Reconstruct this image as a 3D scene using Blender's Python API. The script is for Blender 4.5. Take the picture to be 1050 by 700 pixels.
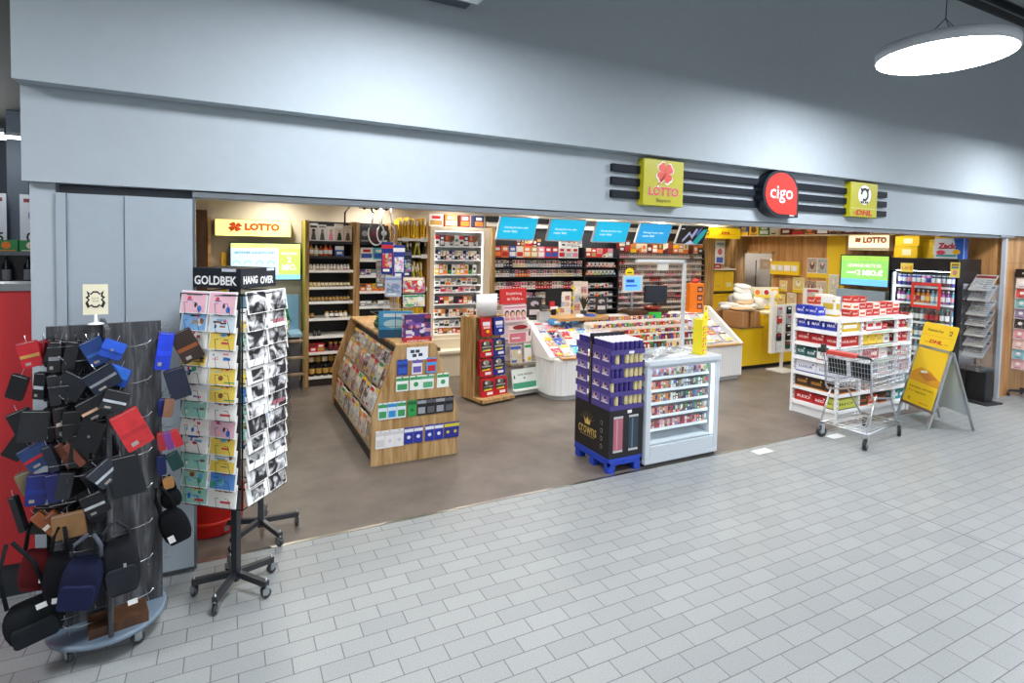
import bpy, bmesh, math, random
from mathutils import Matrix, Vector
PI = math.pi
R = math.radians
random.seed(7)
for o in list(bpy.data.objects): bpy.data.objects.remove(o)
SC = bpy.context.scene
COL = SC.collection

# ------------------------------------------------------------------ camera, world, light
def setup_camera():
    cam = bpy.data.cameras.new('camera'); o = bpy.data.objects.new('camera', cam); COL.objects.link(o)
    f, px, py = 572.22, 527.95, 277.32
    p, y, r = R(2.4573), R(27.1698), R(1.1673)
    fw = Vector((math.sin(y)*math.cos(p), math.cos(y)*math.cos(p), -math.sin(p)))
    ri = Vector((math.cos(y), -math.sin(y), 0)); up = ri.cross(fw)
    r2 = ri*math.cos(r) + up*math.sin(r); u2 = -ri*math.sin(r) + up*math.cos(r)
    M = Matrix((r2, u2, -fw)).transposed().to_4x4(); M.translation = (0, 0, 2.1)
    o.matrix_world = M
    cam.sensor_width = 36; cam.lens = f/1050*36
    cam.shift_x = (525-px)/1050; cam.shift_y = (py-350)/1050
    cam.clip_start = .05; cam.clip_end = 200
    SC.camera = o
setup_camera()
SC.view_settings.view_transform = 'Standard'; SC.view_settings.look = 'None'
SC.view_settings.gamma = 1; SC.view_settings.use_curve_mapping = False
SC.view_settings.exposure = 0.0
w = bpy.data.worlds.new('world'); SC.world = w; w.use_nodes = True
w.node_tree.nodes['Background'].inputs[0].default_value = (.87, .94, .98, 1)
w.node_tree.nodes['Background'].inputs[1].default_value = .75
PENDANT_GLOW = 62.0
PENDANTS = [(5.02, 2.45), (1.0, 2.45), (-3.0, 2.45), (9.1, 2.45), (13.2, 2.45), (1.0, -2.2), (5.02, -2.2), (9.1, -2.2)]
SPOT_W = 88.0
SHOP_SPOTS = [(x, y) for y in (5.3, 6.75, 8.45) for x in (.6, 2.0, 3.4, 4.8, 6.2, 7.6, 9.0)]

# ------------------------------------------------------------------ colours and materials
NAMED = dict(red='c4202a', white='ebebe8', blue='2d56b4', navy='1b2350', gold='b8924a', black='18181c', green='2f9a52', yellow='f0c419',
             orange='ea7a2a', pink='e58aa2', purple='5b3a8c', silver='b5bac0', brown='6b4326', teal='2b8f98', cream='ecdfc0', grey='85888c',
             turquoise='3fb8c4', lime='b5cc3a', wood='a88050', maroon='6b1a22', beige='cdb795', lilac='a996cc', tan='a8743c')
def lin(c):
    if c in NAMED: c = NAMED[c]
    v = [int(c[i:i+2], 16)/255 for i in (0, 2, 4)]
    return tuple(x/12.92 if x <= .04045 else ((x+.055)/1.055)**2.4 for x in v) + (1.0,)
MATS = {}
def newmat(name):
    m = bpy.data.materials.new(name); m.use_nodes = True; MATS[name] = m
    nt = m.node_tree; b = nt.nodes['Principled BSDF']
    return m, nt, b
def N(nt, t, **k):
    n = nt.nodes.new(t)
    for a, v in k.items(): setattr(n, a, v)
    return n
def colmat(name, rough=.5, metal=0, noise=0, spec=.5):
    m, nt, b = newmat(name)
    a = N(nt, 'ShaderNodeAttribute', attribute_name='Col')
    out = a.outputs['Color']
    if noise:
        tc = N(nt, 'ShaderNodeTexCoord'); n = N(nt, 'ShaderNodeTexNoise'); n.inputs['Scale'].default_value = 14; n.inputs['Detail'].default_value = 5
        nt.links.new(tc.outputs['Object'], n.inputs['Vector'])
        mr = N(nt, 'ShaderNodeMapRange'); mr.inputs['From Min'].default_value = .3; mr.inputs['From Max'].default_value = .7
        mr.inputs['To Min'].default_value = 1-noise; mr.inputs['To Max'].default_value = 1+noise
        nt.links.new(n.outputs['Fac'], mr.inputs['Value'])
        mx = N(nt, 'ShaderNodeMix', data_type='RGBA', blend_type='MULTIPLY'); mx.inputs[0].default_value = 1
        nt.links.new(out, mx.inputs[6]); nt.links.new(mr.outputs[0], mx.inputs[7]); out = mx.outputs[2]
    nt.links.new(out, b.inputs['Base Color'])
    b.inputs['Roughness'].default_value = rough; b.inputs['Metallic'].default_value = metal
    b.inputs['Specular IOR Level'].default_value = spec
colmat('paint', .55); colmat('gloss', .2); colmat('metal', .28, 1); colmat('fabric', .9, 0, .25, .2); colmat('leather', .42, 0, .2); colmat('plastic', .35)
colmat('wall', .7, 0, .02, .3)
def glow(name, s):
    m, nt, b = newmat(name)
    a = N(nt, 'ShaderNodeAttribute', attribute_name='Col')
    nt.links.new(a.outputs['Color'], b.inputs['Emission Color']); nt.links.new(a.outputs['Color'], b.inputs['Base Color'])
    b.inputs['Emission Strength'].default_value = s; b.inputs['Roughness'].default_value = .3
glow('screen', .95); glow('lit', 1.0); glow('strip_b', 12.0); glow('lamp', PENDANT_GLOW); glow('strip', 5.0); glow('downlight', 14.0); glow('farlight', 14.0); glow('signlit', .35)
def printmat(name, scale, bw, mixf):
    m, nt, b = newmat(name)
    a = N(nt, 'ShaderNodeAttribute', attribute_name='Col'); tc = N(nt, 'ShaderNodeTexCoord'); oi = N(nt, 'ShaderNodeObjectInfo')
    ml = N(nt, 'ShaderNodeVectorMath', operation='SCALE'); ml.inputs['Scale'].default_value = 37
    cx = N(nt, 'ShaderNodeCombineXYZ')
    for i in range(3): nt.links.new(oi.outputs['Random'], cx.inputs[i])
    nt.links.new(cx.outputs[0], ml.inputs[0])
    ad = N(nt, 'ShaderNodeVectorMath', operation='ADD'); nt.links.new(tc.outputs['Object'], ad.inputs[0]); nt.links.new(ml.outputs[0], ad.inputs[1])
    n = N(nt, 'ShaderNodeTexNoise'); n.inputs['Scale'].default_value = scale; n.inputs['Detail'].default_value = 3; n.inputs['Distortion'].default_value = 1.2
    nt.links.new(ad.outputs[0], n.inputs['Vector'])
    if bw:
        cr = N(nt, 'ShaderNodeValToRGB'); cr.color_ramp.elements[0].position = .44; cr.color_ramp.elements[1].position = .66
        cr.color_ramp.elements[0].color = (.02, .02, .025, 1); cr.color_ramp.elements[1].color = (.85, .85, .85, 1)
        nt.links.new(n.outputs['Fac'], cr.inputs[0]); src = cr.outputs[0]
    else:
        v = N(nt, 'ShaderNodeTexVoronoi'); v.inputs['Scale'].default_value = scale*1.3
        nt.links.new(ad.outputs[0], v.inputs['Vector']); 
        hs = N(nt, 'ShaderNodeHueSaturation'); hs.inputs['Saturation'].default_value = .85; hs.inputs['Value'].default_value = .9
        nt.links.new(v.outputs['Color'], hs.inputs['Color']); src = hs.outputs[0]
    gt = N(nt, 'ShaderNodeMath', operation='GREATER_THAN'); gt.inputs[1].default_value = 0.0 if bw else .5
    n2 = N(nt, 'ShaderNodeTexNoise'); n2.inputs['Scale'].default_value = scale*.6; nt.links.new(ad.outputs[0], n2.inputs['Vector'])
    nt.links.new(n2.outputs['Fac'], gt.inputs[0])
    mf = N(nt, 'ShaderNodeMath', operation='MULTIPLY'); mf.inputs[1].default_value = mixf; nt.links.new(gt.outputs[0], mf.inputs[0])
    mx = N(nt, 'ShaderNodeMix', data_type='RGBA'); nt.links.new(mf.outputs[0], mx.inputs[0]); nt.links.new(a.outputs['Color'], mx.inputs[6]); nt.links.new(src, mx.inputs[7])
    nt.links.new(mx.outputs[2], b.inputs['Base Color']); b.inputs['Roughness'].default_value = .3
printmat('print', 38, False, .8); printmat('bwprint', 11, True, 1.0); printmat('fineprint', 90, False, .7)
def woodmat(name, c1, c2, c3, axis=2, sc=1.0, planks=0):
    m, nt, b = newmat(name); tc = N(nt, 'ShaderNodeTexCoord'); mp = N(nt, 'ShaderNodeMapping')
    s = [9*sc]*3; s[axis] = .9*sc; mp.inputs['Scale'].default_value = s
    nt.links.new(tc.outputs['Object'], mp.inputs['Vector'])
    n = N(nt, 'ShaderNodeTexNoise'); n.inputs['Scale'].default_value = 1.6; n.inputs['Detail'].default_value = 7; n.inputs['Roughness'].default_value = .62; n.inputs['Distortion'].default_value = .6
    nt.links.new(mp.outputs[0], n.inputs['Vector'])
    cr = N(nt, 'ShaderNodeValToRGB'); e = cr.color_ramp.elements; e[0].position = .33; e[0].color = lin(c1); e[1].position = .66; e[1].color = lin(c3)
    k = e.new(.5); k.color = lin(c2)
    nt.links.new(n.outputs['Fac'], cr.inputs[0]); nt.links.new(cr.outputs[0], b.inputs['Base Color']); b.inputs['Roughness'].default_value = .5
    bp = N(nt, 'ShaderNodeBump'); bp.inputs['Strength'].default_value = .12; nt.links.new(n.outputs['Fac'], bp.inputs['Height']); nt.links.new(bp.outputs[0], b.inputs['Normal'])
woodmat('wood', '86602f', 'b08b58', 'c9a878'); woodmat('woodwall', '96653a', 'b98750', 'cb9c68', 2, .7); woodmat('greywood', '202124', '3d3e42', '6c6d70', 2, 1.8)
woodmat('darkwood', '3a2413', '4c2f1a', '5a3a22'); woodmat('woodtop', 'a87c48', 'c79c66', 'd4ae7c', 0)
def tilemat():
    m, nt, b = newmat('tiles'); tc = N(nt, 'ShaderNodeTexCoord'); mp = N(nt, 'ShaderNodeMapping'); mp.inputs['Location'].default_value = (-.400, -3.519, 0)
    nt.links.new(tc.outputs['Object'], mp.inputs['Vector'])
    br = N(nt, 'ShaderNodeTexBrick', offset=.5, offset_frequency=2, squash=1, squash_frequency=1)
    br.inputs['Scale'].default_value = 1; br.inputs['Brick Width'].default_value = .2405; br.inputs['Row Height'].default_value = .118
    br.inputs['Mortar Size'].default_value = .0025; br.inputs['Mortar Smooth'].default_value = .1; br.inputs['Bias'].default_value = 0
    br.inputs['Color1'].default_value = lin('8e9292'); br.inputs['Color2'].default_value = lin('969a99'); br.inputs['Mortar'].default_value = lin('54575a')
    nt.links.new(mp.outputs[0], br.inputs['Vector'])
    n = N(nt, 'ShaderNodeTexNoise'); n.inputs['Scale'].default_value = 150; n.inputs['Detail'].default_value = 3; nt.links.new(tc.outputs['Object'], n.inputs['Vector'])
    mr = N(nt, 'ShaderNodeMapRange'); mr.inputs['From Min'].default_value = .3; mr.inputs['From Max'].default_value = .7; mr.inputs['To Min'].default_value = .82; mr.inputs['To Max'].default_value = 1.13
    nt.links.new(n.outputs['Fac'], mr.inputs['Value'])
    mx = N(nt, 'ShaderNodeMix', data_type='RGBA', blend_type='MULTIPLY'); mx.inputs[0].default_value = 1
    nt.links.new(br.outputs['Color'], mx.inputs[6]); nt.links.new(mr.outputs[0], mx.inputs[7])
    # straight expansion joint
    sx = N(nt, 'ShaderNodeSeparateXYZ'); nt.links.new(tc.outputs['Object'], sx.inputs[0])
    s1 = N(nt, 'ShaderNodeMath', operation='SUBTRACT'); s1.inputs[1].default_value = 4.928; nt.links.new(sx.outputs[0], s1.inputs[0])
    s2 = N(nt, 'ShaderNodeMath', operation='ABSOLUTE'); nt.links.new(s1.outputs[0], s2.inputs[0])
    s3 = N(nt, 'ShaderNodeMath', operation='LESS_THAN'); s3.inputs[1].default_value = .005; nt.links.new(s2.outputs[0], s3.inputs[0])
    m2 = N(nt, 'ShaderNodeMix', data_type='RGBA'); nt.links.new(s3.outputs[0], m2.inputs[0]); nt.links.new(mx.outputs[2], m2.inputs[6]); m2.inputs[7].default_value = lin('4c4e50')
    nt.links.new(m2.outputs[2], b.inputs['Base Color']); b.inputs['Roughness'].default_value = .38
    bp = N(nt, 'ShaderNodeBump'); bp.inputs['Strength'].default_value = .15; bp.inputs['Distance'].default_value = .003; bp.invert = True
    nt.links.new(br.outputs['Fac'], bp.inputs['Height']); nt.links.new(bp.outputs[0], b.inputs['Normal'])
tilemat()
def vinylmat():
    m, nt, b = newmat('vinyl'); tc = N(nt, 'ShaderNodeTexCoord')
    n = N(nt, 'ShaderNodeTexNoise'); n.inputs['Scale'].default_value = 2.2; n.inputs['Detail'].default_value = 8; n.inputs['Roughness'].default_value = .65
    nt.links.new(tc.outputs['Object'], n.inputs['Vector'])
    cr = N(nt, 'ShaderNodeValToRGB'); e = cr.color_ramp.elements; e[0].position = .3; e[0].color = lin('544d47'); e[1].position = .72; e[1].color = lin('766c63')
    nt.links.new(n.outputs['Fac'], cr.inputs[0]); nt.links.new(cr.outputs[0], b.inputs['Base Color']); b.inputs['Roughness'].default_value = .42
vinylmat()
def clearmat(name, fac, tint, rough=.05):
    m, nt, b = newmat(name); nt.nodes.remove(b)
    t = N(nt, 'ShaderNodeBsdfTransparent'); t.inputs[0].default_value = tint; g = N(nt, 'ShaderNodeBsdfGlossy'); g.inputs['Roughness'].default_value = rough
    g.inputs[0].default_value = (.9, .95, 1, 1)
    mx = N(nt, 'ShaderNodeMixShader'); mx.inputs[0].default_value = fac
    nt.links.new(t.outputs[0], mx.inputs[1]); nt.links.new(g.outputs[0], mx.inputs[2]); nt.links.new(mx.outputs[0], nt.nodes['Material Output'].inputs[0])
clearmat('acrylic', .16, (.97, .98, 1, 1)); clearmat('glass', .07, (.97, .99, .99, 1)); clearmat('wrap', .35, (.9, .92, .95, 1), .25)

# ------------------------------------------------------------------ mesh builder
def frame(origin, facing='-y'):
    """face frame: x to the viewer's right, y up, z out of the face"""
    ax = {'-y': ((1,0,0),(0,0,1)), '-x': ((0,-1,0),(0,0,1)), '+x': ((0,1,0),(0,0,1)), '+y': ((-1,0,0),(0,0,1)), '+z': ((1,0,0),(0,1,0))}[facing]
    x = Vector(ax[0]); y = Vector(ax[1]); z = x.cross(y)
    M = Matrix((x, y, z)).transposed().to_4x4(); M.translation = origin
    return M
TXT = {}
def text_mesh(s, bold):
    k = (s, bold)
    if k not in TXT:
        cu = bpy.data.curves.new('lettering', 'FONT'); cu.body = s; cu.size = 1; cu.offset = bold; cu.resolution_u = 2; cu.space_line = .85
        cu.align_x = 'CENTER'
        ob = bpy.data.objects.new('lettering', cu); COL.objects.link(ob)
        me = bpy.data.meshes.new_from_object(ob)
        bpy.data.objects.remove(ob); bpy.data.curves.remove(cu)
        vs = [v.co.copy() for v in me.vertices]; fs = [tuple(p.vertices) for p in me.polygons]; bpy.data.meshes.remove(me)
        xs = [v.x for v in vs]; ys = [v.y for v in vs]
        TXT[k] = (vs, fs, min(xs), max(xs), min(ys), max(ys))
    return TXT[k]
class MB:
    def __init__(s, M=None): s.v = []; s.f = []; s.c = []; s.m = []; s.s = []; s.M = M or Matrix()
    def add(s, vs, fs, col='white', mat='paint', smooth=False, M=None):
        T = s.M @ M if M is not None else s.M; b = len(s.v)
        s.v += [tuple(T @ Vector(v)) for v in vs]
        for f in fs: s.f.append(tuple(b+i for i in f)); s.c.append(col); s.m.append(mat); s.s.append(smooth)
        return s
    def box(s, x0, x1, y0, y1, z0, z1, col='white', mat='paint', M=None):
        vs = [(x0,y0,z0),(x1,y0,z0),(x1,y1,z0),(x0,y1,z0),(x0,y0,z1),(x1,y0,z1),(x1,y1,z1),(x0,y1,z1)]
        return s.add(vs, [(0,3,2,1),(4,5,6,7),(0,1,5,4),(1,2,6,5),(2,3,7,6),(3,0,4,7)], col, mat, M=M)
    def prism(s, poly, axis, a, b, col='white', mat='paint', smooth=False, M=None):
        def mk(p, t):
            return {'x': (t,p[0],p[1]), 'y': (p[0],t,p[1]), 'z': (p[0],p[1],t)}[axis]
        n = len(poly); vs = [mk(p,a) for p in poly]+[mk(p,b) for p in poly]
        s.add(vs, [tuple(range(n))[::-1], tuple(range(n,2*n))], col, mat, M=M)
        return s.add(vs, [(i,(i+1)%n,n+(i+1)%n,n+i) for i in range(n)], col, mat, smooth, M)
    def rbox(s, x0, x1, z0, z1, y0, y1, r, col, mat='paint', axis='y', M=None, n=4):
        P = []
        for cx, cz, a in ((x1-r,z1-r,0),(x0+r,z1-r,90),(x0+r,z0+r,180),(x1-r,z0+r,270)):
            for i in range(n+1): t = R(a+90*i/n); P.append((cx+r*math.cos(t), cz+r*math.sin(t)))
        return s.prism(P, axis, y0, y1, col, mat, M=M)
    def lathe(s, prof, c=(0,0,0), n=12, col='white', mat='paint', smooth=True, M=None, cols=None):
        k = len(prof)
        vs = [(c[0]+r*math.cos(2*PI*i/n), c[1]+r*math.sin(2*PI*i/n), c[2]+z) for r, z in prof for i in range(n)]
        for j in range(k-1):
            pass
        b = len(s.v); T = s.M @ M if M is not None else s.M
        s.v += [tuple(T @ Vector(v)) for v in vs]
        for j in range(k-1):
            cc = cols[j] if cols else col
            for i in range(n):
                s.f.append((b+j*n+i, b+j*n+(i+1)%n, b+(j+1)*n+(i+1)%n, b+(j+1)*n+i)); s.c.append(cc); s.m.append(mat); s.s.append(smooth)
        for j, rev in ((0, True), (k-1, False)):
            if prof[j][0] > 1e-4:
                f = tuple(b+j*n+i for i in range(n)); s.f.append(f[::-1] if rev else f); s.c.append((cols[0 if rev else -1]) if cols else col); s.m.append(mat); s.s.append(False)
        return s
    def tube(s, pts, r, n=6, col='black', mat='metal', closed=False, M=None):
        pts = [Vector(p) for p in pts]; k = len(pts); vs = []; fs = []
        for i, p in enumerate(pts):
            if closed: d = pts[(i+1)%k]-pts[i-1]
            else: d = pts[min(i+1,k-1)]-pts[max(i-1,0)]
            if d.length < 1e-9: d = Vector((0,0,1))
            d.normalize(); a = Vector((0,0,1)) if abs(d.z) < .9 else Vector((1,0,0))
            u = d.cross(a).normalized(); w_ = d.cross(u)
            vs += [tuple(p+u*r*math.cos(2*PI*j/n)+w_*r*math.sin(2*PI*j/n)) for j in range(n)]
        for i in range(k if closed else k-1):
            q = (i+1) % k
            fs += [(i*n+j, i*n+(j+1)%n, q*n+(j+1)%n, q*n+j) for j in range(n)]
        if not closed: fs += [tuple(range(n))[::-1], tuple(range((k-1)*n, k*n))]
        return s.add(vs, fs, col, mat, n > 4, M)
    def bar(s, p, q, wd, h, col='black', mat='metal', M=None):
        p, q = Vector(p), Vector(q); d = (q-p); L = d.length; d.normalize()
        a = Vector((0,0,1)) if abs(d.z) < .95 else Vector((0,1,0))
        u = a.cross(d).normalized(); v = d.cross(u)
        T = Matrix((d, u, v)).transposed().to_4x4(); T.translation = p
        return s.box(0, L, -wd/2, wd/2, -h/2, h/2, col, mat, M=(M @ T) if M is not None else T)
    def rect(s, M, x0, y0, x1, y1, col, mat='paint', d=.001, z=0):
        return s.box(x0, x1, y0, y1, z, z+d, col, mat, M=M)
    def text(s, t, M, cx, cy, wd, h, col, mat='paint', z=.002, bold=.02, shear=0):
        vs, fs, a, b, c, d = text_mesh(t, bold)
        sx = wd/(b-a); sy = h/(d-c)
        return s.add([((v.x-(a+b)/2)*sx+cx+((v.y-(c+d)/2)*sy)*shear, (v.y-(c+d)/2)*sy+cy, z) for v in vs], fs, col, mat, M=M)
    def disc(s, M, cx, cy, rx, ry, col, mat='paint', z=.001, d=.001, n=16):
        P = [(cx+rx*math.cos(2*PI*i/n), cy+ry*math.sin(2*PI*i/n)) for i in range(n)]
        return s.prism(P, 'z', z, z+d, col, mat, M=M)
    def poly(s, M, P, col, mat='paint', z=.001, d=.001): return s.prism(P, 'z', z, z+d, col, mat, M=M)
    def mesh(s, name):
        me = bpy.data.meshes.new(name); me.from_pydata(s.v, [], s.f)
        mats = list(dict.fromkeys(s.m)); ix = {m: i for i, m in enumerate(mats)}
        for m in mats: me.materials.append(MATS[m])
        me.polygons.foreach_set('material_index', [ix[m] for m in s.m]); me.polygons.foreach_set('use_smooth', s.s)
        at = me.attributes.new('Col', 'FLOAT_COLOR', 'FACE'); flat = []
        cache = {}
        for c in s.c:
            if c not in cache: cache[c] = lin(c)
            flat += cache[c]
        at.data.foreach_set('color', flat); me.update()
        return me
    def build(s, name, parent=None, loc=None, rz=0, bevel=0):
        return link(s.mesh(name), name, parent, loc, rz, bevel)
def link(me, name, parent=None, loc=None, rz=0, bevel=0):
    o = bpy.data.objects.new(name, me); COL.objects.link(o)
    if parent: o.parent = parent
    if loc is not None: o.location = loc
    if rz: o.rotation_euler = (0, 0, rz)
    if bevel:
        b = o.modifiers.new('bevel', 'BEVEL'); b.width = bevel; b.segments = 2; b.limit_method = 'ANGLE'; b.angle_limit = R(50)
    return o
LABELS = {}
def tag(o, label, cat, group=None, kind=None):
    o['label'] = label; o['category'] = cat
    if group: o['group'] = group
    if kind: o['kind'] = kind
    LABELS.setdefault(label, []).append(o.name)
    return o
def thing(name, label, cat, loc=(0,0,0), rz=0, group=None):
    o = bpy.data.objects.new(name, None); COL.objects.link(o); o.location = loc; o.rotation_euler = (0,0,rz); o.empty_display_size = .1
    return tag(o, label, cat, group)
def dup(root, loc, rz, label, group=None):
    r = root.copy(); COL.objects.link(r); r.location = loc; r.rotation_euler = (0,0,rz)
    r['label'] = label; LABELS.setdefault(label, []).append(r.name)
    if group: r['group'] = group
    for ch in list(root.children):
        c = ch.copy(); COL.objects.link(c); c.parent = r
        for g in ch.children:
            d = g.copy(); COL.objects.link(d); d.parent = c
    return r
def struct(name, mb, bevel=0):
    o = mb.build(name, bevel=bevel); o['kind'] = 'structure'; return o
ONES = 'zeroth first second third fourth fifth sixth seventh eighth ninth tenth eleventh twelfth thirteenth fourteenth fifteenth sixteenth seventeenth eighteenth nineteenth'.split()
TENS = {2: 'twent', 3: 'thirt', 4: 'fort', 5: 'fift', 6: 'sixt', 7: 'sevent', 8: 'eight', 9: 'ninet'}
def nth(n):
    if n < 20: return ONES[n]
    if n < 100:
        return TENS[n//10]+('ieth' if n % 10 == 0 else 'y-'+ONES[n % 10])
    return 'hundredth' if n == 100 else 'hundred-and-'+nth(n-100)
def L4(x=0, y=0, z=0, rz=0, rx=0, ry=0):
    return Matrix.Translation((x,y,z)) @ Matrix.Rotation(rz,4,'Z') @ Matrix.Rotation(ry,4,'Y') @ Matrix.Rotation(rx,4,'X')
def put(me, name, label, cat, group, M, parent=None):
    o = bpy.data.objects.new(name, me); COL.objects.link(o); o.matrix_basis = M
    if parent is None: tag(o, label, cat, group)
    else: o.parent = parent
    return o
CACHE = {}
def cached(key, fn):
    if key not in CACHE: CACHE[key] = fn()
    return CACHE[key]
F0 = frame((0,0,0), '-y')
# ---- small products, front at y=0 facing -y, base at z=0
def carton(wd, d, h, a, b, style=0, mat='paint', seed=0):
    def fn():
        m = MB(); m.box(-wd/2, wd/2, 0, d, 0, h, a, mat)
        if style == 0:
            m.rect(F0, -wd/2, h*.62, wd/2, h, b); m.rect(F0, -wd*.3, h*.2, wd*.3, h*.45, 'white' if a != 'white' else 'black')
        elif style == 1:
            m.rect(F0, -wd*.42, h*.12, wd*.42, h*.5, b); m.rect(F0, -wd*.3, h*.62, wd*.3, h*.85, 'white' if a != 'white' else 'red')
        elif style == 2:
            m.rect(F0, -wd/2, 0, wd/2, h*.4, b); m.rect(F0, -wd*.25, h*.5, wd*.25, h*.9, 'gold')
        elif style == 3:
            m.poly(F0, [(-wd/2, h*.3), (wd/2, h*.55), (wd/2, h), (-wd/2, h)], b); m.rect(F0, -wd*.35, h*.08, wd*.1, h*.2, 'black' if a != 'black' else 'white')
        elif style == 5:
            m.rect(F0, -wd/2+.002, h*.5, wd/2-.002, h*.97, b); m.rect(F0, -wd*.28, h*.6, wd*.22, h*.86, 'cream' if b in ('black','brown','maroon','navy') else 'black'); m.rect(F0, -wd*.3, h*.2, wd*.3, h*.32, {'white':'red','cream':'gold'}.get(a,'white'))
        elif style == 4:
            m.disc(F0, 0, h*.55, min(wd,h)*.32, min(wd,h)*.32, b); m.rect(F0, -wd*.4, h*.05, wd*.4, h*.14, b)
        return m.mesh('carton')
    return cached(('carton', wd, d, h, a, b, style, mat), fn)
def jar(r, h, a, b, lid='black', neck=.7, mat='gloss'):
    def fn():
        m = MB(); m.lathe([(r*.9,0),(r,.006),(r,h*.25),(r,h*.72),(r*neck,h*.8),(r*neck,h*.84),(r*neck*1.1,h*.84),(r*neck*1.1,h)], (0,r,0), 10, a, mat, cols=[a,a,b,a,a,lid,lid])
        return m.mesh('jar')
    return cached(('jar', r, h, a, b, lid, neck), fn)
def bottle(r, h, a, b, lid='white'):
    def fn():
        m = MB(); m.lathe([(r*.85,0),(r,.01),(r,h*.2),(r,h*.55),(r,h*.66),(r*.35,h*.85),(r*.33,h*.91),(r*.4,h*.92),(r*.4,h)], (0,r,0), 10, a, 'gloss', cols=[a,a,b,a,a,a,lid,lid])
        return m.mesh('bottle')
    return cached(('bottle', r, h, a, b, lid), fn)
def can(r, h, a, b):
    def fn():
        m = MB(); m.lathe([(r*.8,0),(r,.008),(r,h*.35),(r,h*.75),(r,h*.93),(r*.82,h)], (0,r,0), 12, a, 'gloss', cols=[a,a,b,a,'silver'])
        return m.mesh('can')
    return cached(('can', r, h, a, b), fn)
def magazine(wd, h, a, b, t=.006, mat='print', style=0):
    def fn():
        m = MB(); m.box(-wd/2, wd/2, 0, t, 0, h, 'white')
        m.rect(F0, -wd/2+.002, .002, wd/2-.002, h-.002, a, mat, .0008)
        m.rect(F0, -wd*.45, h*.8, wd*.45, h*.95, b, 'paint', .001, .0008)
        if style % 2 == 0: m.rect(F0, -wd*.42, h*.08, wd*.0, h*.2, b, 'paint', .001, .0008)
        else: m.rect(F0, -wd*.1, h*.1, wd*.42, h*.28, 'yellow' if b != 'yellow' else 'white', 'paint', .001, .0008)
        if style % 3 == 0: m.disc(F0, wd*.28, h*.62, wd*.13, wd*.13, 'white', z=.0008)
        return m.mesh('magazine')
    return cached(('mag', wd, h, a, b, mat, style), fn)
def hangcard(wd, h, a, b, style=0):
    """a hanging card pack, hole at top; top at z=0 hanging down"""
    def fn():
        m = MB(); m.box(-wd/2, wd/2, 0, .008, -h, 0, a)
        m.rect(F0, -wd/2, -h*.28, wd/2, -h*.08, b); m.disc(F0, 0, -h*.04, wd*.08, wd*.05, 'black')
        if style == 0: m.disc(F0, 0, -h*.6, wd*.2, wd*.2, b)
        elif style == 1: m.rect(F0, -wd*.4, -h*.9, wd*.4, -h*.5, b)
        else: m.text('ABO', F0, 0, -h*.6, wd*.5, h*.1, b)
        return m.mesh('hanging_card')
    return cached(('hc', wd, h, a, b, style), fn)

# ------------------------------------------------------------------ the setting
m = MB(); m.box(-14, 26, -8, 4.085, -.1, 0, 'grey', 'tiles'); m.box(-14, -1.0, 4.085, 16, -.1, 0, 'grey', 'tiles'); struct('floor', m)
m = MB(); m.box(-.98, 10.2, 4.1, 9.05, -.1, 0, 'grey', 'vinyl'); struct('floor_shop', m)
m = MB(); m.box(-.2, 10.13, 4.07, 4.1, -.05, .003, 'b9b6ae', 'metal'); struct('trim_1', m)
W = 'a3acb2'
m = MB(); m.box(-1.008, 24, 3.83, 4.6, 2.925, 5.5, W, 'wall'); struct('wall_upper', m)
m = MB(); m.box(-1.004, 24, 3.95, 4.5, 2.405, 2.926, W, 'wall'); struct('wall_fascia', m)
m = MB(); m.box(-.2, 10.2, 4.0, 4.22, 2.368, 2.398, 'c6cdd4', 'wall'); m.box(-.9, -.2, 4.12, 4.2, 2.37, 2.41, '6d737b', 'wall'); struct('trim_track', m)
m = MB(); m.box(-.985, -.87, 4.0, 4.5, 0, 2.41, W, 'wall'); struct('wall_pillar', m, .003)
for i, (a, b, y) in enumerate(((-.868, -.822, 3.985), (-.819, -.548, 3.995), (-.545, -.2, 3.985))):
    m = MB(); m.box(a, b, y, y+.035, .02, 2.352, '9aa4ac', 'wall'); m.box(a, b, y-.001, y, .02, .035, '3a3d42'); struct('door_panel_%d' % (i+1), m, .003)
m = MB(); m.box(-.2, -.185, 4.02, 4.09, 0, 2.37, '7b8289', 'metal'); m.box(-.9, -.19, 4.09, 4.15, 0, 2.4, '70757c', 'wall'); struct('wall_reveal', m)
m = MB(); m.box(10.1, 10.15, 3.99, 4.04, 0, 2.38, 'b9bec3', 'plastic'); m.box(9.9, 10.3, 3.97, 4.1, 2.38, 2.405, 'c9ced4', 'metal'); struct('trim_rail', m)
m = MB(); m.box(10.16, 22, 4.03, 4.4, 0, 2.0, 'wood', 'woodwall'); m.box(10.16, 22, 4.03, 4.4, 2.004, 2.41, 'wood', 'woodwall'); m.box(10.16, 22, 4.035, 4.4, 2.0, 2.004, 'black'); struct('wall_mall', m)
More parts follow.
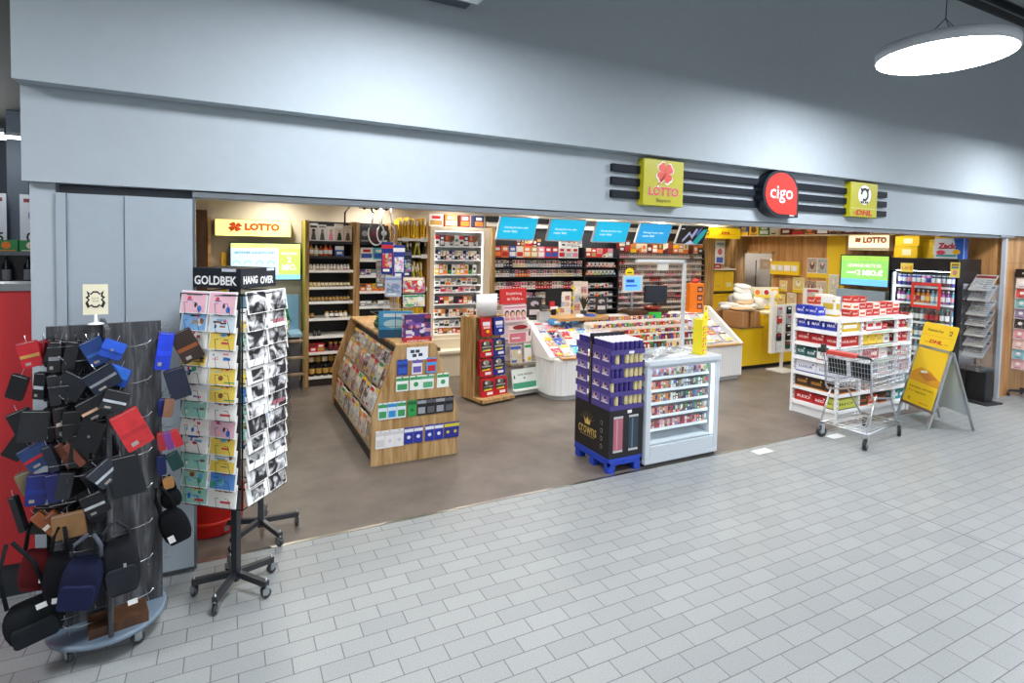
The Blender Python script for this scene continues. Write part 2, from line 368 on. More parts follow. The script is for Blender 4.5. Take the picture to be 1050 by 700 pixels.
# shop shell
BE = 'd3c8b4'
m = MB(); m.box(-.98, 10.3, 8.95, 9.1, 0, 3.0, BE, 'wall'); struct('wall_back', m)
m = MB(); m.box(-.98, -.88, 4.5, 9.0, 0, 3.0, BE, 'wall'); struct('wall_left', m)
m = MB(); WD = 'wood'
for y0, y1, z0, z1 in ((4.1, 7.92, 0, 2.42), (8.78, 8.95, 0, 2.42), (7.92, 8.78, 2.06, 2.42), (7.92, 8.78, 0, .03)): m.box(10.1, 10.2, y0, y1, z0, z1, WD, 'woodwall')
m.box(10.13, 10.3, 4.3, 8.95, 2.42, 3.0, BE, 'wall'); struct('wall_right', m)
m = MB(); m.box(10.2, 12, 7.4, 9.3, -.05, 0, '8a8378'); m.box(11.9, 12, 7.4, 9.3, 0, 2.6, 'a9a8a4', 'wall'); m.box(10.2, 12, 9.2, 9.3, 0, 2.6, 'a39f99', 'wall'); m.box(10.2, 12, 7.4, 7.5, 0, 2.6, 'a39f99', 'wall'); m.box(10.2, 12, 7.4, 9.3, 2.5, 2.6, '8d8b88', 'wall'); struct('wall_storeroom', m)
m = MB(); m.box(10.085, 10.22, 7.87, 7.92, 0, 2.11, 'wood', 'wood'); m.box(10.085, 10.22, 8.78, 8.83, 0, 2.11, 'wood', 'wood'); m.box(10.085, 10.22, 7.87, 8.83, 2.06, 2.11, 'wood', 'wood'); struct('door_frame_storeroom', m)
m = MB(); m.box(-.98, 10.3, 4.22, 9.05, 2.96, 3.05, 'd8d2c6', 'wall'); struct('ceiling_shop', m)
m = MB(); m.box(6.4, 10.1, 8.6, 8.95, 2.6, 2.96, 'cdc3b2', 'wall'); struct('wall_bulkhead', m)
# mall ceiling: steel trapezoid deck
m = MB(); m.box(-14, 26, -8, 3.83, 5.42, 5.5, '6f7275', 'metal')
y = -8.0
while y < 3.7:
    m.prism([(y, 5.42), (y+.03, 5.34), (y+.12, 5.34), (y+.15, 5.42)], 'x', -14, 26, '8b8f93', 'paint'); y += .28
struct('ceiling', m)
m = MB(); m.box(-14, 26, 3.79, 3.83, 5.28, 5.36, '2c2e31'); struct('trim_ceiling', m)
# the hall behind the red wall
m = MB(); m.box(-14, -1.0, 13.8, 14, 0, 5.5, '4b515a', 'wall'); m.box(-14, -13.8, -8, 14, 0, 5.5, '44484d', 'wall'); struct('wall_hall', m)
for k, (x, y) in enumerate(((5.0, 3.95), (6.2, 3.93))):
    m = MB(); m.box(x-.115, x+.115, y-.055, y+.055, 0, .0012, 'd9dcdd'); struct('floor_patch_%d' % (k+1), m)
m = MB(); m.box(-14, -1.06, 4.6, 14, 4.2, 4.3, '6a6864', 'wall'); struct('ceiling_hall', m)
m = MB(); m.box(-1.06, -.98, 4.5, 14, 0, 4.2, '5a5f66', 'wall'); struct('wall_side', m)
m = MB(); m.box(-9, -.99, 4.15, 4.35, .0, .2, '22262c'); m.box(-9, -.99, 4.13, 4.35, .2, 1.79, 'b01f24', 'paint'); m.box(-9, -.99, 4.12, 4.37, 1.79, 1.83, '8d8f92', 'metal'); struct('wall_red', m)

# ------------------------------------------------------------------ lamps
def make_pendant():
    t = thing('pendant_lamp', 'white round disc pendant lamp hanging in front of the upper wall', 'lamp', (0,0,0), 0, 'disc pendant lamps over the mall')
    MB().lathe([(.45,0),(.462,.0),(.462,.075),(.45,.085),(.2,.09)], n=48, col='d5dbe2', mat='plastic').build('housing', t)
    MB().lathe([(.449,-.002),(.449,.004)], n=48, col='f4f8ff', mat='lamp').build('diffuser', t)
    m = MB()
    for a in (0, 120, 240): m.tube([(.2*math.cos(R(a)), .2*math.sin(R(a)), .085), (0,0,.3)], .003, 4, 'black', 'plastic')
    m.tube([(0,0,.3),(.01,0,.8),(0,0,1.72)], .004, 5, 'black', 'plastic'); m.build('suspension_cable', t)
    return t
PEND_LABELS = ['white round disc pendant lamp hanging in front of the upper wall', 'white disc pendant lamp above the card spinners', 'white disc pendant lamp over the passage by the red wall', 'white disc pendant lamp over the mall-side card spinner',
               'white disc pendant lamp at the far end of the passage', 'white disc pendant lamp behind the viewer near the card spinners', 'white disc pendant lamp behind the viewer opposite the shop signs', 'white disc pendant lamp behind the viewer opposite the drinks fridge']
p0 = make_pendant()
for i, (x, y) in enumerate(PENDANTS):
    if i == 0: p0.location = (x, y, 3.66)
    else: dup(p0, (x, y, 3.66), 0, PEND_LABELS[i])
m = MB(); m.box(-.26, .2, -.07, .07, 0, .05, 'c9ced4', 'plastic'); m.box(-.24, .18, -.055, .055, -.004, 0, 'e6eaee', 'plastic')
t = thing('emergency_light', 'slim pale emergency luminaire fixed high above the opening', 'light', (1.36, 3.62, 3.79), R(0)); m.build('housing', t)
MB().box(-.22, .16, .07, .2, .01, .04, '8b9096', 'metal').build('bracket', t)
for i, (x, y) in enumerate(SHOP_SPOTS):
    t = thing('ceiling_spot', 'round recessed ceiling spot, %s in the %s row from the shop entrance' % (nth(i % 7+1), nth(i//7+1)), 'light', (x, y, 2.96), 0, 'recessed ceiling spots in the shop')
    MB().lathe([(.085,-.006),(.1,-.006),(.1,.0),(.085,.0)], n=20, col='white').build('bezel', t)
    MB().lathe([(.084,-.004),(.084,.0)], n=20, col='fff0dc', mat='downlight').build('diffuser', t)
    la = bpy.data.lights.new('spot_light', 'SPOT'); la.energy = SPOT_W*(1.25 if y > 8 else 1); la.color = (1, .95, .88); la.shadow_soft_size = .08; la.spot_size = R(150); la.spot_blend = .8
    lo = bpy.data.objects.new('spot_light', la); COL.objects.link(lo); lo.location = (0,0,-.02); lo.parent = t

# ------------------------------------------------------------------ fascia signs
for k, z in enumerate((2.80, 2.688, 2.575)):
    m = MB(); m.box(2.93, 6.96, 3.915, 3.95, z-.033, z+.033, '0d151f', 'wall')
    tag(m.build('sign_stripe', bevel=.003), 'dark blue horizontal stripe behind the shop signs, %s of three' % ('topmost', 'middle one', 'lowest')[k], 'stripe', 'dark stripes across the fascia')
def clover(m, M, cx, cy, r, col, mat, squash=1, z=.001):
    for a in (35, 125, 215, 305):
        ca, sa = math.cos(R(a)), math.sin(R(a)); P = []
        for t, q in ((0,0),(.45,.42),(.85,.52),(1.08,.28),(1.0,0),(1.08,-.28),(.85,-.52),(.45,-.42)):
            P.append((cx+r*(t*ca-q*sa), cy+r*squash*(t*sa+q*ca)))
        m.poly(M, P, col, mat, z)
    m.poly(M, [(cx-.02*r, cy-.1*r), (cx-.9*r, cy-1.25*r*squash), (cx-.75*r, cy-1.3*r*squash), (cx+.1*r, cy-.1*r)], col, mat, z)
def sign_root(name, label, y=3.86):
    return thing(name, label, 'sign', (0, 3.95, 2.6), 0, None)
S0 = Matrix.Translation((0,-3.95,-2.6))
LG = 'b4ae18'
t = sign_root('lotto_sign', 'lime green square box sign with red clover and LOTTO lettering')
m = MB(S0); m.box(3.235, 3.70, 3.87, 3.95, 2.49, 2.90, LG, 'plastic'); m.build('sign_box', t, bevel=.006)
F = frame((3.4675, 3.868, 2.69), '-y'); m = MB(S0)
clover(m, F, .01, .092, .10, 'white', 'plastic', z=0); clover(m, F, .01, .095, .088, 'd9432f', 'plastic', z=.002); m.build('clover_emblem', t)
m = MB(S0); m.text('LOTTO', F, 0, -.072, .36, .083, 'white', z=.001, bold=.06); m.text('LOTTO', F, 0, -.072, .35, .078, 'd6372a', z=.003, bold=.03); m.text('Bayern', F, .0, -.155, .16, .045, '5a5a1a', z=.002, bold=.0); m.build('lettering', t)
t = sign_root('cigo_sign', 'round red sign with dark rim, white cigo lettering and one square corner')
def drop(r, n=40, cx=0, cz=0):
    P = [(cx+r*math.cos(R(a)), cz+r*math.sin(R(a))) for a in [0+i*270/n for i in range(n+1)]]
    return P + [(cx+r, cz-r)]
cx, cz = 4.98, 2.692
m = MB(S0); m.prism([(cx+x*.268, cz+z*.235) for x, z in drop(1)], 'y', 3.83, 3.95, '141c26', 'plastic'); m.build('sign_box', t)
m = MB(S0); m.prism([(cx+x*.238, cz+z*.208) for x, z in drop(1)], 'y', 3.826, 3.83, 'c42a20', 'plastic'); m.build('sign_face', t)
F = frame((cx, 3.825, cz), '-y'); m = MB(S0); m.text('cigo', F, 0, -.012, .34, .17, 'white', bold=.008, z=.001); m.rect(F, .13, -.222, .2, -.214, 'white', d=.002); m.build('lettering', t)
t = sign_root('post_sign', 'yellow-green square sign with black post horn above red DHL lettering')
m = MB(S0); m.box(6.185, 6.685, 3.87, 3.95, 2.515, 2.905, LG, 'plastic'); m.build('sign_box', t, bevel=.006)
F = frame((6.435, 3.868, 2.71), '-y'); m = MB(S0)
def horn(m, M, cx, cy, s, col='black', z=.001):
    P = []
    for i in range(25): a = R(-60+i*300/24-60); P.append((cx+s*.6*math.cos(a), cy+s*.62*math.sin(a), z+.002))
    Q = [M @ Vector(p) for p in P]
    for i in range(24): 
        a, b = Vector(P[i]), Vector(P[i+1]); d = (b-a).normalized(); n_ = Vector((-d.y, d.x, 0))*s*.13
        m.poly(M, [tuple((a-n_)[:2]), tuple((b-n_)[:2]), tuple((b+n_)[:2]), tuple((a+n_)[:2])], col, 'paint', z, .0015)
    m.poly(M, [(cx-s*.85, cy+s*.75), (cx-s*.3, cy+s*.62), (cx-s*.55, cy+s*.2)], col, 'paint', z, .0015)
    m.poly(M, [(cx+s*.85, cy+s*.75), (cx+s*.3, cy+s*.62), (cx+s*.55, cy+s*.2)], col, 'paint', z, .0015)
    for q in (-1, 1):
        for k in (0, 1): m.poly(M, [(cx+q*s*(.15+.33*k), cy-s*.75), (cx+q*s*(.4+.33*k), cy-s*.75), (cx+q*s*(.3+.33*k), cy-s*1.0), (cx+q*s*(.05+.33*k), cy-s*1.0)], col, 'paint', z, .0015)
m.disc(F, .0, .055, .12, .11, 'white', z=0, d=.001, n=24); horn(m, F, 0, .06, .1, z=.001); m.build('post_horn_emblem', t)
m = MB(S0); m.rect(F, -.235, -.1, .235, -.096, 'ecebb0', z=.0, d=.002); m.text('DHL', F, .01, -.145, .3, .06, 'c62a20', z=.002, bold=.05, shear=.3)
for q in (-.004, .016): m.rect(F, -.2, -.16+q, -.13, -.155+q, 'c62a20', z=.001)
m.build('lettering', t)

# ------------------------------------------------------------------ leather goods stand
LC = (-.57, 3.52)
t = thing('leather_goods_stand', 'rolling grey wood board stand crowded with hanging leather wallets and bags', 'display stand', (LC[0], LC[1], 0), R(12))
stand = t
MB().lathe([(.25,.095),(.262,.10),(.262,.118),(.25,.122)], n=48, col='6b7c8c', mat='plastic').build('base_disc', t)
for a in (35, 125, 215, 305):
    m = MB(); wh = MB(); M = L4(.2*math.cos(R(a)), .2*math.sin(R(a)), 0, R(a*3))
    wh.lathe([(.012,-.012),(.03,-.012),(.03,.012),(.012,.012)], n=14, col='3a3d42', mat='plastic', M=M @ L4(0,0,.032,0,PI/2))
    m.lathe([(.001,-.014),(.014,-.014),(.014,.014),(.001,.014)], n=10, col='silver', mat='metal', M=M @ L4(0,0,.032,0,PI/2))
    m.box(-.014,.02,-.02,-.016,.03,.085,'silver','metal',M); m.box(-.014,.02,.016,.02,.03,.085,'silver','metal',M); m.box(-.03,.03,-.03,.03,.083,.096,'silver','metal',M); cst = m.build('caster', t); wh.build('wheel', cst)
MB().box(-.235,.245,-.011,.011,.12,1.66,'grey','greywood').build('board', t, bevel=.002)
MB().box(-.011,.011,-.235,-.012,.12,1.66,'grey','greywood').build('board', t, bevel=.002)
MB().box(-.011,.011,.012,.235,.12,1.66,'grey','greywood').build('board', t, bevel=.002)
MB().box(-.09,.16,-.2,-.05,.12,.17,'grey','darkwood').build('foot_block', t)
# hooks as parts, goods as things
hook_me = MB().tube([(0,0,0),(0,-.11,.0),(0,-.16,.012),(0,-.175,.03)], .0025, 5, 'c9ccd0', 'metal').tube([(-.05,-.15,.0),(.05,-.15,.0)], .002, 4, 'c9ccd0', 'metal').mesh('hook')
hook_grid = []
for i in range(8):
    for x in (-.18, -.06): hook_grid.append((x, -.012, 1.58-.19*i, 0))
    hook_grid.append((-.012, -.13, 1.5-.19*i, -PI/2)); hook_grid.append((.012, -.13, 1.55-.19*i, PI/2)); hook_grid.append((.18, .012, 1.6-.19*i, PI*.8))
for x, y, z, rz in hook_grid:
    link(hook_me, 'hook', t, (x, y, z), rz)
sgn = thing('leather_sign', 'small cream sign with black hide outline standing atop the leather stand', 'sign', (LC[0]-.035, LC[1]-.02, 1.66))
MB().lathe([(.035,0),(.035,.004),(.008,.012),(.006,.05)], n=16, col='white').build('foot', sgn)
m = MB(); m.box(-.052,.052,-.004,.004,.05,.205,'e9e2c4'); F = frame((0,-.0045,.128),'-y')
m.poly(F, [(-.036,.045),(-.02,.03),(-.01,.042),(.01,.042),(.02,.03),(.036,.045),(.03,.02),(.042,.01),(.03,0),(.042,-.018),(.032,-.045),(.018,-.032),(.008,-.042),(-.008,-.042),(-.018,-.032),(-.032,-.045),(-.042,-.018),(-.03,0),(-.042,.01),(-.03,.02)], 'black', z=0)
m.poly(F, [(-.026,.032),(-.018,.022),(-.008,.034),(.008,.034),(.018,.022),(.026,.032),(.022,.016),(.03,.008),(.022,0),(.03,-.014),(.024,-.032),(.016,-.024),(.006,-.034),(-.006,-.034),(-.016,-.024),(-.024,-.032),(-.03,-.014),(-.022,0),(-.03,.008),(-.022,.016)], 'e9e2c4', z=.001)
m.text('ECHT', F, 0, .006, .03, .008, 'black', z=.002, bold=.01); m.text('LEDER', F, 0, -.008, .03, .008, 'black', z=.002, bold=.01); m.build('sign_card', sgn)
def wallet(wd, h, d, col, strip=None, flap=False, mat='leather'):
    """hangs from z=0 down, thickness along y"""
    m = MB(); n = 4
    m.rbox(-wd/2, wd/2, -h, 0, -d/2, -d/2*.35, .008, col, mat); m.rbox(-wd/2, wd/2, -h, 0, d/2*.35, d/2, .008, col, mat); m.rbox(-wd/2*.96, wd/2*.96, -h*.98, -h*.03, -d/2*.36, d/2*.36, .006, 'black' if col != 'black' else 'brown', mat)
    m.tube([(-wd/2+.006, -d/2-.001, -.006), (wd/2-.006, -d/2-.001, -.006)], .0012, 4, '8a8a88', 'paint')
    if flap: m.rbox(-wd/2, wd/2, -h*.55, 0, -d/2-.004, -d/2, .006, strip or col, mat); m.disc(frame((0,-d/2-.004,-h*.5)), 0, 0, .007, .007, 'silver', 'metal', z=0, d=.002)
    elif strip: m.box(-wd/2+.004, wd/2-.004, -d/2-.0015, -d/2, -h*.62, -h*.5, strip, mat); m.box(-wd*.3, -wd*.05, -d/2-.0015, -d/2, -h*.9, -h*.8, '9a958c', 'paint')
    m.tube([(0,0,0),(0,0,.02),(0,.004,.03)], .0012, 4, 'silver', 'metal')
    return m.mesh('wallet')
def bag(wd, h, d, col, mat='fabric', strap=None):
    m = MB(); P = []
    for i in range(7):
        z = -h*i/6; k = (.55, .82, .95, 1, 1, .93, .72)[i]; dd = (.3, .7, .95, 1, 1, .95, .6)[i]; P.append((k*wd/2, dd*d/2, z))
    vs = []; n = 12
    for a, b, z in P:
        for j in range(n):
            t_ = 2*PI*j/n; c, s_ = math.cos(t_), math.sin(t_)
            vs.append((a*math.copysign(abs(c)**.6, c), b*math.copysign(abs(s_)**.7, s_), z))
    fs = [(k*n+j, k*n+(j+1)%n, (k+1)*n+(j+1)%n, (k+1)*n+j) for k in range(6) for j in range(n)] + [tuple(range(n)), tuple(range(6*n, 7*n))[::-1]]
    m.add(vs, fs, col, mat, True)
    return m.mesh('bag')
# (px-like local x, z, depth off the board, colour, strip, width, height, tilt, label)
WL = [(-.86,1.60,.10,'b3202a','gold',.085,.125,-14,'bright red leather wallet with gold print at the upper outer edge of the stand'),
(-.80,1.60,.08,'8e1822',None,.03,.12,4,'thin dark red wallet hanging beside the gold-printed red one'),
(-.745,1.60,.11,'black','grey',.05,.15,3,'black slim wallet with metal chain pull on the top hook'),
(-.705,1.60,.09,'22222a','brown',.045,.15,-6,'black and brown purse hanging in the top bunch'),
(-.67,1.60,.12,'black',None,.05,.14,10,'black upright wallet last in the top bunch'),
(-.60,1.61,.19,'1d3c78','2d5a9e',.09,.13,-26,'dark blue wallet with bright blue panel tilted on the top hooks'),
(-.525,1.61,.16,'202a44','black',.05,.13,12,'navy notecase hanging between two blue wallets'),
(-.485,1.60,.20,'1f49b0','2a5cd0',.095,.085,24,'cobalt blue purse with folded flap on the top front hook'),
(-.465,1.475,.21,'1f49a8','3a74d8',.10,.09,22,'royal blue purse with pale edge under the cobalt one'),
(-.57,1.47,.22,'16202f','grey',.13,.11,-32,'large black wallet with white slip pocket below the tilted blue one'),
(-.88,1.44,.10,'black',None,.075,.12,18,'black wallet sticking out towards the red wall, second row'),
(-.80,1.45,.10,'17171b','silver',.05,.13,6,'black wallet with steel edge in the second row bunch'),
(-.755,1.44,.12,'24242b',None,.045,.15,-6,'charcoal thin wallet in the second row bunch'),
(-.71,1.44,.13,'black','grey',.05,.14,-12,'black wallet with grey lining in the second row bunch'),
(-.645,1.44,.17,'1d2027',None,.12,.12,30,'wide dark wallet hanging askew in the middle of the stand'),
(-.90,1.27,.10,'15161a',None,.10,.13,-24,'black square wallet poking out at the third hook row'),
(-.82,1.27,.12,'1a1c22',None,.11,.15,8,'black billfold hanging flat in the third row'),
(-.735,1.28,.12,'black','e8d8c8',.05,.15,-6,'black wallet with pale card insert in the third row'),
(-.68,1.26,.13,'101014',None,.07,.15,2,'black matte wallet, middle of the third row'),
(-.60,1.33,.20,'14161c','e0b090',.13,.11,-28,'big black purse with small beige tag, front arm of the stand'),
(-.475,1.36,.21,'17181d','silver',.11,.10,24,'black wallet with two steel lines beneath the royal blue purse'),
(-.57,1.22,.22,'black',None,.11,.15,20,'black wallet hanging just above the red clutch'),
(-.465,1.25,.21,'c02a2e','a82228',.12,.20,-24,'large red leather clutch with gold clasp on the front arm'),
(-.855,1.10,.11,'243a66','b3202a',.12,.12,-32,'navy wallet with red lining at the fourth hook row'),
(-.735,1.10,.12,'5a2d20','6d3a28',.04,.13,-28,'brown fanned purse beside the navy wallet'),
(-.70,1.10,.13,'7a4030',None,.035,.13,-36,'reddish brown fanned purse on the fourth row'),
(-.78,1.10,.14,'1c2030',None,.04,.13,-18,'dark fanned purse on the fourth row'),
(-.57,1.00,.22,'262c36','silver',.12,.11,-40,'slate square wallet turned on its corner near the clutch'),
(-.475,1.03,.20,'1e2126',None,.15,.20,-12,'large dark grey document wallet under the red clutch'),
(-.885,.97,.10,'6e6247',None,.06,.11,-18,'olive wallet half hidden at the outer edge'),
(-.82,.96,.12,'14206a','1a2b86',.08,.15,4,'deep blue shiny purse on the fifth hook row'),
(-.76,.96,.13,'1a1e5a',None,.06,.14,-6,'indigo purse beside the shiny blue one'),
(-.70,.96,.13,'23252c',None,.06,.13,10,'dark grey wallet closing the fifth row'),
(-.60,.86,.20,'15161b','silver',.11,.11,-24,'black wallet with pale stitching above the tan billfold'),
(-.92,.86,.10,'17181c',None,.03,.18,-16,'long thin black strap wallet hanging at the outer edge'),
(-.83,.77,.13,'8a4a26','e6dccb',.05,.15,-44,'cognac wallet with white lining fanned out low on the stand'),
(-.775,.77,.15,'7c3d1e',None,.05,.15,-34,'chestnut wallet beside the tan billfold'),
(-.69,.78,.20,'86623c',None,.13,.12,-6,'tan brown square billfold hanging low on the stand'),
(-.86,1.16,.09,'101014',None,.08,.14,32,'black wallet tucked behind the navy one'),
(-.64,1.14,.14,'0f0f13',None,.08,.16,6,'black long wallet in the shade of the front arm')]
for x, z, off, c, st, wd, h, tl, lab in WL:
    me = wallet(wd, h, .016 if wd > .06 else .03, c, st, flap=(tl in (24, 22, 20) and st != 'silver'))
    yy = LC[1]-.05-off*.9-.1*(x+.57)
    o = put(me, 'wallet', lab, 'wallet', 'leather wallets and purses on the stand', L4(x, yy, z, R(random.uniform(-25, 25)), 0, R(tl)))
RWN = ['topmost','second','third','fourth','fifth','sixth']
for k in range(24):
    row = k % 6; q = k//6; x = -.80+.085*q+random.uniform(-.02,.02); z = 1.60-.165*row
    c = random.Random(k).choice(['0d0e11','14161b','1a1d24','101318','1c1512'])
    put(wallet(random.uniform(.06,.10), random.uniform(.10,.14), .02, c, None), 'wallet', '%s dark wallet deep in the bunch, %s hook row, %s from the red wall' % (['plain','smooth','matte','small'][q], RWN[row], nth(q+1)), 'wallet', 'leather wallets and purses on the stand', L4(x, LC[1]-.07-.02*q, z, R(random.uniform(-50, 50)), 0, R(random.uniform(-30, 30))))
m = MB()
WR = [(-.295,1.60,'1c3fd0','2346e0',.07,.20,8,'cobalt blue long purse hanging behind the board, topmost'), (-.245,1.60,'33231e','8a4a26',.11,.18,-26,'dark brown wallet with cognac stripe behind the board'), (-.325,1.58,'c0202a',None,.04,.05,-20,'red key case at the top of the back hooks'),
(-.27,1.40,'1b2138',None,.10,.17,-14,'navy blue wallet hanging on the second back hook'), (-.32,1.24,'202c78',None,.04,.10,0,'blue narrow case on the third back hook'), (-.285,1.24,'8b6048',None,.045,.10,8,'light brown narrow case on the third back hook'),
(-.33,1.06,'a8242c',None,.035,.10,-6,'red coin purse in the back bunch'), (-.305,1.06,'7a3a88',None,.035,.10,-14,'purple coin purse in the back bunch'), (-.275,1.06,'c42c34',None,.04,.10,-20,'bright red coin purse in the back bunch'),
(-.33,.93,'1f2a5c',None,.04,.11,-4,'blue case hanging under the coin purses'), (-.285,.93,'16403c',None,.06,.10,-22,'dark green case hanging under the coin purses'), (-.30,.80,'a8743c',None,.05,.06,-8,'small tan key holder on the back hooks')]
for x, z, c, st, wd, h, tl, lab in WR:
    put(wallet(wd, h, .018, c, st), 'wallet', lab, 'wallet', 'leather wallets and purses on the stand', L4(x, LC[1]+.02-random.random()*.04, z, R(random.uniform(-10, 10)), 0, R(tl)))
def bag_thing(label, cat, loc, wd, h, d, col, tl, rz, parts):
    t = thing('shoulder_bag', label, cat, loc, R(rz), 'bags on the leather stand'); t.rotation_euler = (0, R(tl), R(rz))
    link(bag(wd, h, d, col), 'body', t)
    for nm, fn in parts: 
        m = MB(); fn(m); m.build(nm, t)
    return t
strapf = lambda wd, c, L=.18: (lambda m: [m.tube([(q*wd*.3, -.01, 0), (q*wd*.25, -.02, L*.6), (q*.01, 0, L)], .009, 6, c, 'fabric') for q in (-1, 1)])
tagf = lambda z, x=0: (lambda m: m.rect(frame((x, -.07, z)), -.02, -.013, .02, .013, 'white'))
pk = lambda wd, h, d, c: (lambda m: m.rbox(-wd*.34, wd*.34, -h*.85, -h*.45, -d/2-.012, -d/2+.02, .02, c, 'fabric'))
bag_thing('black shoulder bag with long strap hanging lowest by the red wall', 'bag', (-.85, 3.33, .38), .23, .20, .09, '15191c', -12, 10, [('strap', strapf(.25, '15191c', .3)), ('front_pocket', pk(.25,.22,.10,'1d2226')), ('price_tag', tagf(-.02, .05))])
bag_thing('red and black bag hanging behind the black shoulder bag', 'bag', (-.84, 3.46, .56), .14, .2, .07, '551519', 6, -8, [('strap', strapf(.16, '15191c', .2)), ('price_tag', tagf(-.12, .06))])
bag_thing('navy blue backpack with grey straps at the foot of the stand', 'backpack', (-.60, 3.21, .60), .17, .25, .09, '171b35', 10, -5, [('shoulder_strap', strapf(.2, '4a4e58', .1)), ('front_pocket', pk(.2,.27,.1,'1b203e'))])
bag_thing('dark grey backpack with steel buckle beside the navy backpack', 'backpack', (-.49, 3.25, .64), .16, .28, .09, '1c1e23', -6, 8, [('shoulder_strap', strapf(.18, '24262b', .08)), ('front_pocket', pk(.18,.3,.1,'26292f')), ('buckle', lambda m: m.rect(frame((.02,-.064,-.12)), -.006, -.01, .006, .01, 'silver', 'metal')), ('price_tag', tagf(-.31, .03))])
bag_thing('small black crossbody bag with white tag behind the board', 'bag', (-.30, 3.53, .62), .14, .20, .06, '131418', -18, 4, [('strap', strapf(.12, '131418', .14)), ('price_tag', lambda m: m.rect(frame((-.03,-.045,-.15)), -.015, -.02, .015, .02, 'white'))])
bag_thing('black nylon pouch hanging above the crossbody bag', 'bag', (-.295, 3.56, .72), .10, .10, .05, '0f1013', -10, 4, [('strap', strapf(.1, '0f1013', .08))])
bag_thing('black belt bag between the red and the navy bags', 'bag', (-.72, 3.30, .60), .12, .24, .06, '101115', 4, -4, [('strap', strapf(.1, '101115', .12)), ('price_tag', tagf(-.2, .02))])

# ------------------------------------------------------------------ card spinners
def five_leg_base(t, R0=.27, pole=.5, col='2b2e33', start=90):
    MB().box(-.019, .019, -.019, .019, .06, pole, col, 'plastic').build('pole', t)
    for i in range(5):
        a = R(start+72*i); d = Vector((math.cos(a), math.sin(a), 0))
        m = MB(); m.bar(d*.02+Vector((0,0,.105)), d*R0+Vector((0,0,.085)), .03, .034, col, 'plastic'); lg = m.build('leg', t)
        m = MB(); M = L4(d.x*R0*.96, d.y*R0*.96, 0, a+1.1*i)
        m.lathe([(.012,-.011),(.028,-.011),(.028,.011),(.012,.011)], n=14, col='33363a', mat='plastic', M=M @ L4(0,0,.03,0,PI/2))
        m.lathe([(.001,-.012),(.012,-.012),(.012,.012),(.001,.012)], n=8, col='silver', mat='metal', M=M @ L4(0,0,.03,0,PI/2))
        m.box(-.012,.026,-.018,-.014,.03,.066,'silver','metal',M); m.box(-.012,.026,.014,.018,.03,.066,'silver','metal',M); m.lathe([(.012,.062),(.012,.075),(.005,.08),(.005,.115),(.0,.118)], n=8, col='silver', mat='metal', M=M); m.build('caster', lg)
def spinner_cage(t, half, z0, z1, rows, faces, wire='22242a'):
    m = MB()
    for x in (-half, half):
        for y in (-half, half): m.tube([(x, y, z0), (x, y, z1)], .005, 5, wire, 'metal')
    for z in (z0, (z0+z1)/2, z1): m.tube([(-half,-half,z),(half,-half,z),(half,half,z),(-half,half,z)], .004, 5, wire, 'metal', True)
    for z in (z0+.02, z1-.02): m.tube([(-half,0,z),(half,0,z)], .006, 5, wire); m.tube([(0,-half,z),(0,half,z)], .006, 5, wire)
    m.build('cage', t)
    for a in faces:
        m = MB(L4(0,0,0,a))
        for k in range(rows):
            z = z0+.01+(z1-z0-.02)*k/rows
            for c in (-.5, .5):
                cx = c*half*1.0
                for q in (-.045, .045):
                    m.tube([(cx+q,-half+.01,z+.005),(cx+q,-half-.03,z),(cx+q*.9,-half-.042,z+.065),(cx+q*.4,-half-.044,z+.066)], .0018, 4, wire)
                m.tube([(cx-.06,-half-.025,z),(cx+.06,-half-.025,z)], .0018, 4, wire)
        m.build('card_pocket', t)
def greet(wd, h, style, k):
    def fn():
        rg = random.Random(k*13+style); m = MB(); m.box(-wd/2, wd/2, 0, .007, 0, h, 'f2f1ee'); e = .0008
        if style == 0:   # photo cards with colour
            a = rg.choice(['5a8fd0','7fb0e0','e9b8c4','f2d25a','9bd0c0','e7e4dc','f0ece4','f0ece4','d8e6ee','f3e3da'])
            m.rect(F0, -wd*.46, h*.05, wd*.46, h*(.95 if k % 3 else .5), a, 'paint', e)
            for _ in range(rg.randint(4, 8)):
                c = rg.choice(['d2404a','2d6fc0','e8b030','3a9a6a','1c2440','e87a9a','70b8d8','f2f0ea','8a5a34'])
                if rg.random() < .6: m.disc(F0, rg.uniform(-.34,.34)*wd, rg.uniform(.15,.85)*h, wd*rg.uniform(.03,.11), wd*rg.uniform(.03,.11), c, z=e, d=.0006, n=10)
                else: x, y = rg.uniform(-.4,.1)*wd, rg.uniform(.1,.7)*h; m.rect(F0, x, y, x+wd*rg.uniform(.1,.4), y+h*rg.uniform(.03,.12), c, 'paint', .0006, e)
            m.rect(F0, -wd*.3, h*.8, wd*.3, h*.84, rg.choice(['6a6a70','c8506a','3a5a9a']), 'paint', .0004, e+.0006)
        else:            # black and white photographs
            if k % 4 == 1: m.rect(F0, -wd*.42, h*.3, wd*.42, h*.92, 'b8b8b8', 'bwprint', e)
            elif k % 4 == 2: m.rect(F0, -wd*.3, h*.1, wd*.3, h*.6, '9a9a9a', 'bwprint', e); m.rect(F0, -wd*.3, h*.75, wd*.2, h*.79, '77777a', 'paint', e)
            else: m.rect(F0, -wd*.46, h*.04, wd*.46, h*.96, 'c0c0c0', 'bwprint', e)
            if k % 5 == 0: m.rect(F0, -wd*.3, h*.2, wd*.35, h*.38, 'a06068', 'paint', e, e)
        return m.mesh('greeting_card')
    return cached(('greet', wd, h, style, k), fn)
CA = MB
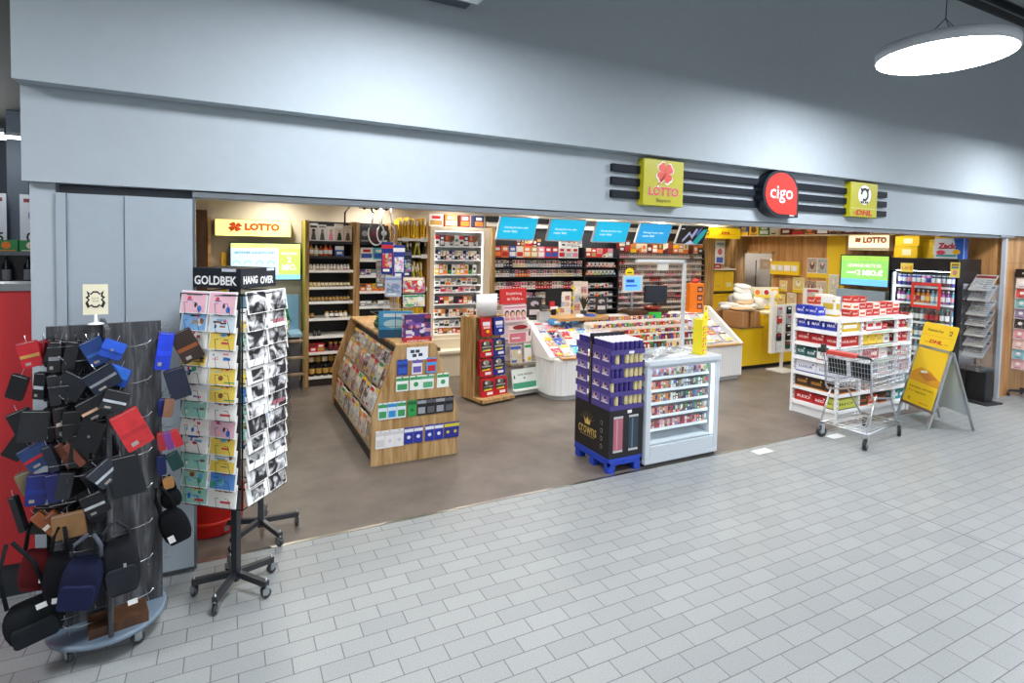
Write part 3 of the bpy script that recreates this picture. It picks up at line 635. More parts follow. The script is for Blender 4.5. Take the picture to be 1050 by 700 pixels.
def fill_spinner(C, rz, half, z0, z1, rows, faces, unit, group):
    base = L4(C[0], C[1], 0, rz); n = 0
    for fi, (a, style, fname) in enumerate(faces):
        for k in range(rows):
            z = z0+.01+(z1-z0-.02)*(rows-1-k)/rows
            for c in (0, 1):
                n += 1; v = random.randint(0, 23)
                wd = .172 if half > .17 else .14; h = (z1-z0)/rows*1.28
                cname = {0: ['pastel','colourful','bright','floral','sunny','watercolour'][v % 6], 1: ['black and white photo','grey photo','dark monochrome','black and white city'][v % 4]}[style]
                M = base @ L4(0,0,0,a) @ L4((c-.5)*half*.93+(-.014, .014)[fi], -half-.018, z, R(random.uniform(-2,2)), R(-9))
                put(greet(wd, h, style, v), 'greeting_card', '%s card, %s row down, %s column of the %s' % (cname, nth(k+1), 'outer' if c == (0 if fi == 0 else 1) else 'corner-side', fname), 'greeting card', group, M)
                if random.random() < .5:   # a second card peeping behind
                    pass
sp = thing('card_spinner', 'tall black wire card spinner headed GOLDBEK and HANG OVER on five casters', 'card rack', (.036, 3.668, 0), R(-39))
five_leg_base(sp, .235, 1.84, start=65)
spinner_cage(sp, .195, .60, 1.80, 12, (0, PI/2))
m = MB(); m.box(-.155, .155, -.155, .155, 1.832, 1.945, '1f232b', 'plastic'); m.build('header', sp)
m = MB(); F = frame((0,-.1555,1.882),'-y'); m.text('GOLDBEK', F, -.005, -.006, .275, .052, 'f2f2f2', bold=.03); m.rect(F, .035, .045, .125, .062, 'c9ced8')
F = frame((.1555,0,1.882),'+x'); m.text('HANG', F, -.075, -.002, .12, .045, 'f2f2f2', bold=.03); m.text('OVER', F, .07, -.008, .12, .045, 'f2f2f2', bold=.03); m.rect(F, .07, .045, .14, .062, 'c9ced8'); m.build('header_lettering', sp)
fill_spinner((.036, 3.668), R(-39), .195, .60, 1.80, 12, ((0, 0, 'GOLDBEK side'), (PI/2, 1, 'HANG OVER side')), '', 'greeting cards on the tall spinner')
sp2 = thing('card_spinner', 'second black wire card spinner half hidden behind the tall one', 'card rack', (.2, 4.3, 0), 0)
five_leg_base(sp2, .26, 1.6, start=80)
spinner_cage(sp2, .15, .62, 1.62, 8, (0, PI/2))
fill_spinner((.2, 4.3), 0, .15, .62, 1.62, 8, ((0, 0, 'spinner behind'), (PI/2, 1, 'hidden spinner')), '', 'greeting cards on the spinner behind')
# spinner by the mall wall
sp3 = thing('card_spinner', 'white wire card spinner with black header by the wooden mall wall', 'card rack', (10.62, 3.78, 0), R(-12))
five_leg_base(sp3, .27, 1.86, '2b2e33', 60)
spinner_cage(sp3, .18, .42, 1.78, 9, (0, -PI/2), 'b9bcc0')
MB().box(-.19, .19, -.19, .19, 1.80, 1.92, '1b1d22', 'plastic').build('header', sp3)
m = MB(); F = frame((0,-.191,1.86)); m.text('CLASSIC', F, -.04, 0, .2, .03, 'white'); F = frame((-.191,0,1.86),'-x'); m.text('CARDS', F, 0, 0, .2, .03, 'white'); m.build('header_lettering', sp3)
def pastel(k):
    def fn():
        c = ['e7b6bf','efe6e2','d9564e','7fc4c4','9a8cae','3d3a3c','e9a8b4','f0c8c0','8ec7d6'][k]; m = MB(); m.box(-.082,.082,0,.006,0,.15,'f2efec'); m.rect(F0,-.076,.005,.076,.145,c,'paint',.0008)
        m.disc(F0,0,.08,.03,.025,'f6f2ee',z=.0008); m.rect(F0,-.04,.02,.04,.028,'5a4a50','paint',.0006,.0008); return m.mesh('greeting_card')
    return cached(('pastel', k), fn)
for k in range(9):
    for fi, a in enumerate((0, -PI/2)):
        for c in (0, 1):
            cc = (k+c+fi) % 9
            put(pastel(cc), 'greeting_card', '%s greeting card, %s row down, %s column of the mall spinner %s' % (['pink','white','red','turquoise','lilac','dark','rose','peach','pale blue'][cc], nth(k+1), ('first','second')[c], ('front','side')[fi]), 'greeting card', 'cards on the mall wall spinner',
                L4(10.62,3.78,0,R(-12)) @ L4(0,0,0,a) @ L4((c-.5)*.18, -.2, .43+.151*(8-k), 0, R(-8)))
# red bin
m = MB(); m.lathe([(.19,0),(.2,.01),(.215,.25),(.225,.27),(.21,.275),(.2,.25),(.185,.03),(0,.03)], n=32, col='c61d16', mat='gloss')
t = thing('waste_bin', 'low round glossy red tub standing behind the grey folding panels', 'bin', (-.11, 4.58, 0)); m.build('body', t)
MB().lathe([(.205,.09),(.209,.09),(.2115,.115),(.206,.115)], n=32, col='d9301f', mat='gloss').build('band', t)

# ------------------------------------------------------------------ magazine gondola
GX0, GX1, GY0, GY1 = 1.185, 2.055, 5.2, 7.47
HEX = [(GX0,0),(GX1,0),(GX1-.005,.47),(1.80,1.14),(1.425,1.14),(GX0+.012,.50)]
gd = thing('magazine_gondola', 'long low oak gondola with slanted magazine pockets and black plinth', 'gondola', (1.62, 6.33, 0))
G0 = Matrix.Translation((-1.62, -6.33, 0))
MB(G0).prism(HEX, 'y', GY0, GY0+.035, 'wood', 'wood').build('end_panel', gd); MB(G0).prism(HEX, 'y', GY1-.035, GY1, 'wood', 'wood').build('end_panel', gd)
MB(G0).box(GX0+.03, GX1-.03, GY0+.035, GY1-.035, 0, .12, '1b1b1c').build('plinth', gd)
MB(G0).box(1.425, 1.80, GY0+.035, GY1-.035, 1.115, 1.14, 'wood', 'wood').build('top_board', gd)
MB(G0).prism([(1.30,.12),(1.90,.12),(1.90,.4),(1.70,1.115),(1.52,1.115),(1.30,.4)], 'y', GY0+.035, GY1-.035, 'wood', 'darkwood').build('core', gd)
tiers = [(1.205,.13,-8),(1.245,.42,-20),(1.33,.67,-22),(1.41,.86,-22)]
for x, z, tl in tiers:
    MB(G0).box(x, x+.075, GY0+.04, GY1-.04, z-.012, z, 'wood', 'wood').build('shelf_board', gd)
    m = MB(G0); 
    for q in range(3):
        y0 = GY0+.05+q*.72; m.box(x-.006, x-.003, y0, y0+.70, z-.01, z+.16, 'white', 'acrylic')
    m.build('acrylic_front', gd)
MB(G0).box(GX1-.03, GX1-.02, GY0+.035, GY1-.035, .12, .45, 'wood', 'wood').build('side_board', gd)
mc = [('red','yellow'),('white','red'),('beige','red'),('orange','yellow'),('cream','green'),('tan','cream'),('brown','yellow'),('maroon','white'),('white','yellow'),('tan','red'),('cream','orange'),('maroon','yellow')]
for ti, (x, z, tl) in enumerate(tiers):
    for k in range(11):
        y = GY0+.13+k*.198
        for layer in (0,):
            a, b = mc[(k*5+ti*3) % 12]
            M = L4(x+.012, y, z, -PI/2+R(random.uniform(-1.5,1.5)), R(tl*.9))
            put(magazine(.165, random.choice((.235,.25,.22)) if ti < 3 else .16, a, b, .018, 'print', k % 6), 'magazine', '%s magazine with %s title, %s from the front, %s gondola tier up' % (a, b, nth(k+1), nth(ti+1)), 'magazine', 'magazines in the oak gondola', M)
# cards on the gondola end
def end_row(z, items):
    for x, wd, h, a, b, st, lab in items:
        put(hangcard(wd, h, a, b, st), 'gift_card_pack', lab, 'gift card', 'hanging packs on the gondola end', L4(x, GY0-.022, z, 0, R(3)))
        link(cached('peg', lambda: MB().tube([(0,0,0),(0,-.035,0),(0,-.04,.006)], .002, 4, 'silver').mesh('peg')), 'peg', gd, (x-1.62, GY0-6.33, z-.006))
end_row(1.0, [(1.475,.10,.15,'1f2f86','2d56b4',1,'dark blue pack hanging topmost under the slanted edge of the gondola end'),(1.62,.10,.15,'e8e8ea','6a58a8',1,'white pack with violet top, middle of the uppermost row on the gondola end'),(1.765,.10,.15,'3b9ad8','c4202a',1,'sky blue pack with red band, uppermost row on the gondola end')])
end_row(.835, [(1.475,.12,.14,'e9efe9','3d9a5a',1,'white and green pack, first of the second row on the gondola end'),(1.61,.12,.14,'e9efe9','3d9a5a',0,'white and green pack, second of the second row on the gondola end'),(1.73,.12,.14,'e6efe8','58a878',1,'white and green pack, third of the second row on the gondola end'),(1.885,.12,.14,'edf2ed','3d9a5a',0,'white and green pack set apart at the end of the second row')])
it = []
for k in range(3): it.append((1.27+.09*k+.02,.085,.16,'d8e9f2' ,'3d9a5a' if k != 1 else '2d8fd0',1,'light blue pack with green top, %s of three on the gondola end' % nth(k+1)))
it.append((1.575,.085,.16,'2a9a4a','1c6a34',0,'plain green pack between light blue and black ones'))
for k in range(4): it.append((1.67+.095*k,.09,.16,'1a1b1f','5a5c62' if k % 2 else '9a9ca2',1,'black pack with pale lettering, %s of four on the gondola end' % nth(k+1)))
end_row(.60, it)
it = []
for k in range(3): it.append((1.27+.09*k,.088,.17,'efeeee','d8d6d6',0 if k else 1,'white pack with small dark picture, %s of three in the bottom row' % nth(k+1)))
for k in range(4): it.append((1.545+.095*k+(.02 if k > 1 else 0),.088,.16,'2334a0','e8eaf2',0,'royal blue pack with white top, %s of four in the bottom row' % nth(k+1)))
for k in range(2): it.append((1.945+.078*k,.078,.16,'2a2f8c','d8c83a',0,'blue pack with yellow top, %s of two at the corner' % nth(k+1)))
end_row(.335, it)
m = MB(G0); m.box(1.52, 1.73, GY0-.006, GY0, .985, 1.11, 'e6e9ee'); F = frame((1.625, GY0-.0065, 1.05))
for a, b in ((-.05,.02),(.0,.02),(-.03,-.02),(.03,-.015)): m.rect(F, a-.02, b-.015, a+.02, b+.015, '2d3644')
m.build('picture_label', gd)
# goods standing on the gondola
def abstract_poster(wd, h, base, cols, seed, n=9):
    rg = random.Random(seed); m = MB(); m.box(-wd/2, wd/2, 0, .008, 0, h, base)
    for i in range(n):
        c = cols[i % len(cols)]; x, y = rg.uniform(-.4,.4)*wd, rg.uniform(.1,.9)*h
        if i % 2: m.disc(F0, x*.8, y*.9, wd*rg.uniform(.04,.12), wd*rg.uniform(.04,.12), c, z=.0004*i, d=.0006, n=12)
        else: m.rect(F0, max(-wd/2, x-wd*.12), max(0, y-h*.06), min(wd/2, x+wd*.12), min(h, y+h*.07), c, 'paint', .0006, .0004*i)
    return m
t = thing('comic_display', 'purple and red cardboard comic display with red banner on the gondola top', 'display box', (1.665, 5.33, 1.14))
abstract_poster(.27, .27, '5b3a8c', ['c43a5a','e8e4f0','2a2140','8a5ac0','d8a0b8','c9486a','f0e8f4'], 11, 26).build('picture_card', t)
m = MB(); m.box(-.135,.135,.01,.09,0,.1,'6a3f94'); m.box(-.145,.145,-.01,.0,-.03,.045,'c02a30'); m.text('JUNIOR WORLD', frame((0,-.0105,.008)), 0, 0, .22, .022, 'white'); m.build('banner_tray', t)
for k in range(3): put(magazine(.16,.22,('red','purple','pink')[k],('white','yellow','white')[k]), 'comic_book', '%s comic book standing in the purple display, %s of three' % (('red','purple','pink')[k], nth(k+1)), 'comic', 'comics in the purple display', L4(1.60+.06*k, 5.36+.018*k, 1.19, R(3*k-3), R(-6)))
t = thing('puzzle_box', 'large light blue box with sea picture on the gondola top', 'box', (1.52, 5.62, 1.14), R(-18))
MB().box(-.17,.17,0,.07,0,.27,'2f86b8').build('carton', t); m = MB(); F = frame((0,-.001,.135)); m.rect(F,-.165,-.13,.165,.13,'4aa6d8','paint'); m.rect(F,-.165,-.13,.165,-.05,'1d5a80','paint',z=.001); m.disc(F,0,.01,.12,.045,'bfe6f6',z=.001); m.rect(F,-.12,.08,.12,.115,'dff0f8',z=.001); m.rect(F,-.003,-.13,.003,.13,'24506a',z=.002); m.rect(F,-.165,-.02,.165,-.016,'24506a',z=.002); m.build('picture', t)
m = MB(); 
for i in range(9):
    x = -.3+.075*i; m.tube([(x,-.14,0),(x,-.14,.28)], .0018, 4, 'silver')
    m.tube([(x,-.14,.28),(x,.16,.28)], .0018, 4, 'silver')
for i in range(4): m.tube([(-.3,-.14,.0+.093*i),(.3,-.14,.0+.093*i),(.3,.16,.093*i),(-.3,.16,.093*i)], .0018, 4, 'silver', closed=True)
t = thing('wire_basket', 'silver wire basket with plush toys on the gondola behind the blue box', 'basket', (1.60, 6.1, 1.14), R(90)); m.build('wire_frame', t)
for k in range(7):
    c = ['3f5a3a','8b8f8a','5a4632','6f7d8c','2f4a5c','9a8a6a','4a6a4a'][k]; m = MB(); m.lathe([(.0,0),(.05,.01),(.065,.05),(.055,.09),(.0,.11)], n=10, col=c, mat='fabric'); m.lathe([(.0,.08),(.035,.09),(.04,.12),(.0,.15)], (0,-.01,0), 8, c, 'fabric')
    for q in (-.028,.028): m.lathe([(.0,.135),(.014,.14),(.0,.16)], (q,-.01,0), 6, c, 'fabric')
    tag(m.build('plush_toy', None, (1.52+.06*(k%3), 5.88+.07*k, 1.145), k), '%s plush toy in the wire basket, %s from the front' % (['moss green','grey','brown','slate','dark teal','sand','fern green'][k], nth(k+1)), 'toy', 'plush toys in the wire basket')
# spinning toy rack above the gondola
t = thing('toy_rack', 'white wire toy rack with hanging bags standing on the gondola', 'rack', (1.60, 6.0, 1.14))
m = MB(); m.tube([(0,0,0),(0,0,1.0)], .008, 6, 'silver'); m.lathe([(.1,0),(.1,.01),(.01,.02)], n=16, col='silver'); m.build('pole', t)
m = MB()
for z in (.5,.75,.98):
    for a in range(0,360,45): m.tube([(0,0,z),(.13*math.cos(R(a)),.13*math.sin(R(a)),z)], .002, 4, 'silver')
m.build('arms', t)
hb = [(-.10,-.10,.98,.12,.34,'1f2a80','c42a34','dark blue pouch with red corner hanging high on the toy rack'),(.02,-.13,.95,.12,.36,'2a3590','e8e8f0','blue and white toy bag in the middle of the toy rack'),(-.13,.05,.78,.10,.3,'8f8478','a79a8a','grey brown toy bag hanging low on the toy rack'),(-.04,-.13,.62,.17,.22,'b9c4d8','7f8fb8','clear bag of blue and white toys on the toy rack'),(.10,-.08,.55,.09,.26,'c82a2a','f2c832','red and yellow toy pouch at the end of the toy rack'),(.14,-.02,.9,.10,.3,'1b1d2c','40445a','black toy bag hanging on the far arm of the toy rack')]
for x, y, z, wd, h, a, b, lab in hb:
    m = MB(); m.rbox(-wd/2, wd/2, -h, 0, 0, .03, .01, a, 'gloss'); F = frame((0,0,-h*.5)); m.rect(F,-wd*.4,-h*.3,wd*.4,h*.15,b,'print',z=.0); m.rect(F,-wd*.5,h*.3,wd*.5,h*.42,b,z=.0); m.rect(F,-wd*.35,-h*.42,wd*.2,-h*.34,'white',z=.0)
    tag(m.build('toy_bag', None, (1.60+x, 6.0+y, 1.14+z), R(-12)), lab, 'toy bag', 'bags on the toy rack')
t = thing('kids_magazine_rack', 'black wire holder with red kids magazine and green card above the comics', 'rack', (1.78, 5.85, 1.14))
m = MB(); m.tube([(-.13,0,0),(-.13,0,.62)], .006, 5, 'black'); m.tube([(.13,0,0),(.13,0,.62)], .006, 5, 'black'); m.box(-.14,.14,0,.05,.28,.29,'black'); m.box(-.14,.14,0,.05,.42,.43,'black'); m.build('wire_frame', t)
put(magazine(.24,.17,'red','cream'), 'kids_magazine', 'red and black kids magazine in the upper pocket of the black holder', 'magazine', None, L4(1.78,5.84,1.58,0,R(-6)))
put(magazine(.24,.13,'cream','green'), 'kids_magazine', 'cream kids magazine with small blue picture in the lower pocket', 'magazine', None, L4(1.78,5.83,1.43,0,R(-6)))

# ------------------------------------------------------------------ wall shelves at the back
def shelf_unit(name, label, x0, x1, y0, y1, top, levels, side='wood', back='17181b', lips=None, sidecol=None):
    t = thing(name, label, 'shelf unit', ((x0+x1)/2, (y0+y1)/2, 0)); T = Matrix.Translation((-(x0+x1)/2, -(y0+y1)/2, 0))
    MB(T).box(x0, x0+.045, y0, y1, 0, top, 'wood', side).build('side_panel', t); MB(T).box(x1-.045, x1, y0, y1, 0, top, 'wood', side).build('side_panel', t)
    MB(T).box(x0+.045, x1-.045, y1-.03, y1-.015, 0, top, back).build('back_panel', t)
    MB(T).box(x0+.045, x1-.045, y0+.02, y1-.03, 0, .10, '2a221c').build('plinth', t)
    for i, (z, dark) in enumerate(levels):
        m = MB(T); m.box(x0+.045, x1-.045, y0+.01, y1-.03, z-.02, z, '1e1f22' if dark else 'e9e9e6'); m.box(x0+.045, x1-.045, y0, y0+.012, z-.035, z+.004, '1e1f22' if dark else 'f4f4f2'); m.build('shelf', t)
    return t
def shelf_row(gens, x0, x1, y, z, kind, cat, group, where, deep=1, gap=.006, jitter=0, rz=0):
    """gens: callable(i) -> (mesh, width, colour words)"""
    x = x0; i = 0
    while True:
        me, wd, cw = gens(i)
        if x+wd > x1+.001: break
        i += 1
        put(me, kind, '%s %s, %s along on the %s' % (cw, kind.replace('_', ' '), nth(i), where), cat, group, L4(x+wd/2, y+random.uniform(0, jitter), z, R(random.uniform(-2,2)) if jitter else 0))
        x += wd+gap
A0, A1 = .985, 1.70
lv = [(2.12,1),(1.905,1),(1.70,0),(1.455,0),(1.24,0),(.995,0),(.735,0),(.50,0),(.14,0)]
ua = shelf_unit('gift_shelf', 'tall oak shelf with black back and white shelf edges, beside the lottery corner', A0, A1, 8.5, 8.94, 2.42, lv)
MB(Matrix.Translation((-(A0+A1)/2, -8.72, 0))).box(A0-.01, A0, 8.49, 8.94, 0, 2.42, 'a59a30').build('olive_edge', ua)
rg = random.Random(3)
def gcart(wd, d, h, pairs, st=None):
    def f(i):
        a, b = pairs[i % len(pairs)]; s_ = (i if st is None else st) % 5
        return carton(wd, d, h, a, b, s_), wd, '%s and %s' % (a, b)
    return f
def figure_box(i):
    wd, h = .115, .26; a, b = [('white','black'),('white','grey'),('pink','white'),('black','white'),('brown','beige'),('turquoise','tan')][i % 6]
    def fn():
        m = MB(); m.box(-wd/2, wd/2, 0, .1, 0, h-.02*(i % 3), 'ecebea' if i < 3 else 'd8cfc4'); 
        m.poly(F0, [(-wd*.3,.02),(wd*.3,.02),(wd*.22,.09),(.02,.11),(.02,.13),(-.02,.13),(-.02,.11),(-wd*.22,.09)], a if a != 'white' else '55565a', z=0)
        m.disc(F0, 0, .155, .022, .024, b if b != 'white' else 'c8a890', z=0); m.rect(F0, -wd*.4, h*.76, wd*.4, h*.86, b, z=0)
        return m.mesh('gift_box')
    return cached(('fig', i % 6), fn), wd, '%s and %s' % (a, b)
shelf_row(figure_box, A0+.05, A1-.05, 8.53, 2.12, 'gift_box', 'gift box', 'boxed gifts on the top of the oak shelf', 'top shelf of the oak gift shelf')
shelf_row(lambda i: (bottle(.032, .17-.01*(i%3), ['d8803a','b8c4a0','c83a30','d8703a','c8423a','5a8a4a'][i%6], 'white', 'gold'), .064, ['orange','sage','red','amber','scarlet','green'][i%6]), A0+.05, A0+.40, 8.53, 1.905, 'bottle', 'bottle', 'small bottles on the oak gift shelf', 'second shelf of the oak gift shelf', gap=.002)
shelf_row(gcart(.125,.1,.15,[('blue','white'),('navy','white')]), A0+.41, A1-.05, 8.53, 1.905, 'gift_box', 'gift box', 'blue boxes on the oak gift shelf', 'second shelf of the oak gift shelf')
shelf_row(lambda i: (jar(.022, .085, ['d9b48a','e8dcc8','c87a5a','b8a890'][i%4], 'white', 'white'), .044, ['amber','cream','copper','sand'][i%4]), A0+.05, A1-.05, 8.525, 1.70, 'jar', 'jar', 'small jars on the oak gift shelf', 'third shelf of the oak gift shelf', gap=.004)
shelf_row(lambda i: (jar(.025, .085, ['c9b13a','6b5a2a','7a4a34','4a4a4e','8a6a4a'][(i//3)%5], 'cream', 'black'), .05, ['yellow','olive','brown','grey','tan'][(i//3)%5]), A0+.05, A1-.05, 8.525, 1.455, 'jar', 'jar', 'small jars on the oak gift shelf', 'fourth shelf of the oak gift shelf', gap=.003)
shelf_row(lambda i: (jar(.025, .085, ['5a5040','3a3430','6a5a48','8a7a60'][i%4], 'gold', 'black'), .05, ['olive brown','black','taupe','khaki'][i%4]), A0+.05, A1-.05, 8.525, 1.24, 'jar', 'jar', 'small jars on the oak gift shelf', 'fifth shelf of the oak gift shelf', gap=.003)
shelf_row(lambda i: (jar(.03, .10, ['4a3a2a','2e2a28','d8c8a8'][i%3], 'gold', 'black'), .06, ['brown','black','cream'][i%3]), A0+.06, A0+.17, 8.525, .995, 'jar', 'jar', 'small jars on the oak gift shelf', 'sixth shelf of the oak gift shelf')
shelf_row(lambda i: (jar(.03, .095, ['d8c8a8','6a4a3a','2e2a28','b89a6a'][i%4], 'white', 'gold'), .06, ['ivory','cocoa','jet black','golden'][i%4]), A0+.27, A1-.1, 8.525, .995, 'jar', 'jar', 'small jars on the oak gift shelf', 'sixth shelf, middle part of the oak gift shelf')
shelf_row(lambda i: (jar(.028, .10, '2e2d30', '4a4a4e', 'black'), .056, 'dark smoky'), A0+.1, A0+.25, 8.53, .735, 'jar', 'jar', 'small jars on the oak gift shelf', 'seventh shelf of the oak gift shelf')
shelf_row(gcart(.10,.1,.12,[('red','maroon'),('red','gold')]), A0+.06, A0+.28, 8.53, .50, 'gift_box', 'gift box', 'red boxes on the oak gift shelf', 'eighth shelf of the oak gift shelf')
shelf_row(lambda i: (jar(.035, .13, ['3a2a2a','6a2028','2a2622'][i%3], 'maroon', 'gold'), .07, ['dark brown','wine red','black'][i%3]), A0+.32, A1-.05, 8.53, .50, 'jar', 'jar', 'small jars on the oak gift shelf', 'eighth shelf of the oak gift shelf')
shelf_row(lambda i: (jar(.045, .16, '1f1b18', 'gold', 'black', .8), .09, 'black and gold'), A0+.05, A1-.05, 8.53, .14, 'canister', 'canister', 'black and gold canisters at the bottom of the oak shelf', 'bottom gift shelf, lower layer')
shelf_row(lambda i: (jar(.045, .15, ['221c18','4a3020'][i%2], ['cream','gold'][i%2], 'gold', .8), .09, ['black and cream','brown and gold'][i%2]), A0+.05, A1-.05, 8.62, .30, 'canister', 'canister', 'black and gold canisters at the bottom of the oak shelf', 'bottom gift shelf, rear layer')
MB(Matrix.Translation((-(A0+A1)/2, -8.72, 0))).box(A0+.05, A1-.05, 8.61, 8.88, .14, .298, '1f1b18').build('riser', ua)
# second unit
B0, B1 = 1.70, 2.26
ub = shelf_unit('accessory_shelf', 'oak shelf with blue boxes and hanging pipe hoses behind the toy rack', B0, B1, 8.5, 8.94, 2.42, [(2.12,1),(1.86,0),(1.62,0),(1.38,0),(1.15,0),(.90,0),(.65,0),(.14,0)])
shelf_row(lambda i: (carton(.14,.1,[.24,.22,.26][i%3],['2a2a2e','3a2a38','1e1f24'][i%3],['grey','maroon','silver'][i%3], 4), .14, ['dark grey','plum','black'][i%3]), B0+.06, B1-.05, 8.56, 2.12, 'gift_box', 'gift box', 'dark boxes behind the hanging hoses', 'top shelf behind the hanging hoses')
shelf_row(gcart(.19,.1,.18,[('white','blue'),('turquoise','blue')],1), B0+.06, B1-.05, 8.53, 1.86, 'tube_box', 'box', 'blue and white boxes on the accessory shelf', 'second shelf under the hoses')
shelf_row(gcart(.075,.08,.09,[('grey','purple'),('white','purple'),('teal','white')]), B0+.06, B1-.05, 8.53, 1.62, 'small_box', 'box', 'small boxes on the accessory shelf', 'third shelf under the hoses')
shelf_row(gcart(.085,.08,.11,[('orange','brown'),('orange','white'),('yellow','orange')]), B0+.06, B1-.05, 8.53, 1.38, 'small_box', 'box', 'small boxes on the accessory shelf', 'fourth shelf under the hoses')
shelf_row(gcart(.085,.08,.08,[('grey','white'),('silver','grey'),('black','silver')]), B0+.06, B1-.05, 8.53, 1.15, 'small_box', 'box', 'small boxes on the accessory shelf', 'fifth shelf under the hoses')
for i, (x, c) in enumerate(((1.80,'1a1b1d'),(1.98,'e8e8ea'),(2.13,'e2e2e6'))):
    t = thing('pipe_hose', ['black water pipe hose arching over the two oak shelves','white water pipe hose looping in front of the dark boxes','white water pipe hose hanging beside the envelope rack'][i], 'hose', (x, 8.46, 2.3))
    m = MB()
    if i == 0: m.tube([(-.28,0,.05),(-.28,0,.25),(-.2,0,.36),(-.05,0,.40),(.08,0,.36),(.14,0,.25)], .013, 8, c, 'plastic')
    else:
        P = [(.10*math.sin(R(a))*(1+.2*i), .01*math.sin(R(a*2)), -.05-.17*math.cos(R(a))) for a in range(-150, 160, 15)]; P = [(-.05,0,.3)]+P[::1]+[(.07,0,.34)]; m.tube(P, .011, 8, c, 'plastic')
    m.build('hose', t); m = MB(); m.tube([(-.08,.02,.33),(.08,.02,.33)], .008, 6, 'black', 'metal'); m.lathe([(.0,.30),(.03,.32),(.035,.36),(.0,.38)], n=8, col='black', mat='plastic'); m.build('mouthpiece', t)
# envelopes
C0, C1 = 2.26, 2.83
uc = shelf_unit('envelope_rack', 'oak rack filled with yellow padded envelopes and white price clips', C0, C1, 8.45, 8.94, 2.40, [(2.19,0),(1.93,0),(1.42,0),(1.0,0),(.55,0)], back='5a4a20')
for li, (z, h, n, cols) in enumerate(((2.19,.34,11,['e0b416','d4a814']), (1.93,.22,9,['1e2018','b8a81a','3a5a2a','d8c020']), (1.42,.42,12,['c9b83a','8a8a30','b4a83a','e0c020']), (1.0,.36,11,['e0b81a','d8a814']), (.55,.36,10,['e0b81a','d8b014']))):
    for k in range(n):
        c = cols[k % len(cols)]; hh = h*rg.uniform(.85, 1); tl = rg.uniform(-14, 14) if li in (1, 2) else rg.uniform(-4, 4)
        me = cached(('env', c, round(hh, 2)), lambda: MB().rbox(-.012, .012, 0, hh, 0, .26, .005, c, 'paint').rbox(-.013, .013, hh*.7, hh*.95, -.001, .0, .003, 'e8e0c0', 'paint').mesh('envelope'))
        put(me, 'envelope', '%s padded envelope, %s along in the %s compartment down of the envelope rack' % ('black' if c == '1e2018' else 'green' if c == '3a5a2a' else 'yellow', nth(k+1), nth(li+1)), 'envelope', 'padded envelopes in the rack', L4(C0+.07+(C1-C0-.14)*(k+.5)/n, 8.5+rg.uniform(0,.04), z, 0, 0, R(tl)))
    m = MB(Matrix.Translation((-(C0+C1)/2, -8.695, 0)))
    for q in (.12, .42): m.box(C0+q, C0+q+.09, 8.43, 8.45, z-.045, z+.02, 'eeeeec')
    m.build('price_clip', uc)
# white lit case
D0, D1, DY = 2.86, 3.92, 8.55
t = thing('lit_display_case', 'tall cream framed wall case with bright white shelves of small boxes', 'display case', ((D0+D1)/2, 8.75, 0)); T = Matrix.Translation((-(D0+D1)/2, -8.75, 0)); case = t
m = MB(T); CR = 'ded3bd'
m.box(D0, D0+.08, DY, 8.94, .58, 2.40, CR); m.box(D1-.13, D1, DY, 8.94, .58, 2.40, CR); m.box(D0+.08, D1-.13, DY, 8.94, 2.33, 2.40, CR); m.box(D0+.08, D1-.13, DY, 8.94, .58, .64, CR); m.build('frame', t, bevel=.004)
MB(T).box(D1, D1+.07, 8.5, 8.94, 0, 2.42, 'wood', 'wood').build('wood_edge', t)
MB(T).box(D0+.08, D1-.13, 8.9, 8.93, .64, 2.33, 'f2f4f6').build('back_panel', t)
m = MB(T); m.box(D0+.082, D0+.09, DY+.03, DY+.045, .66, 2.32, 'f6faff', 'strip'); m.box(D1-.14, D1-.132, DY+.03, DY+.045, .66, 2.32, 'f6faff', 'strip'); m.box(D0+.1, D1-.15, DY+.03, DY+.045, 2.32, 2.328, 'f6faff', 'strip'); m.build('led_strip', t)
clv = [2.09,1.865,1.625,1.45,1.335,1.14,.93,.77,.65]
for z in clv: MB(T).box(D0+.08, D1-.13, DY+.06, 8.9, z-.02, z, 'e9edf0').build('shelf', t)
m = MB(T); m.box(D0, D1, 8.35, 8.94, 0, .40, 'd9cfb8'); m.box(D0, D1+.07, 8.30, 8.94, .38, .42, 'e2d9c4'); m.box(D0, D1+.07, 8.5, 8.94, .42, .58, 'd9cfb8'); m.build('lower_cabinet', t)
rows = [(.17,[('white','red'),('navy','white'),('red','white'),('silver','brown'),('white','teal')],.08),(.15,[('white','black'),('blue','white'),('cream','black'),('black','white'),('white','red')],.045),(.16,[('yellow','white'),('orange','white'),('cream','orange'),('green','black'),('white','navy')],.07),(.11,[('white','grey'),('silver','black'),('white','orange')],.09),(.085,[('white','black'),('pink','red'),('white','pink')],.10),(.12,[('black','navy'),('red','black'),('orange','cream'),('tan','white')],.08),(.12,[('white','orange'),('cream','brown'),('orange','white'),('grey','black')],.06),(.10,[('white','grey'),('silver','black'),('white','black')],.085),(.09,[('white','gold'),('red','white'),('orange','brown')],.075)]
for z, (h, pairs, wd), k in zip(clv, rows, range(9)):
    shelf_row(gcart(wd,.09,h,pairs), D0+.11, D1-.16, 8.63, z, 'small_box', 'box', 'small boxes in the lit case', '%s shelf down of the lit case' % nth(k+1), gap=.004, jitter=.01)
for i, (a, b, wd) in enumerate((('white','gold',.24),('orange','white',.2),('maroon','orange',.17),('navy','orange',.17))):
    put(carton(wd,.14,.2,a,b,1), 'display_carton', '%s and %s carton standing on top of the lit case' % (a, b), 'box', 'cartons on the lit case', L4(2.98+.25*i, 8.62, 2.40))
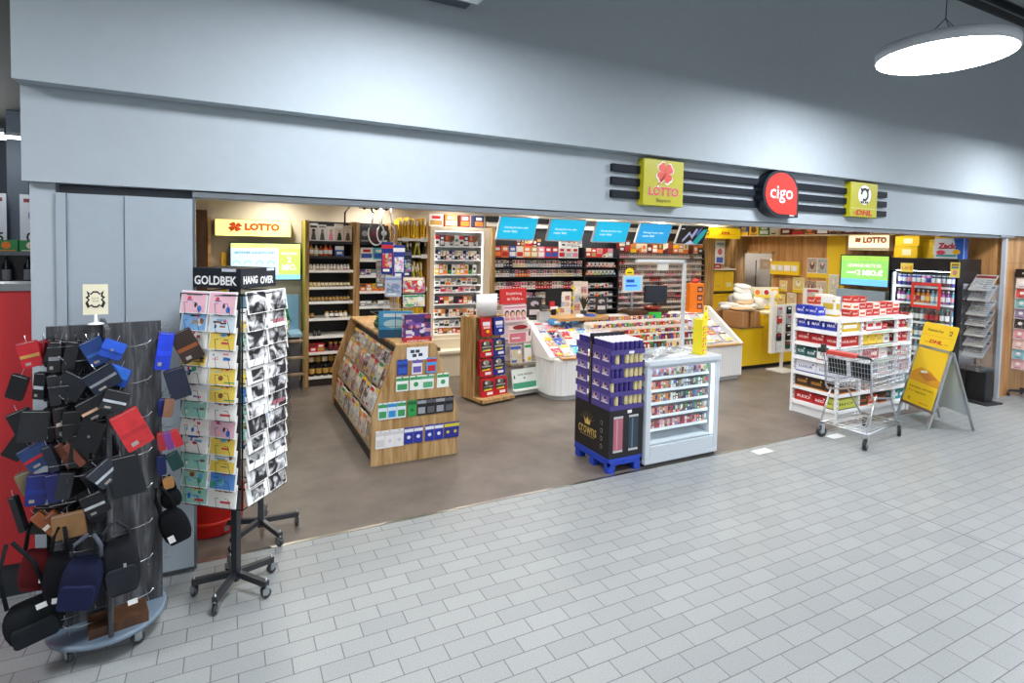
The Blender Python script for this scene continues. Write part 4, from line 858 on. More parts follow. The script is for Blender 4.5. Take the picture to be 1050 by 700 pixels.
m = MB(); m.box(-.06,.06,0,.1,0,.05,'4a3626'); m.lathe([(.0,.05),(.03,.06),(.02,.1),(0,.11)], (0,.04,0), 8, 'b89060'); tag(m.build('wooden_figurine', None, (2.93, 8.36, .42)), 'small brown figurine on the low cream cabinet below the lit case', 'figurine')

# ------------------------------------------------------------------ tobacco wall
T0, T1, TY = 3.99, 8.84, 8.56
TS = [(T0, 5.86), (5.86, 6.62), (6.62, T1)]
t = thing('tobacco_shelf', 'long black shelf wall packed with cigarettes behind the sales counter', 'shelf unit', (6.4, 8.75, 0)); TM = Matrix.Translation((-6.4, -8.75, 0)); tw = t
MB(TM).box(T0, T1, 8.9, 8.94, .1, 2.62, '24252b').build('back_panel', t)
for x in (T0, 5.86, 6.62, T1): MB(TM).box(x-.012, x+.012, TY+.02, 8.9, .1, 2.1, '24252b').build('upright', t)
MB(TM).box(T0, T1, 8.86, 8.9, 2.44, 2.52, 'e8e4da').build('light_cornice', t); MB(TM).box(T0, T1, 8.84, 8.9, 2.52, 2.535, '1b1c20').build('cornice_edge', t)
L1 = [1.91,1.745,1.58,1.36,1.20,1.08,.96,.84,.72]
L3 = [1.93,1.80,1.69,1.58,1.47,1.36,1.25,1.14,1.03,.92,.81]
for z in L1: MB(TM).box(T0+.012, 5.848, TY, 8.9, z-.012, z, '303138').build('shelf', t)
for z in L3: MB(TM).box(6.632, T1-.012, TY, 8.9, z-.012, z, '303138').build('shelf', t)
for z in L1[1:]: MB(TM).box(5.872, 6.608, TY, 8.9, z-.012, z, '303138').build('shelf', t)
for z in L3[:6]: MB(TM).box(6.632, T1-.012, TY-.004, TY, z-.016, z+.002, '8f8984').build('price_rail', t)
cp = ['red','white','blue','gold','silver','navy','green','cream','black','maroon','orange','grey','brown']
STUFF = MB(); npk = 0
def packrow(x0, x1, z, name, sec, dominant, wd=.0575, h=.092):
    global npk
    x = x0; i = 0; run = 0; a = b = None
    while x+wd < x1:
        if run <= 0: run = rg.randint(2, 5); a = rg.choice(dominant)
        run -= 1; i += 1; b = rg.choice(['black','brown','maroon','grey','beige','navy','pink','black'])
        yy = TY+.012+rg.uniform(0, .008)
        if npk < 300:
            put(carton(wd-.003,.022,h,a,b,5), 'cigarette_pack', '%s cigarette pack with %s picture, %s along in the %s row' % (a, b, nth(i), name), 'cigarette pack', 'cigarette packs on the tobacco wall', L4(x+wd/2, yy, z)); npk += 1
        else:
            m_ = STUFF; M = L4(x+wd/2, yy, z); w2 = wd-.003
            m_.box(-w2/2, w2/2, 0, .022, 0, h, a, M=M); FF = M @ F0
            m_.rect(FF, -w2/2+.002, h*.5, w2/2-.002, h*.97, b); m_.rect(FF, -w2*.28, h*.6, w2*.22, h*.86, 'cream' if b in ('black','brown','maroon','navy') else 'black'); m_.rect(FF, -w2*.3, h*.2, w2*.3, h*.32, {'white':'red','cream':'gold'}.get(a, 'white'))
        x += wd
WH = ['white','white','cream','white','silver']
packrow(T0+.02, 5.84, L1[1], 'second lit-case-side', 1, WH+['blue','navy'], h=.125)
packrow(T0+.02, 5.84, L1[2], 'third lit-case-side', 1, WH+['orange','cream'], h=.12)
packrow(T0+.02, 5.84, L1[3], 'fourth lit-case-side', 1, ['white','red','navy','white','pink','white'], h=.13)
packrow(T0+.02, 5.84, L1[4], 'fifth lit-case-side', 1, WH+['brown','white','navy'], h=.105)
packrow(T0+.02, 5.84, L1[5], 'sixth lit-case-side', 1, WH+['red'], h=.095)
for k, z in enumerate(L3[:8]): packrow(6.65, T1-.02, z, nth(k+1)+' post-side', 3, WH+['pink','red','white','white','maroon'], .0575, .092)
for k, z in enumerate(L1[6:]): packrow(T0+.02, 5.84, z, 'lower', 1, WH+['gold'], h=.1)
for k, z in enumerate(L3[8:]): packrow(6.65, T1-.02, z, 'lower', 1, WH+['gold'])
o = STUFF.build('cigarette_packs'); tag(o, 'remaining small cigarette packs filling the lower rows of the tobacco wall', 'cigarette packs', None, 'stuff')
# big value packs on the top shelves
def bigp(i): 
    wd = .135; a, b = [('red','orange'),('orange','red'),('blue','white'),('cream','red'),('orange','cream'),('gold','cream'),('pink','white'),('red','blue'),('red','blue'),('white','red'),('white','silver'),('white','pink')][i % 12]
    return carton(wd,.1,.20,a,b,1), wd, '%s and %s' % (a, b)
shelf_row(bigp, T0+.02, 5.84, 8.6, 1.91, 'tobacco_tub', 'tobacco box', 'large packs on top of the tobacco wall', 'first top shelf of the tobacco wall', gap=.008)
shelf_row(lambda i: (carton(.12,.1,.17,['red','red','pink','cream','silver','white'][i%6],['cream','gold','red','red','pink','red'][i%6],i%4), .12, ['red and cream','red and gold','pink and red','cream and red','silver and pink','white and red'][i%6]), 5.88, 6.60, 8.6, 1.93, 'tobacco_tub', 'tobacco box', 'large packs on top of the tobacco wall', 'middle top shelf of the tobacco wall')
MB(TM).box(5.872, 6.608, TY, 8.9, 1.918, 1.93, '303138').build('shelf', tw)
shelf_row(lambda i: (carton(.13,.1,[.2,.24,.17,.19][i%4],['maroon','brown','orange','orange','cream','maroon','orange','black'][i%8],['cream','red','yellow','cream','orange','brown','white','orange'][i%8],i%5), .13, ['maroon and cream','brown and red','orange and yellow','orange and cream','cream and orange','maroon and brown','orange and white','black and orange'][i%8]), 6.65, T1-.02, 8.6, 2.03, 'tobacco_tub', 'tobacco box', 'large packs on top of the tobacco wall', 'last top shelf of the tobacco wall')
MB(TM).box(6.632, T1-.012, TY, 8.9, 2.018, 2.03, '303138').build('shelf', tw)
shelf_row(lambda i: (carton(.075,.05,.13,['maroon','black','cream','red'][i%4],['white','gold','red','cream'][i%4],i%5), .075, ['maroon','black','cream','red'][i%4]), 4.45, 5.0, 8.62, 2.11, 'tobacco_pouch', 'tobacco pouch', 'pouches stacked on the big packs', 'stack above the first bay of the tobacco wall')
shelf_row(lambda i: (carton(.11,.08,.13,'white','silver',i%5), .11, 'white'), 5.35, 5.84, 8.62, 2.11, 'tobacco_pouch', 'tobacco pouch', 'pouches stacked on the big packs', 'stack beside the middle bay of the tobacco wall')
# zigzag coupon rows in the middle bay
def tri(c1, c2): return cached(('tri', c1, c2), lambda: MB().prism([(-.045,0),(.045,0),(0,.085)], 'y', 0, .03, c1).rect(F0, -.02, .01, .02, .04, c2).mesh('cigar_box'))
for r_, (z, cs) in enumerate(((1.745,['red','red','maroon','red','red','orange','cream','red']), (1.60,['orange','orange','lime','lime','green','teal','teal','blue']))):
    for k, c in enumerate(cs): put(tri(c, 'white'), 'cigarillo_pack', '%s triangular cigarillo pack, %s along in the %s zigzag row' % (c, nth(k+1), nth(r_+1)), 'cigarillo pack', 'triangular packs in the middle bay', L4(5.93+.088*k, 8.6, z))
    for k in range(7): put(tri('white', 'silver') , 'cigarillo_pack', 'white inverted cigarillo pack, %s along in the %s zigzag row' % (nth(k+1), nth(r_+1)), 'cigarillo pack', 'triangular packs in the middle bay', L4(5.974+.088*k, 8.605, z+.09, 0, PI) @ Matrix.Translation((0,-.03,0)))
for k, z in enumerate((1.36,1.20,1.08,.96)): shelf_row(gcart(.1,.1,.085,[('white','red'),('silver','navy'),('white','orange'),('black','white')]), 5.89, 6.60, 8.6, z, 'cigarillo_tin', 'tin', 'tins in the middle bay of the tobacco wall', '%s shelf below the zigzag rows' % nth(k+1))
# screens
SCR = [(3.84,4.56),(4.78,5.52),(5.72,6.48),(6.68,7.47),(7.66,8.41)]
for i, (a, b) in enumerate(SCR):
    lab = ['cyan advertising screen nearest the lit case','cyan advertising screen, second from the lit case','cyan advertising screen in the middle of the row','cyan advertising screen beside the picture screen','advertising screen showing a dark picture with silver figures'][i]
    t = thing('advertising_screen', lab.replace('nearest','next to'), 'screen', ((a+b)/2, 8.12, 2.39), 0, 'advertising screens above the counter'); t.rotation_euler = (R(24), 0, 0)
    h = .205; wd = (b-a)/2-.012
    MB().box(-wd, wd, 0, .05, -h, h, 'd5dde2', 'plastic').build('housing', t, bevel=.004)
    m = MB(); F = frame((0,-.001,0)); 
    if i < 4:
        m.rect(F, -wd+.012, -h+.025, wd-.012, h-.012, '18b0dc' if i < 3 else '1f9ad8', 'screen')
        m.text('Günstig Drucken oder', F, -.02, .02, wd*1.25, .04, 'dff6ff', 'screen', z=.002, bold=.01); m.text('mehr Bild', F, -.12, -.045, wd*.7, .035, 'dff6ff', 'screen', z=.002, bold=.01)
    else:
        m.rect(F, -wd+.012, -h+.025, wd-.012, h-.012, '14161c', 'screen')
        for P, c in (([(-.2,-.15),(-.08,.02),(.02,-.08),(.1,.12),(.05,.15),(-.02,.0),(-.1,.08),(-.22,-.1)],'8c94b8'), ([(.05,-.18),(.16,.02),(.24,.12),(.34,.14),(.3,-.02),(.2,-.18)],'1f8f96'), ([(-.12,-.18),(.0,-.1),(.12,-.18)],'a8b0d0'), ([(.08,.0),(.14,.14),(.2,.16),(.15,.02)],'4a58a8')): m.poly(F, P, c, 'screen', z=.001)
        m.rect(F, -.33, .12, -.24, .135, 'c8ccd8', 'screen', z=.001)
    m.build('display', t)
    m = MB(); m.tube([(0,.05,.05),(0,.2,.25),(0,.3,.6)], .012, 6, 'silver'); m.build('ceiling_arm', t)

# ------------------------------------------------------------------ lottery corner
t = thing('lotto_lightbox', 'long pale yellow lit box sign with orange LOTTO lettering on the back wall', 'sign', (.32, 8.9, 2.29))
MB().box(-.495,.495,-.1,.04,-.125,.115,'a8a23a','plastic').build('housing', t); MB().box(-.488,.488,-.105,-.1,-.118,.108,'f6e890','lit').build('lit_face', t)
m = MB(); F = frame((0,-.1055,0)); clover(m, F, -.24, .01, .085, 'dc4e10', 'paint', .75, 0); m.text('LOTTO', F, .11, .015, .46, .11, 'dc4e10', z=0, bold=.07); m.text('Bayern', F, -.05, -.08, .14, .03, 'd8b83a', z=0); m.build('lettering', t)
def promo_screen(t, wd, h):
    MB().box(-wd,wd,-.0,.05,-h,h,'24282c','plastic').build('housing', t)
t = thing('promo_screen', 'flat screen with green and white lottery advert behind the card spinner header', 'screen', (.485, 8.82, 1.81)); promo_screen(t, .475, .275)
m = MB(); F = frame((0,-.001,0)); m.rect(F,-.46,-.26,.16,.26,'c4e2ee','screen'); m.rect(F,.16,-.26,.46,.26,'b8cf68','screen'); m.rect(F,-.46,.19,.46,.26,'c9dc86','screen',z=.001); m.rect(F,-.46,-.26,.46,-.19,'8fd0e8','screen',z=.001)
m.text('GEWINNER AUSGEZEICHNET', F, -.15, .13, .54, .035, '3a6a8a', 'screen', z=.002); m.text('LOTTO', F, -.1, .225, .16, .03, '8a7a3a', 'screen', z=.002)
for k in range(4): m.disc(F, -.39+.15*k, -.02, .05, .035, '8fc8dc', 'screen', z=.002); m.disc(F, -.39+.15*k, -.03, .028, .022, 'eef6f8', 'screen', z=.003)
m.text('2', F, .31, .03, .06, .09, 'f4f8e8', 'screen', z=.002, bold=.03); m.text('MIO.', F, .31, -.08, .2, .09, 'f4f8e8', 'screen', z=.002, bold=.03); m.rect(F, .2, .1, .42, .14, 'dff0c0', 'screen', z=.002); m.build('display', t)
t = thing('lotto_writing_desk', 'grey lottery desk with pale blue top under the promo screen', 'desk', (.42, 8.55, 0))
MB().box(-.5,.5,-.3,.35,.78,.82,'8fb8d0','plastic').build('desk_top', t); MB().box(-.48,.48,-.1,.35,0,.78,'5a5c60').build('body', t); MB().box(-.5,.5,.2,.35,.82,1.32,'7fb0d0','plastic').build('upstand', t)
for k in range(4): put(magazine(.12,.2,['turquoise','blue','white','lime'][k],'white'), 'lottery_leaflet', '%s lottery leaflet standing on the grey lottery desk' % ['turquoise','blue','white','lime'][k], 'leaflet', 'leaflets on the lottery desk', L4(.12+.2*k, 8.6, .82, 0, R(-10)))
t = thing('green_lamp', 'dark green glossy desk lamp beside the oak gift shelf', 'lamp', (.66, 8.35, .82))
MB().lathe([(.08,0),(.085,.012),(.015,.03),(.012,.22)], n=14, col='1c1c1e').build('stand', t); MB().lathe([(.10,.20),(.085,.28),(.05,.42),(.02,.44)], n=18, col='1d7a3c', mat='gloss').build('shade', t)
MB().box(-.26,-.22,8.85,8.94,1.0,2.42,'wood','woodtop').build('wall_batten'); tag(bpy.data.objects['wall_batten'], 'narrow light wood batten standing beside the lottery sign', 'batten')
MB().box(-.44,-.27,8.85,8.94,.1,2.52,'wood','darkwood').build('dark_wall_board'); tag(bpy.data.objects['dark_wall_board'], 'dark brown tall wooden board at the end of the back wall', 'board')
MB().box(-.09,-.03,8.86,8.94,1.2,1.94,'d8a81a').build('yellow_post'); tag(bpy.data.objects['yellow_post'], 'yellow upright strip at the edge of the promo screen', 'strip')
t = thing('step_ladder', 'small brown folding step ladder leaning by the oak shelf', 'ladder', (.80, 8.12, 0))
for x in (-.14,.14): MB().bar((x,.15,0),(x*.8,-.02,.88),.03,.02,'8a7660','paint').build('rail', t)
for k in range(3): MB().box(-.14,.14,-.02+.09-k*.04,.14-k*.04,.25+.24*k,.275+.24*k,'9a866e').build('step', t)

# ------------------------------------------------------------------ snack display on the floor
FD = (3.16, 6.93); FR = R(12)
t = thing('pouch_floor_display', 'low oak floor display with two columns of hanging red and blue pouches', 'display stand', (FD[0], FD[1], 0), FR)
MB().box(-.27,.27,-.28,.28,.03,.075,'wood','wood').build('base_board', t); MB().box(-.27,-.235,-.05,.27,.075,1.14,'wood','wood').build('side_board', t); MB().box(-.235,.24,.05,.075,.075,1.14,'wood','wood').build('back_board', t); MB().box(-.25,.25,-.03,.10,1.135,1.155,'wood','wood').build('top_board', t)
for x in (-.2,.2):
    for y in (-.2,.2): MB().lathe([(.02,0),(.02,.03)], (x,y,0), 8, 'black').build('foot', t)
DM = L4(FD[0], FD[1], 0, FR)
t2 = thing('curved_header', 'white curved plastic header standing on the oak floor display', 'header', (FD[0]-.02, FD[1]+.02, 1.156), FR)
P = [(.17*math.cos(R(a)), -.10*math.sin(R(a))) for a in range(0, 181, 12)]
m = MB()
for i in range(len(P)-1): m.add([(P[i][0],P[i][1],0),(P[i+1][0],P[i+1][1],0),(P[i+1][0],P[i+1][1],.29),(P[i][0],P[i][1],.29),(P[i][0]*.98,P[i][1]*.98+.003,0),(P[i+1][0]*.98,P[i+1][1]*.98+.003,0),(P[i+1][0]*.98,P[i+1][1]*.98+.003,.29),(P[i][0]*.98,P[i][1]*.98+.003,.29)], [(0,1,2,3),(7,6,5,4),(3,2,6,7),(0,4,5,1)], 'e3e6ea', 'plastic', True)
m.build('curved_panel', t2); MB().box(-.17,.17,-.004,.004,0,.29,'dde0e4').build('back_sheet', t2)
def pouch(col, k, wide):
    wd = .225 if wide else .212
    m = MB(); h = .265
    if k == 3: m.rbox(-wd*.42, wd*.42, -.25, 0, -.02, .02, .035, col, 'gloss'); F = frame((0,-.0205,-.125)); m.rect(F,-.06,.02,.06,.07,'e8e6f0'); m.rect(F,-.05,-.02,.06,.01,'f0c8c0' if col == 'c41f2a' else '8f9fe0'); m.disc(F,.02,-.06,.03,.02,'f0c419' if col == 'c41f2a' else 'e8e8f4')
    else:
        m.rbox(-wd/2, wd/2, -h, -.02, -.03, .02, .03, col, 'gloss'); F = frame((0,-.0305,-h/2))
        m.poly(F,[(-.085,.09),(.085,.07),(.09,-.02),(-.09,-.04)],'24242c'); m.disc(F,.0,.055,.05,.038,'b8b4a8' if k%2 else '8a8478',z=.001); m.disc(F,-.03,.06,.02,.02,'e8e4dc',z=.002); m.rect(F,-.075,-.0,.075,.018,'e8e8e8',z=.001); m.rect(F,-.07,-.045,.06,-.02,'e8d83a' if k != 2 else 'f0e86a',z=.001); m.rect(F,-.02,-.105,.075,-.07,'f2eef0',z=.001)
    return m
for k in range(4):
    for c in (0, 1):
        col = ('c41f2a','232f8c')[c] if not (k == 0 and c == 1) else 'c41f2a'
        z = .335+.262*k+(.01 if k == 3 else 0)
        o = pouch(col, k, k == 0).build('snack_pouch'); o.matrix_basis = DM @ L4(-.09+.215*c, -.06+(0 if k else -.05), z, 0, R(-4))
        tag(o, '%s pouch with %s, %s layer up on the oak display, %s column' % (('red','dark blue')[1 if col != 'c41f2a' else 0], 'rounded blank shape' if k == 3 else 'black picture band', nth(k+1), ('outer','counter-side')[c]), 'pouch', 'pouches on the oak floor display')
    for d in ():
        o = pouch('c41f2a' if d == 1 else '2a2a30', k % 3, False).build('snack_pouch'); o.matrix_basis = DM @ L4(-.16+.02*d, -.05+.05*d if 0 else .0+.0*d+.0, .335+.262*k, 0, R(-4)) @ Matrix.Translation((-.02*d, .032*d-.0, 0)) if False else DM @ L4(-.255-.03*(d-1), .02+.1*d, .36+.262*k, -PI/2, R(-4))
        tag(o, '%s pouch hanging on the outer side, %s layer from the bottom, %s place' % (('red','charcoal')[d-1], nth(k+1), nth(d)), 'pouch', 'pouches on the outer side of the floor display')
# stepped cardboard display
t = thing('magazine_floor_display', 'stepped white floor display with red header, faces poster and green board', 'display stand', (3.68, 6.98, 0), R(8)); pdp = t
MB().box(-.22,.26,-.14,.22,.03,.07,'d8d8d4').build('base_board', t); MB().box(-.2,.2,.16,.19,.07,1.28,'e8dcdc').build('back_board', t)
m = MB(); m.box(-.25,.2,.13,.16,1.28,1.5,'cc2a2c'); F = frame((-.02,.1295,1.39)); m.text('Empfehlung', F, 0, .035, .27, .05, 'f4dcd8', z=0, bold=.01); m.text('der Woche', F, -.01, -.035, .22, .045, 'f4dcd8', z=0, bold=.01); m.rect(F, .12, -.05, .16, -.04, 'f4dcd8'); m.build('header_card', t)
m = MB(); m.box(-.21,.19,.11,.13,1.02,1.26,'ecd8da'); F = frame((-.01,.1095,1.14)); m.rect(F,-.19,.08,.19,.1,'d07ab0',z=0)
for k in range(4): x = -.14+.095*k; m.disc(F,x,-.0,.04,.052,'3e2a22',z=0,d=.001); m.disc(F,x+.004,-.012,.028,.04,'e8b8a0',z=.001); m.rect(F,x-.035,-.09,x+.045,-.055,'d890a0',z=.001)
m.build('faces_poster', t)
m = MB(); m.box(-.2,.2,.0,.12,.76,.80,'e8d8d8'); m.box(-.2,.2,-.01,.0,.74,.98,'f0dcdc'); F = frame((0,-.0105,.86)); m.disc(F,0,.1,.13,.035,'8e1420',z=0); m.rect(F,-.19,.035,.17,.07,'c8b8b0',z=0); m.rect(F,-.18,-.11,.10,.02,'d87888',z=0); m.rect(F,-.14,-.06,.0,-.04,'f4e4e4',z=.001); m.rect(F,.15,-.03,.18,.07,'4a3030',z=0); m.build('pink_tray', t)
m = MB(); m.box(-.2,.22,-.1,.15,.43,.455,'a8906a'); m.box(-.2,.22,-.11,-.10,.43,.49,'white','acrylic'); m.build('middle_shelf', t)
put(magazine(.20,.25,'beige','blue','.',), 'magazine', 'colourful children magazine on the middle step of the white floor display', 'magazine', None, L4(3.60, 6.90, .46, R(8), R(-8))) if 0 else put(magazine(.20,.25,'beige','blue'), 'magazine', 'colourful magazine on the middle step of the white floor display', 'magazine', None, L4(3.60, 6.90, .46, R(8), R(-8)))
put(magazine(.12,.26,'white','green','.' if 0 else .006,'paint',3), 'brochure', 'tall white brochure with small picture on the middle step', 'brochure', None, L4(3.80, 6.92, .46, R(8), R(-6)))
m = MB(L4(0,-.15,.09,0,R(-10))); m.box(-.2,.22,0,.01,0,.30,'e4ece6'); F = frame((.01,-.0005,.15)); m.rect(F,-.2,-.12,.2,-.04,'3f9a78',z=0); m.text('KLEINE GESCHENKE', F, .02, .07, .26, .022, '4a4a4a', z=0); m.disc(F,0,.02,.015,.012,'4a4a4a',z=0); m.rect(F,-.18,.02,-.16,.07,'4a4a4a',z=0); m.box(-.2,.22,-.05,.0,0,.02,'f0f0ee'); m.build('green_board', t)

# ------------------------------------------------------------------ sales counter
cn = thing('sales_counter', 'long white beadboard sales counter with slanted press shelves and oak edges', 'counter', (5.7, 6.9, 0)); TC = Matrix.Translation((-5.7, -6.9, 0))
def arc(cx, cy, r, a0, a1, n=5): return [(cx+r*math.cos(R(a0+(a1-a0)*i/n)), cy+r*math.sin(R(a0+(a1-a0)*i/n))) for i in range(n+1)]
foot = arc(4.12, 6.62, .2, 180, 270) + [(7.54, 6.42), (7.54, 7.6), (3.92, 7.6)]
m = MB(TC); m.prism(foot, 'z', .06, .56, 'e9ebec'); m.prism([(x+(.03 if x < 5 else -.03), y+.03) for x, y in foot], 'z', 0, .06, 'b8babc')
# grooves of the beadboard as raised slats
fr = arc(4.12, 6.62, .2, 180, 270, 4) + [(7.54, 6.42)]
def slats(pts, z0, z1, step=.045):
    for (a, b) in zip(pts[:-1], pts[1:]):
        L_ = math.dist(a, b); n = max(1, int(L_/step))
        for i in range(n):
            p = (a[0]+(b[0]-a[0])*(i+.12)/n, a[1]+(b[1]-a[1])*(i+.12)/n, (z0+z1)/2); q = (a[0]+(b[0]-a[0])*(i+.88)/n, a[1]+(b[1]-a[1])*(i+.88)/n, (z0+z1)/2)
            m.bar(p, q, .014, z1-z0, 'f0f2f3', 'paint')
slats(fr, .07, .555); slats([(3.92, 7.6), (3.92, 6.62)], .07, .555); slats([(7.54, 6.42), (7.54, 7.55)], .07, .60); m.build('beadboard_front', cn)
MB(TC).prism([(4.05,6.40),(7.56,6.40),(7.56,6.50),(4.05,6.50)], 'z', .56, .585, 'wood', 'woodtop').build('oak_edge', cn)
for x0, x1, nm in ((3.90, 3.98, 'side_cheek'), (7.50, 7.555, 'side_cheek')):
    MB(TC).prism([(6.42 if x0 > 5 else 6.50,.55),(7.25,.55),(7.25,1.12 if x0 > 5 else 1.0),(7.15,1.12 if x0 > 5 else 1.0),(6.42 if x0 > 5 else 6.50,.60)], 'x', x0, x1, 'f1f2f2').build(nm, cn)
MB(TC).prism([(6.5,.56),(7.2,.56),(7.2,.93)], 'x', 3.98, 4.80, 'd8d8d6').build('press_slope', cn)
MB(TC).prism([(6.5,.58),(7.2,.58),(7.2,.98)], 'x', 6.80, 7.50, 'd8d8d6').build('press_slope', cn)
MB(TC).box(3.98, 7.50, 7.2, 7.6, .56, 1.0, 'e4e2de').build('back_body', cn)
for a, b, zt in ((4.30, 5.35, 1.045),(5.9, 6.75, 1.07)):
    m = MB(TC); m.rbox(a, b, 7.02 if a < 5 else 7.22, 7.66, zt-.045, zt, .16, 'wood' , 'woodtop' if a < 5 else 'darkwood', axis='z'); m.build('counter_top', cn)
# candy tiers
for k in range(5):
    z = .60+.085*k; y0 = 6.42+.15*k
    m = MB(TC); m.box(4.80, 6.80, y0, y0+.15, .565, z, 'e8e4dc'); m.box(4.80, 6.80, y0-.006, y0, z-.02, z+.035, 'f4f2ee'); m.build('candy_tier', cn)
ccols = ['red','orange','yellow','green','pink','white','brown','blue','purple','maroon','turquoise','cream']
for k in range(5):
    z = .60+.085*k; y0 = 6.425+.15*k; x = 4.84; i = 0
    pal = [['red','maroon','brown','cream','red','green'],['red','brown','orange','green','purple','white'],['orange','red','green','yellow','maroon','white'],['red','white','green','orange','cream','pink'],['orange','yellow','red','blue','cream','pink']][k]
    while x < 6.75:
        i += 1; a = rg.choice(pal); b = rg.choice([c for c in ccols if c != a]); wd = rg.choice((.055,.065,.05))
        if k < 2: me = cached(('choc', wd, a, b), lambda: MB().rbox(-wd/2*.9, wd/2*.9, 0, .115, 0, .02, .012, a, 'gloss').rect(F0, -wd*.3, .03, wd*.3, .085, b).mesh('chocolate_bar'))
        else: me = carton(wd*.92, .07, .085, a, b, i % 5, 'gloss')
        put(me, 'candy_pack', '%s and %s candy pack, %s along on the %s candy tier from the front' % (a, b, nth(i), nth(k+1)), 'candy', 'candy on the stepped counter shelves', L4(x+wd/2, y0+.02+rg.uniform(0,.01), z, 0, R(-6) if k < 2 else 0)); x += wd+.004
# press on the slopes
def flatmag(kx, wd, h, a, b): return cached(('fm', wd, h, a, b, kx), lambda: magazine(wd, h, a, b, .012, 'print', kx))
n = 0
for r_ in range(4):
    for c in range(5 if r_ < 3 else 4):
        n += 1; a = ['red','pink','white','orange','turquoise','blue','cream','white','navy','silver'][(r_*3+c*2) % 10]; b = ['white','yellow','blue','red'][(r_+c) % 4]
        y = 6.52+.165*r_; z = .575+.53*(y-6.5)+.01
        put(flatmag(n % 6, .15, .21, a, b), 'magazine', '%s magazine with %s title lying on the slanted press shelf, %s row, %s place' % (a, b, nth(r_+1), nth(c+1)), 'magazine', 'magazines on the slanted counter shelf', L4(4.07+.165*c, y, z, R(rg.uniform(-6,6)), R(-58)))
n = 0
for r_ in range(4):
    for c in range(3):
        n += 1; a = ['white','silver','cream','red','lilac','turquoise'][(r_*2+c) % 6]; b = ['navy','red','black'][(r_+c) % 3]
        y = 6.52+.165*r_; z = .60+.57*(y-6.5)+.01
        put(flatmag(n % 6, .19, .21, a, b), 'magazine', '%s magazine with %s title on the post-side slanted shelf, %s row, %s place' % (a, b, nth(r_+1), nth(c+1)), 'magazine', 'magazines on the post-side counter shelf', L4(6.92+.215*c, y, z, R(rg.uniform(-6,6)), R(-58)))
# snack bags in blue along the slope top
for k in range(5):
    c = ['3f8fd0','2a6ab0','5aa8e0','d8dce4','3a5aa8'][k]; m = MB(); m.rbox(-.09,.09,0,.08,0,.12,.03,c,'gloss'); m.rect(frame((0,-.001,.04)),-.05,-.02,.05,.02,'white'); tag(m.build('snack_bag', None, (4.35+.2*k if k < 3 else 4.25+.2*k, 7.06+.02*k, .95 if k < 3 else 1.0), R(20*k)), '%s snack bag lying where the press slope meets the counter top' % ['sky blue','deep blue','light azure','pale grey','cobalt'][k], 'snack bag', 'blue snack bags on the counter')

# ------------------------------------------------------------------ till equipment and stands on the counter
def post_thing(name, label, cat, loc, rz=0, group=None): return thing(name, label, cat, loc, R(rz), group)
t = post_thing('customer_display', 'pale blue customer screen in a light frame on a silver post', 'screen', (6.04, 7.42, .96), -4)
MB().box(-.02,.02,.01,.03,0,.55,'c8ccd0','metal').build('post', t); MB().box(-.2,.2,0,.02,.42,.70,'ccd6d8','plastic').build('housing', t)
m = MB(); F = frame((0,-.001,.56)); m.rect(F,-.155,-.11,.155,.11,'5aa0e0','screen'); m.rect(F,-.13,.02,.03,.07,'1c3a8c','screen',z=.001); m.rect(F,-.14,-.05,.08,-.02,'2a4ab0','screen',z=.001); m.build('display', t)
MB().box(-.1,.1,-.05,.08,0,.01,'b8bcc0','metal').build('foot', t)
for k, (x, y, z, wd, h, a, lab) in enumerate(((4.12,7.35,1.0,.24,.30,'2b262a','black counter poster with pale oval picture above the press slope'),(4.72,7.45,1.0,.22,.36,'e3dccf','beige leaflet stand with yellow badges beside the counter top'),(5.05,7.5,1.0,.26,.52,'d8c8bc','tall pale leaflet board behind the counter top'),(5.32,7.3,1.05,.2,.24,'2a2a2c','small framed black picture on the leaflet board'))):
    t = post_thing('counter_poster', lab, 'poster stand', (x, y, z), -6)
    MB().box(-wd/2,wd/2,0,.02,.04,h+.04,a,'paint').build('panel', t)
    m = MB(); F = frame((0,-.001,h/2+.04))
    if a[0] == '2': m.disc(F,0,h*.18,wd*.28,h*.14,'b8aeb4',z=0); m.rect(F,-wd*.35,-h*.38,wd*.35,-h*.12,'d0c8cc',z=0); m.disc(F,.02,h*.1,wd*.12,h*.06,'2b262a',z=.001)
    else:
        for q in range(6): m.rect(F,-wd*.4+wd*.42*(q%2),-h*.4+h*.27*(q//2),-wd*.02+wd*.42*(q%2),-h*.2+h*.27*(q//2),['c86a5a','e8e4dc','8fa8c8','d8a890','f0ece0','b84a4a'][q],'fineprint',z=0)
        for q in range(3): m.disc(F,-wd*.5,-h*.3+h*.3*q,.03,.03,'f0d020',z=.002)
    m.build('picture', t); MB().box(-wd*.3,wd*.3,-.04,.06,0,.04,'3a3a3c').build('foot', t)
t = post_thing('till_monitor', 'black till monitor seen from behind with red and white card holder', 'monitor', (4.52, 7.42, 1.045), 14)
MB().box(-.17,.17,0,.04,.12,.42,'17181b','plastic').build('housing', t); MB().box(-.03,.03,.0,.05,0,.14,'17181b','plastic').build('stand', t); m = MB(); m.box(-.12,-.02,-.02,0,.1,.22,'c8282c'); m.box(-.115,.04,-.03,-.02,.1,.14,'f0f0f0'); m.build('card_holder', t)
t = post_thing('till_monitor', 'black till monitor at the second till behind the white frame', 'monitor', (6.62, 7.5, 1.07), -20)
MB().box(-.2,.2,0,.04,.1,.40,'1b1e24','plastic').build('housing', t); MB().box(-.03,.03,.0,.05,0,.12,'1b1e24','plastic').build('stand', t); m = MB(); F = frame((0,-.001,.25)); m.rect(F,-.18,-.13,.18,.13,'2b3440','gloss'); m.build('display', t)
t = post_thing('card_terminal', 'grey card terminal and camera on a bent arm beside the press slope', 'terminal', (4.2, 7.2, 1.0), 0); 
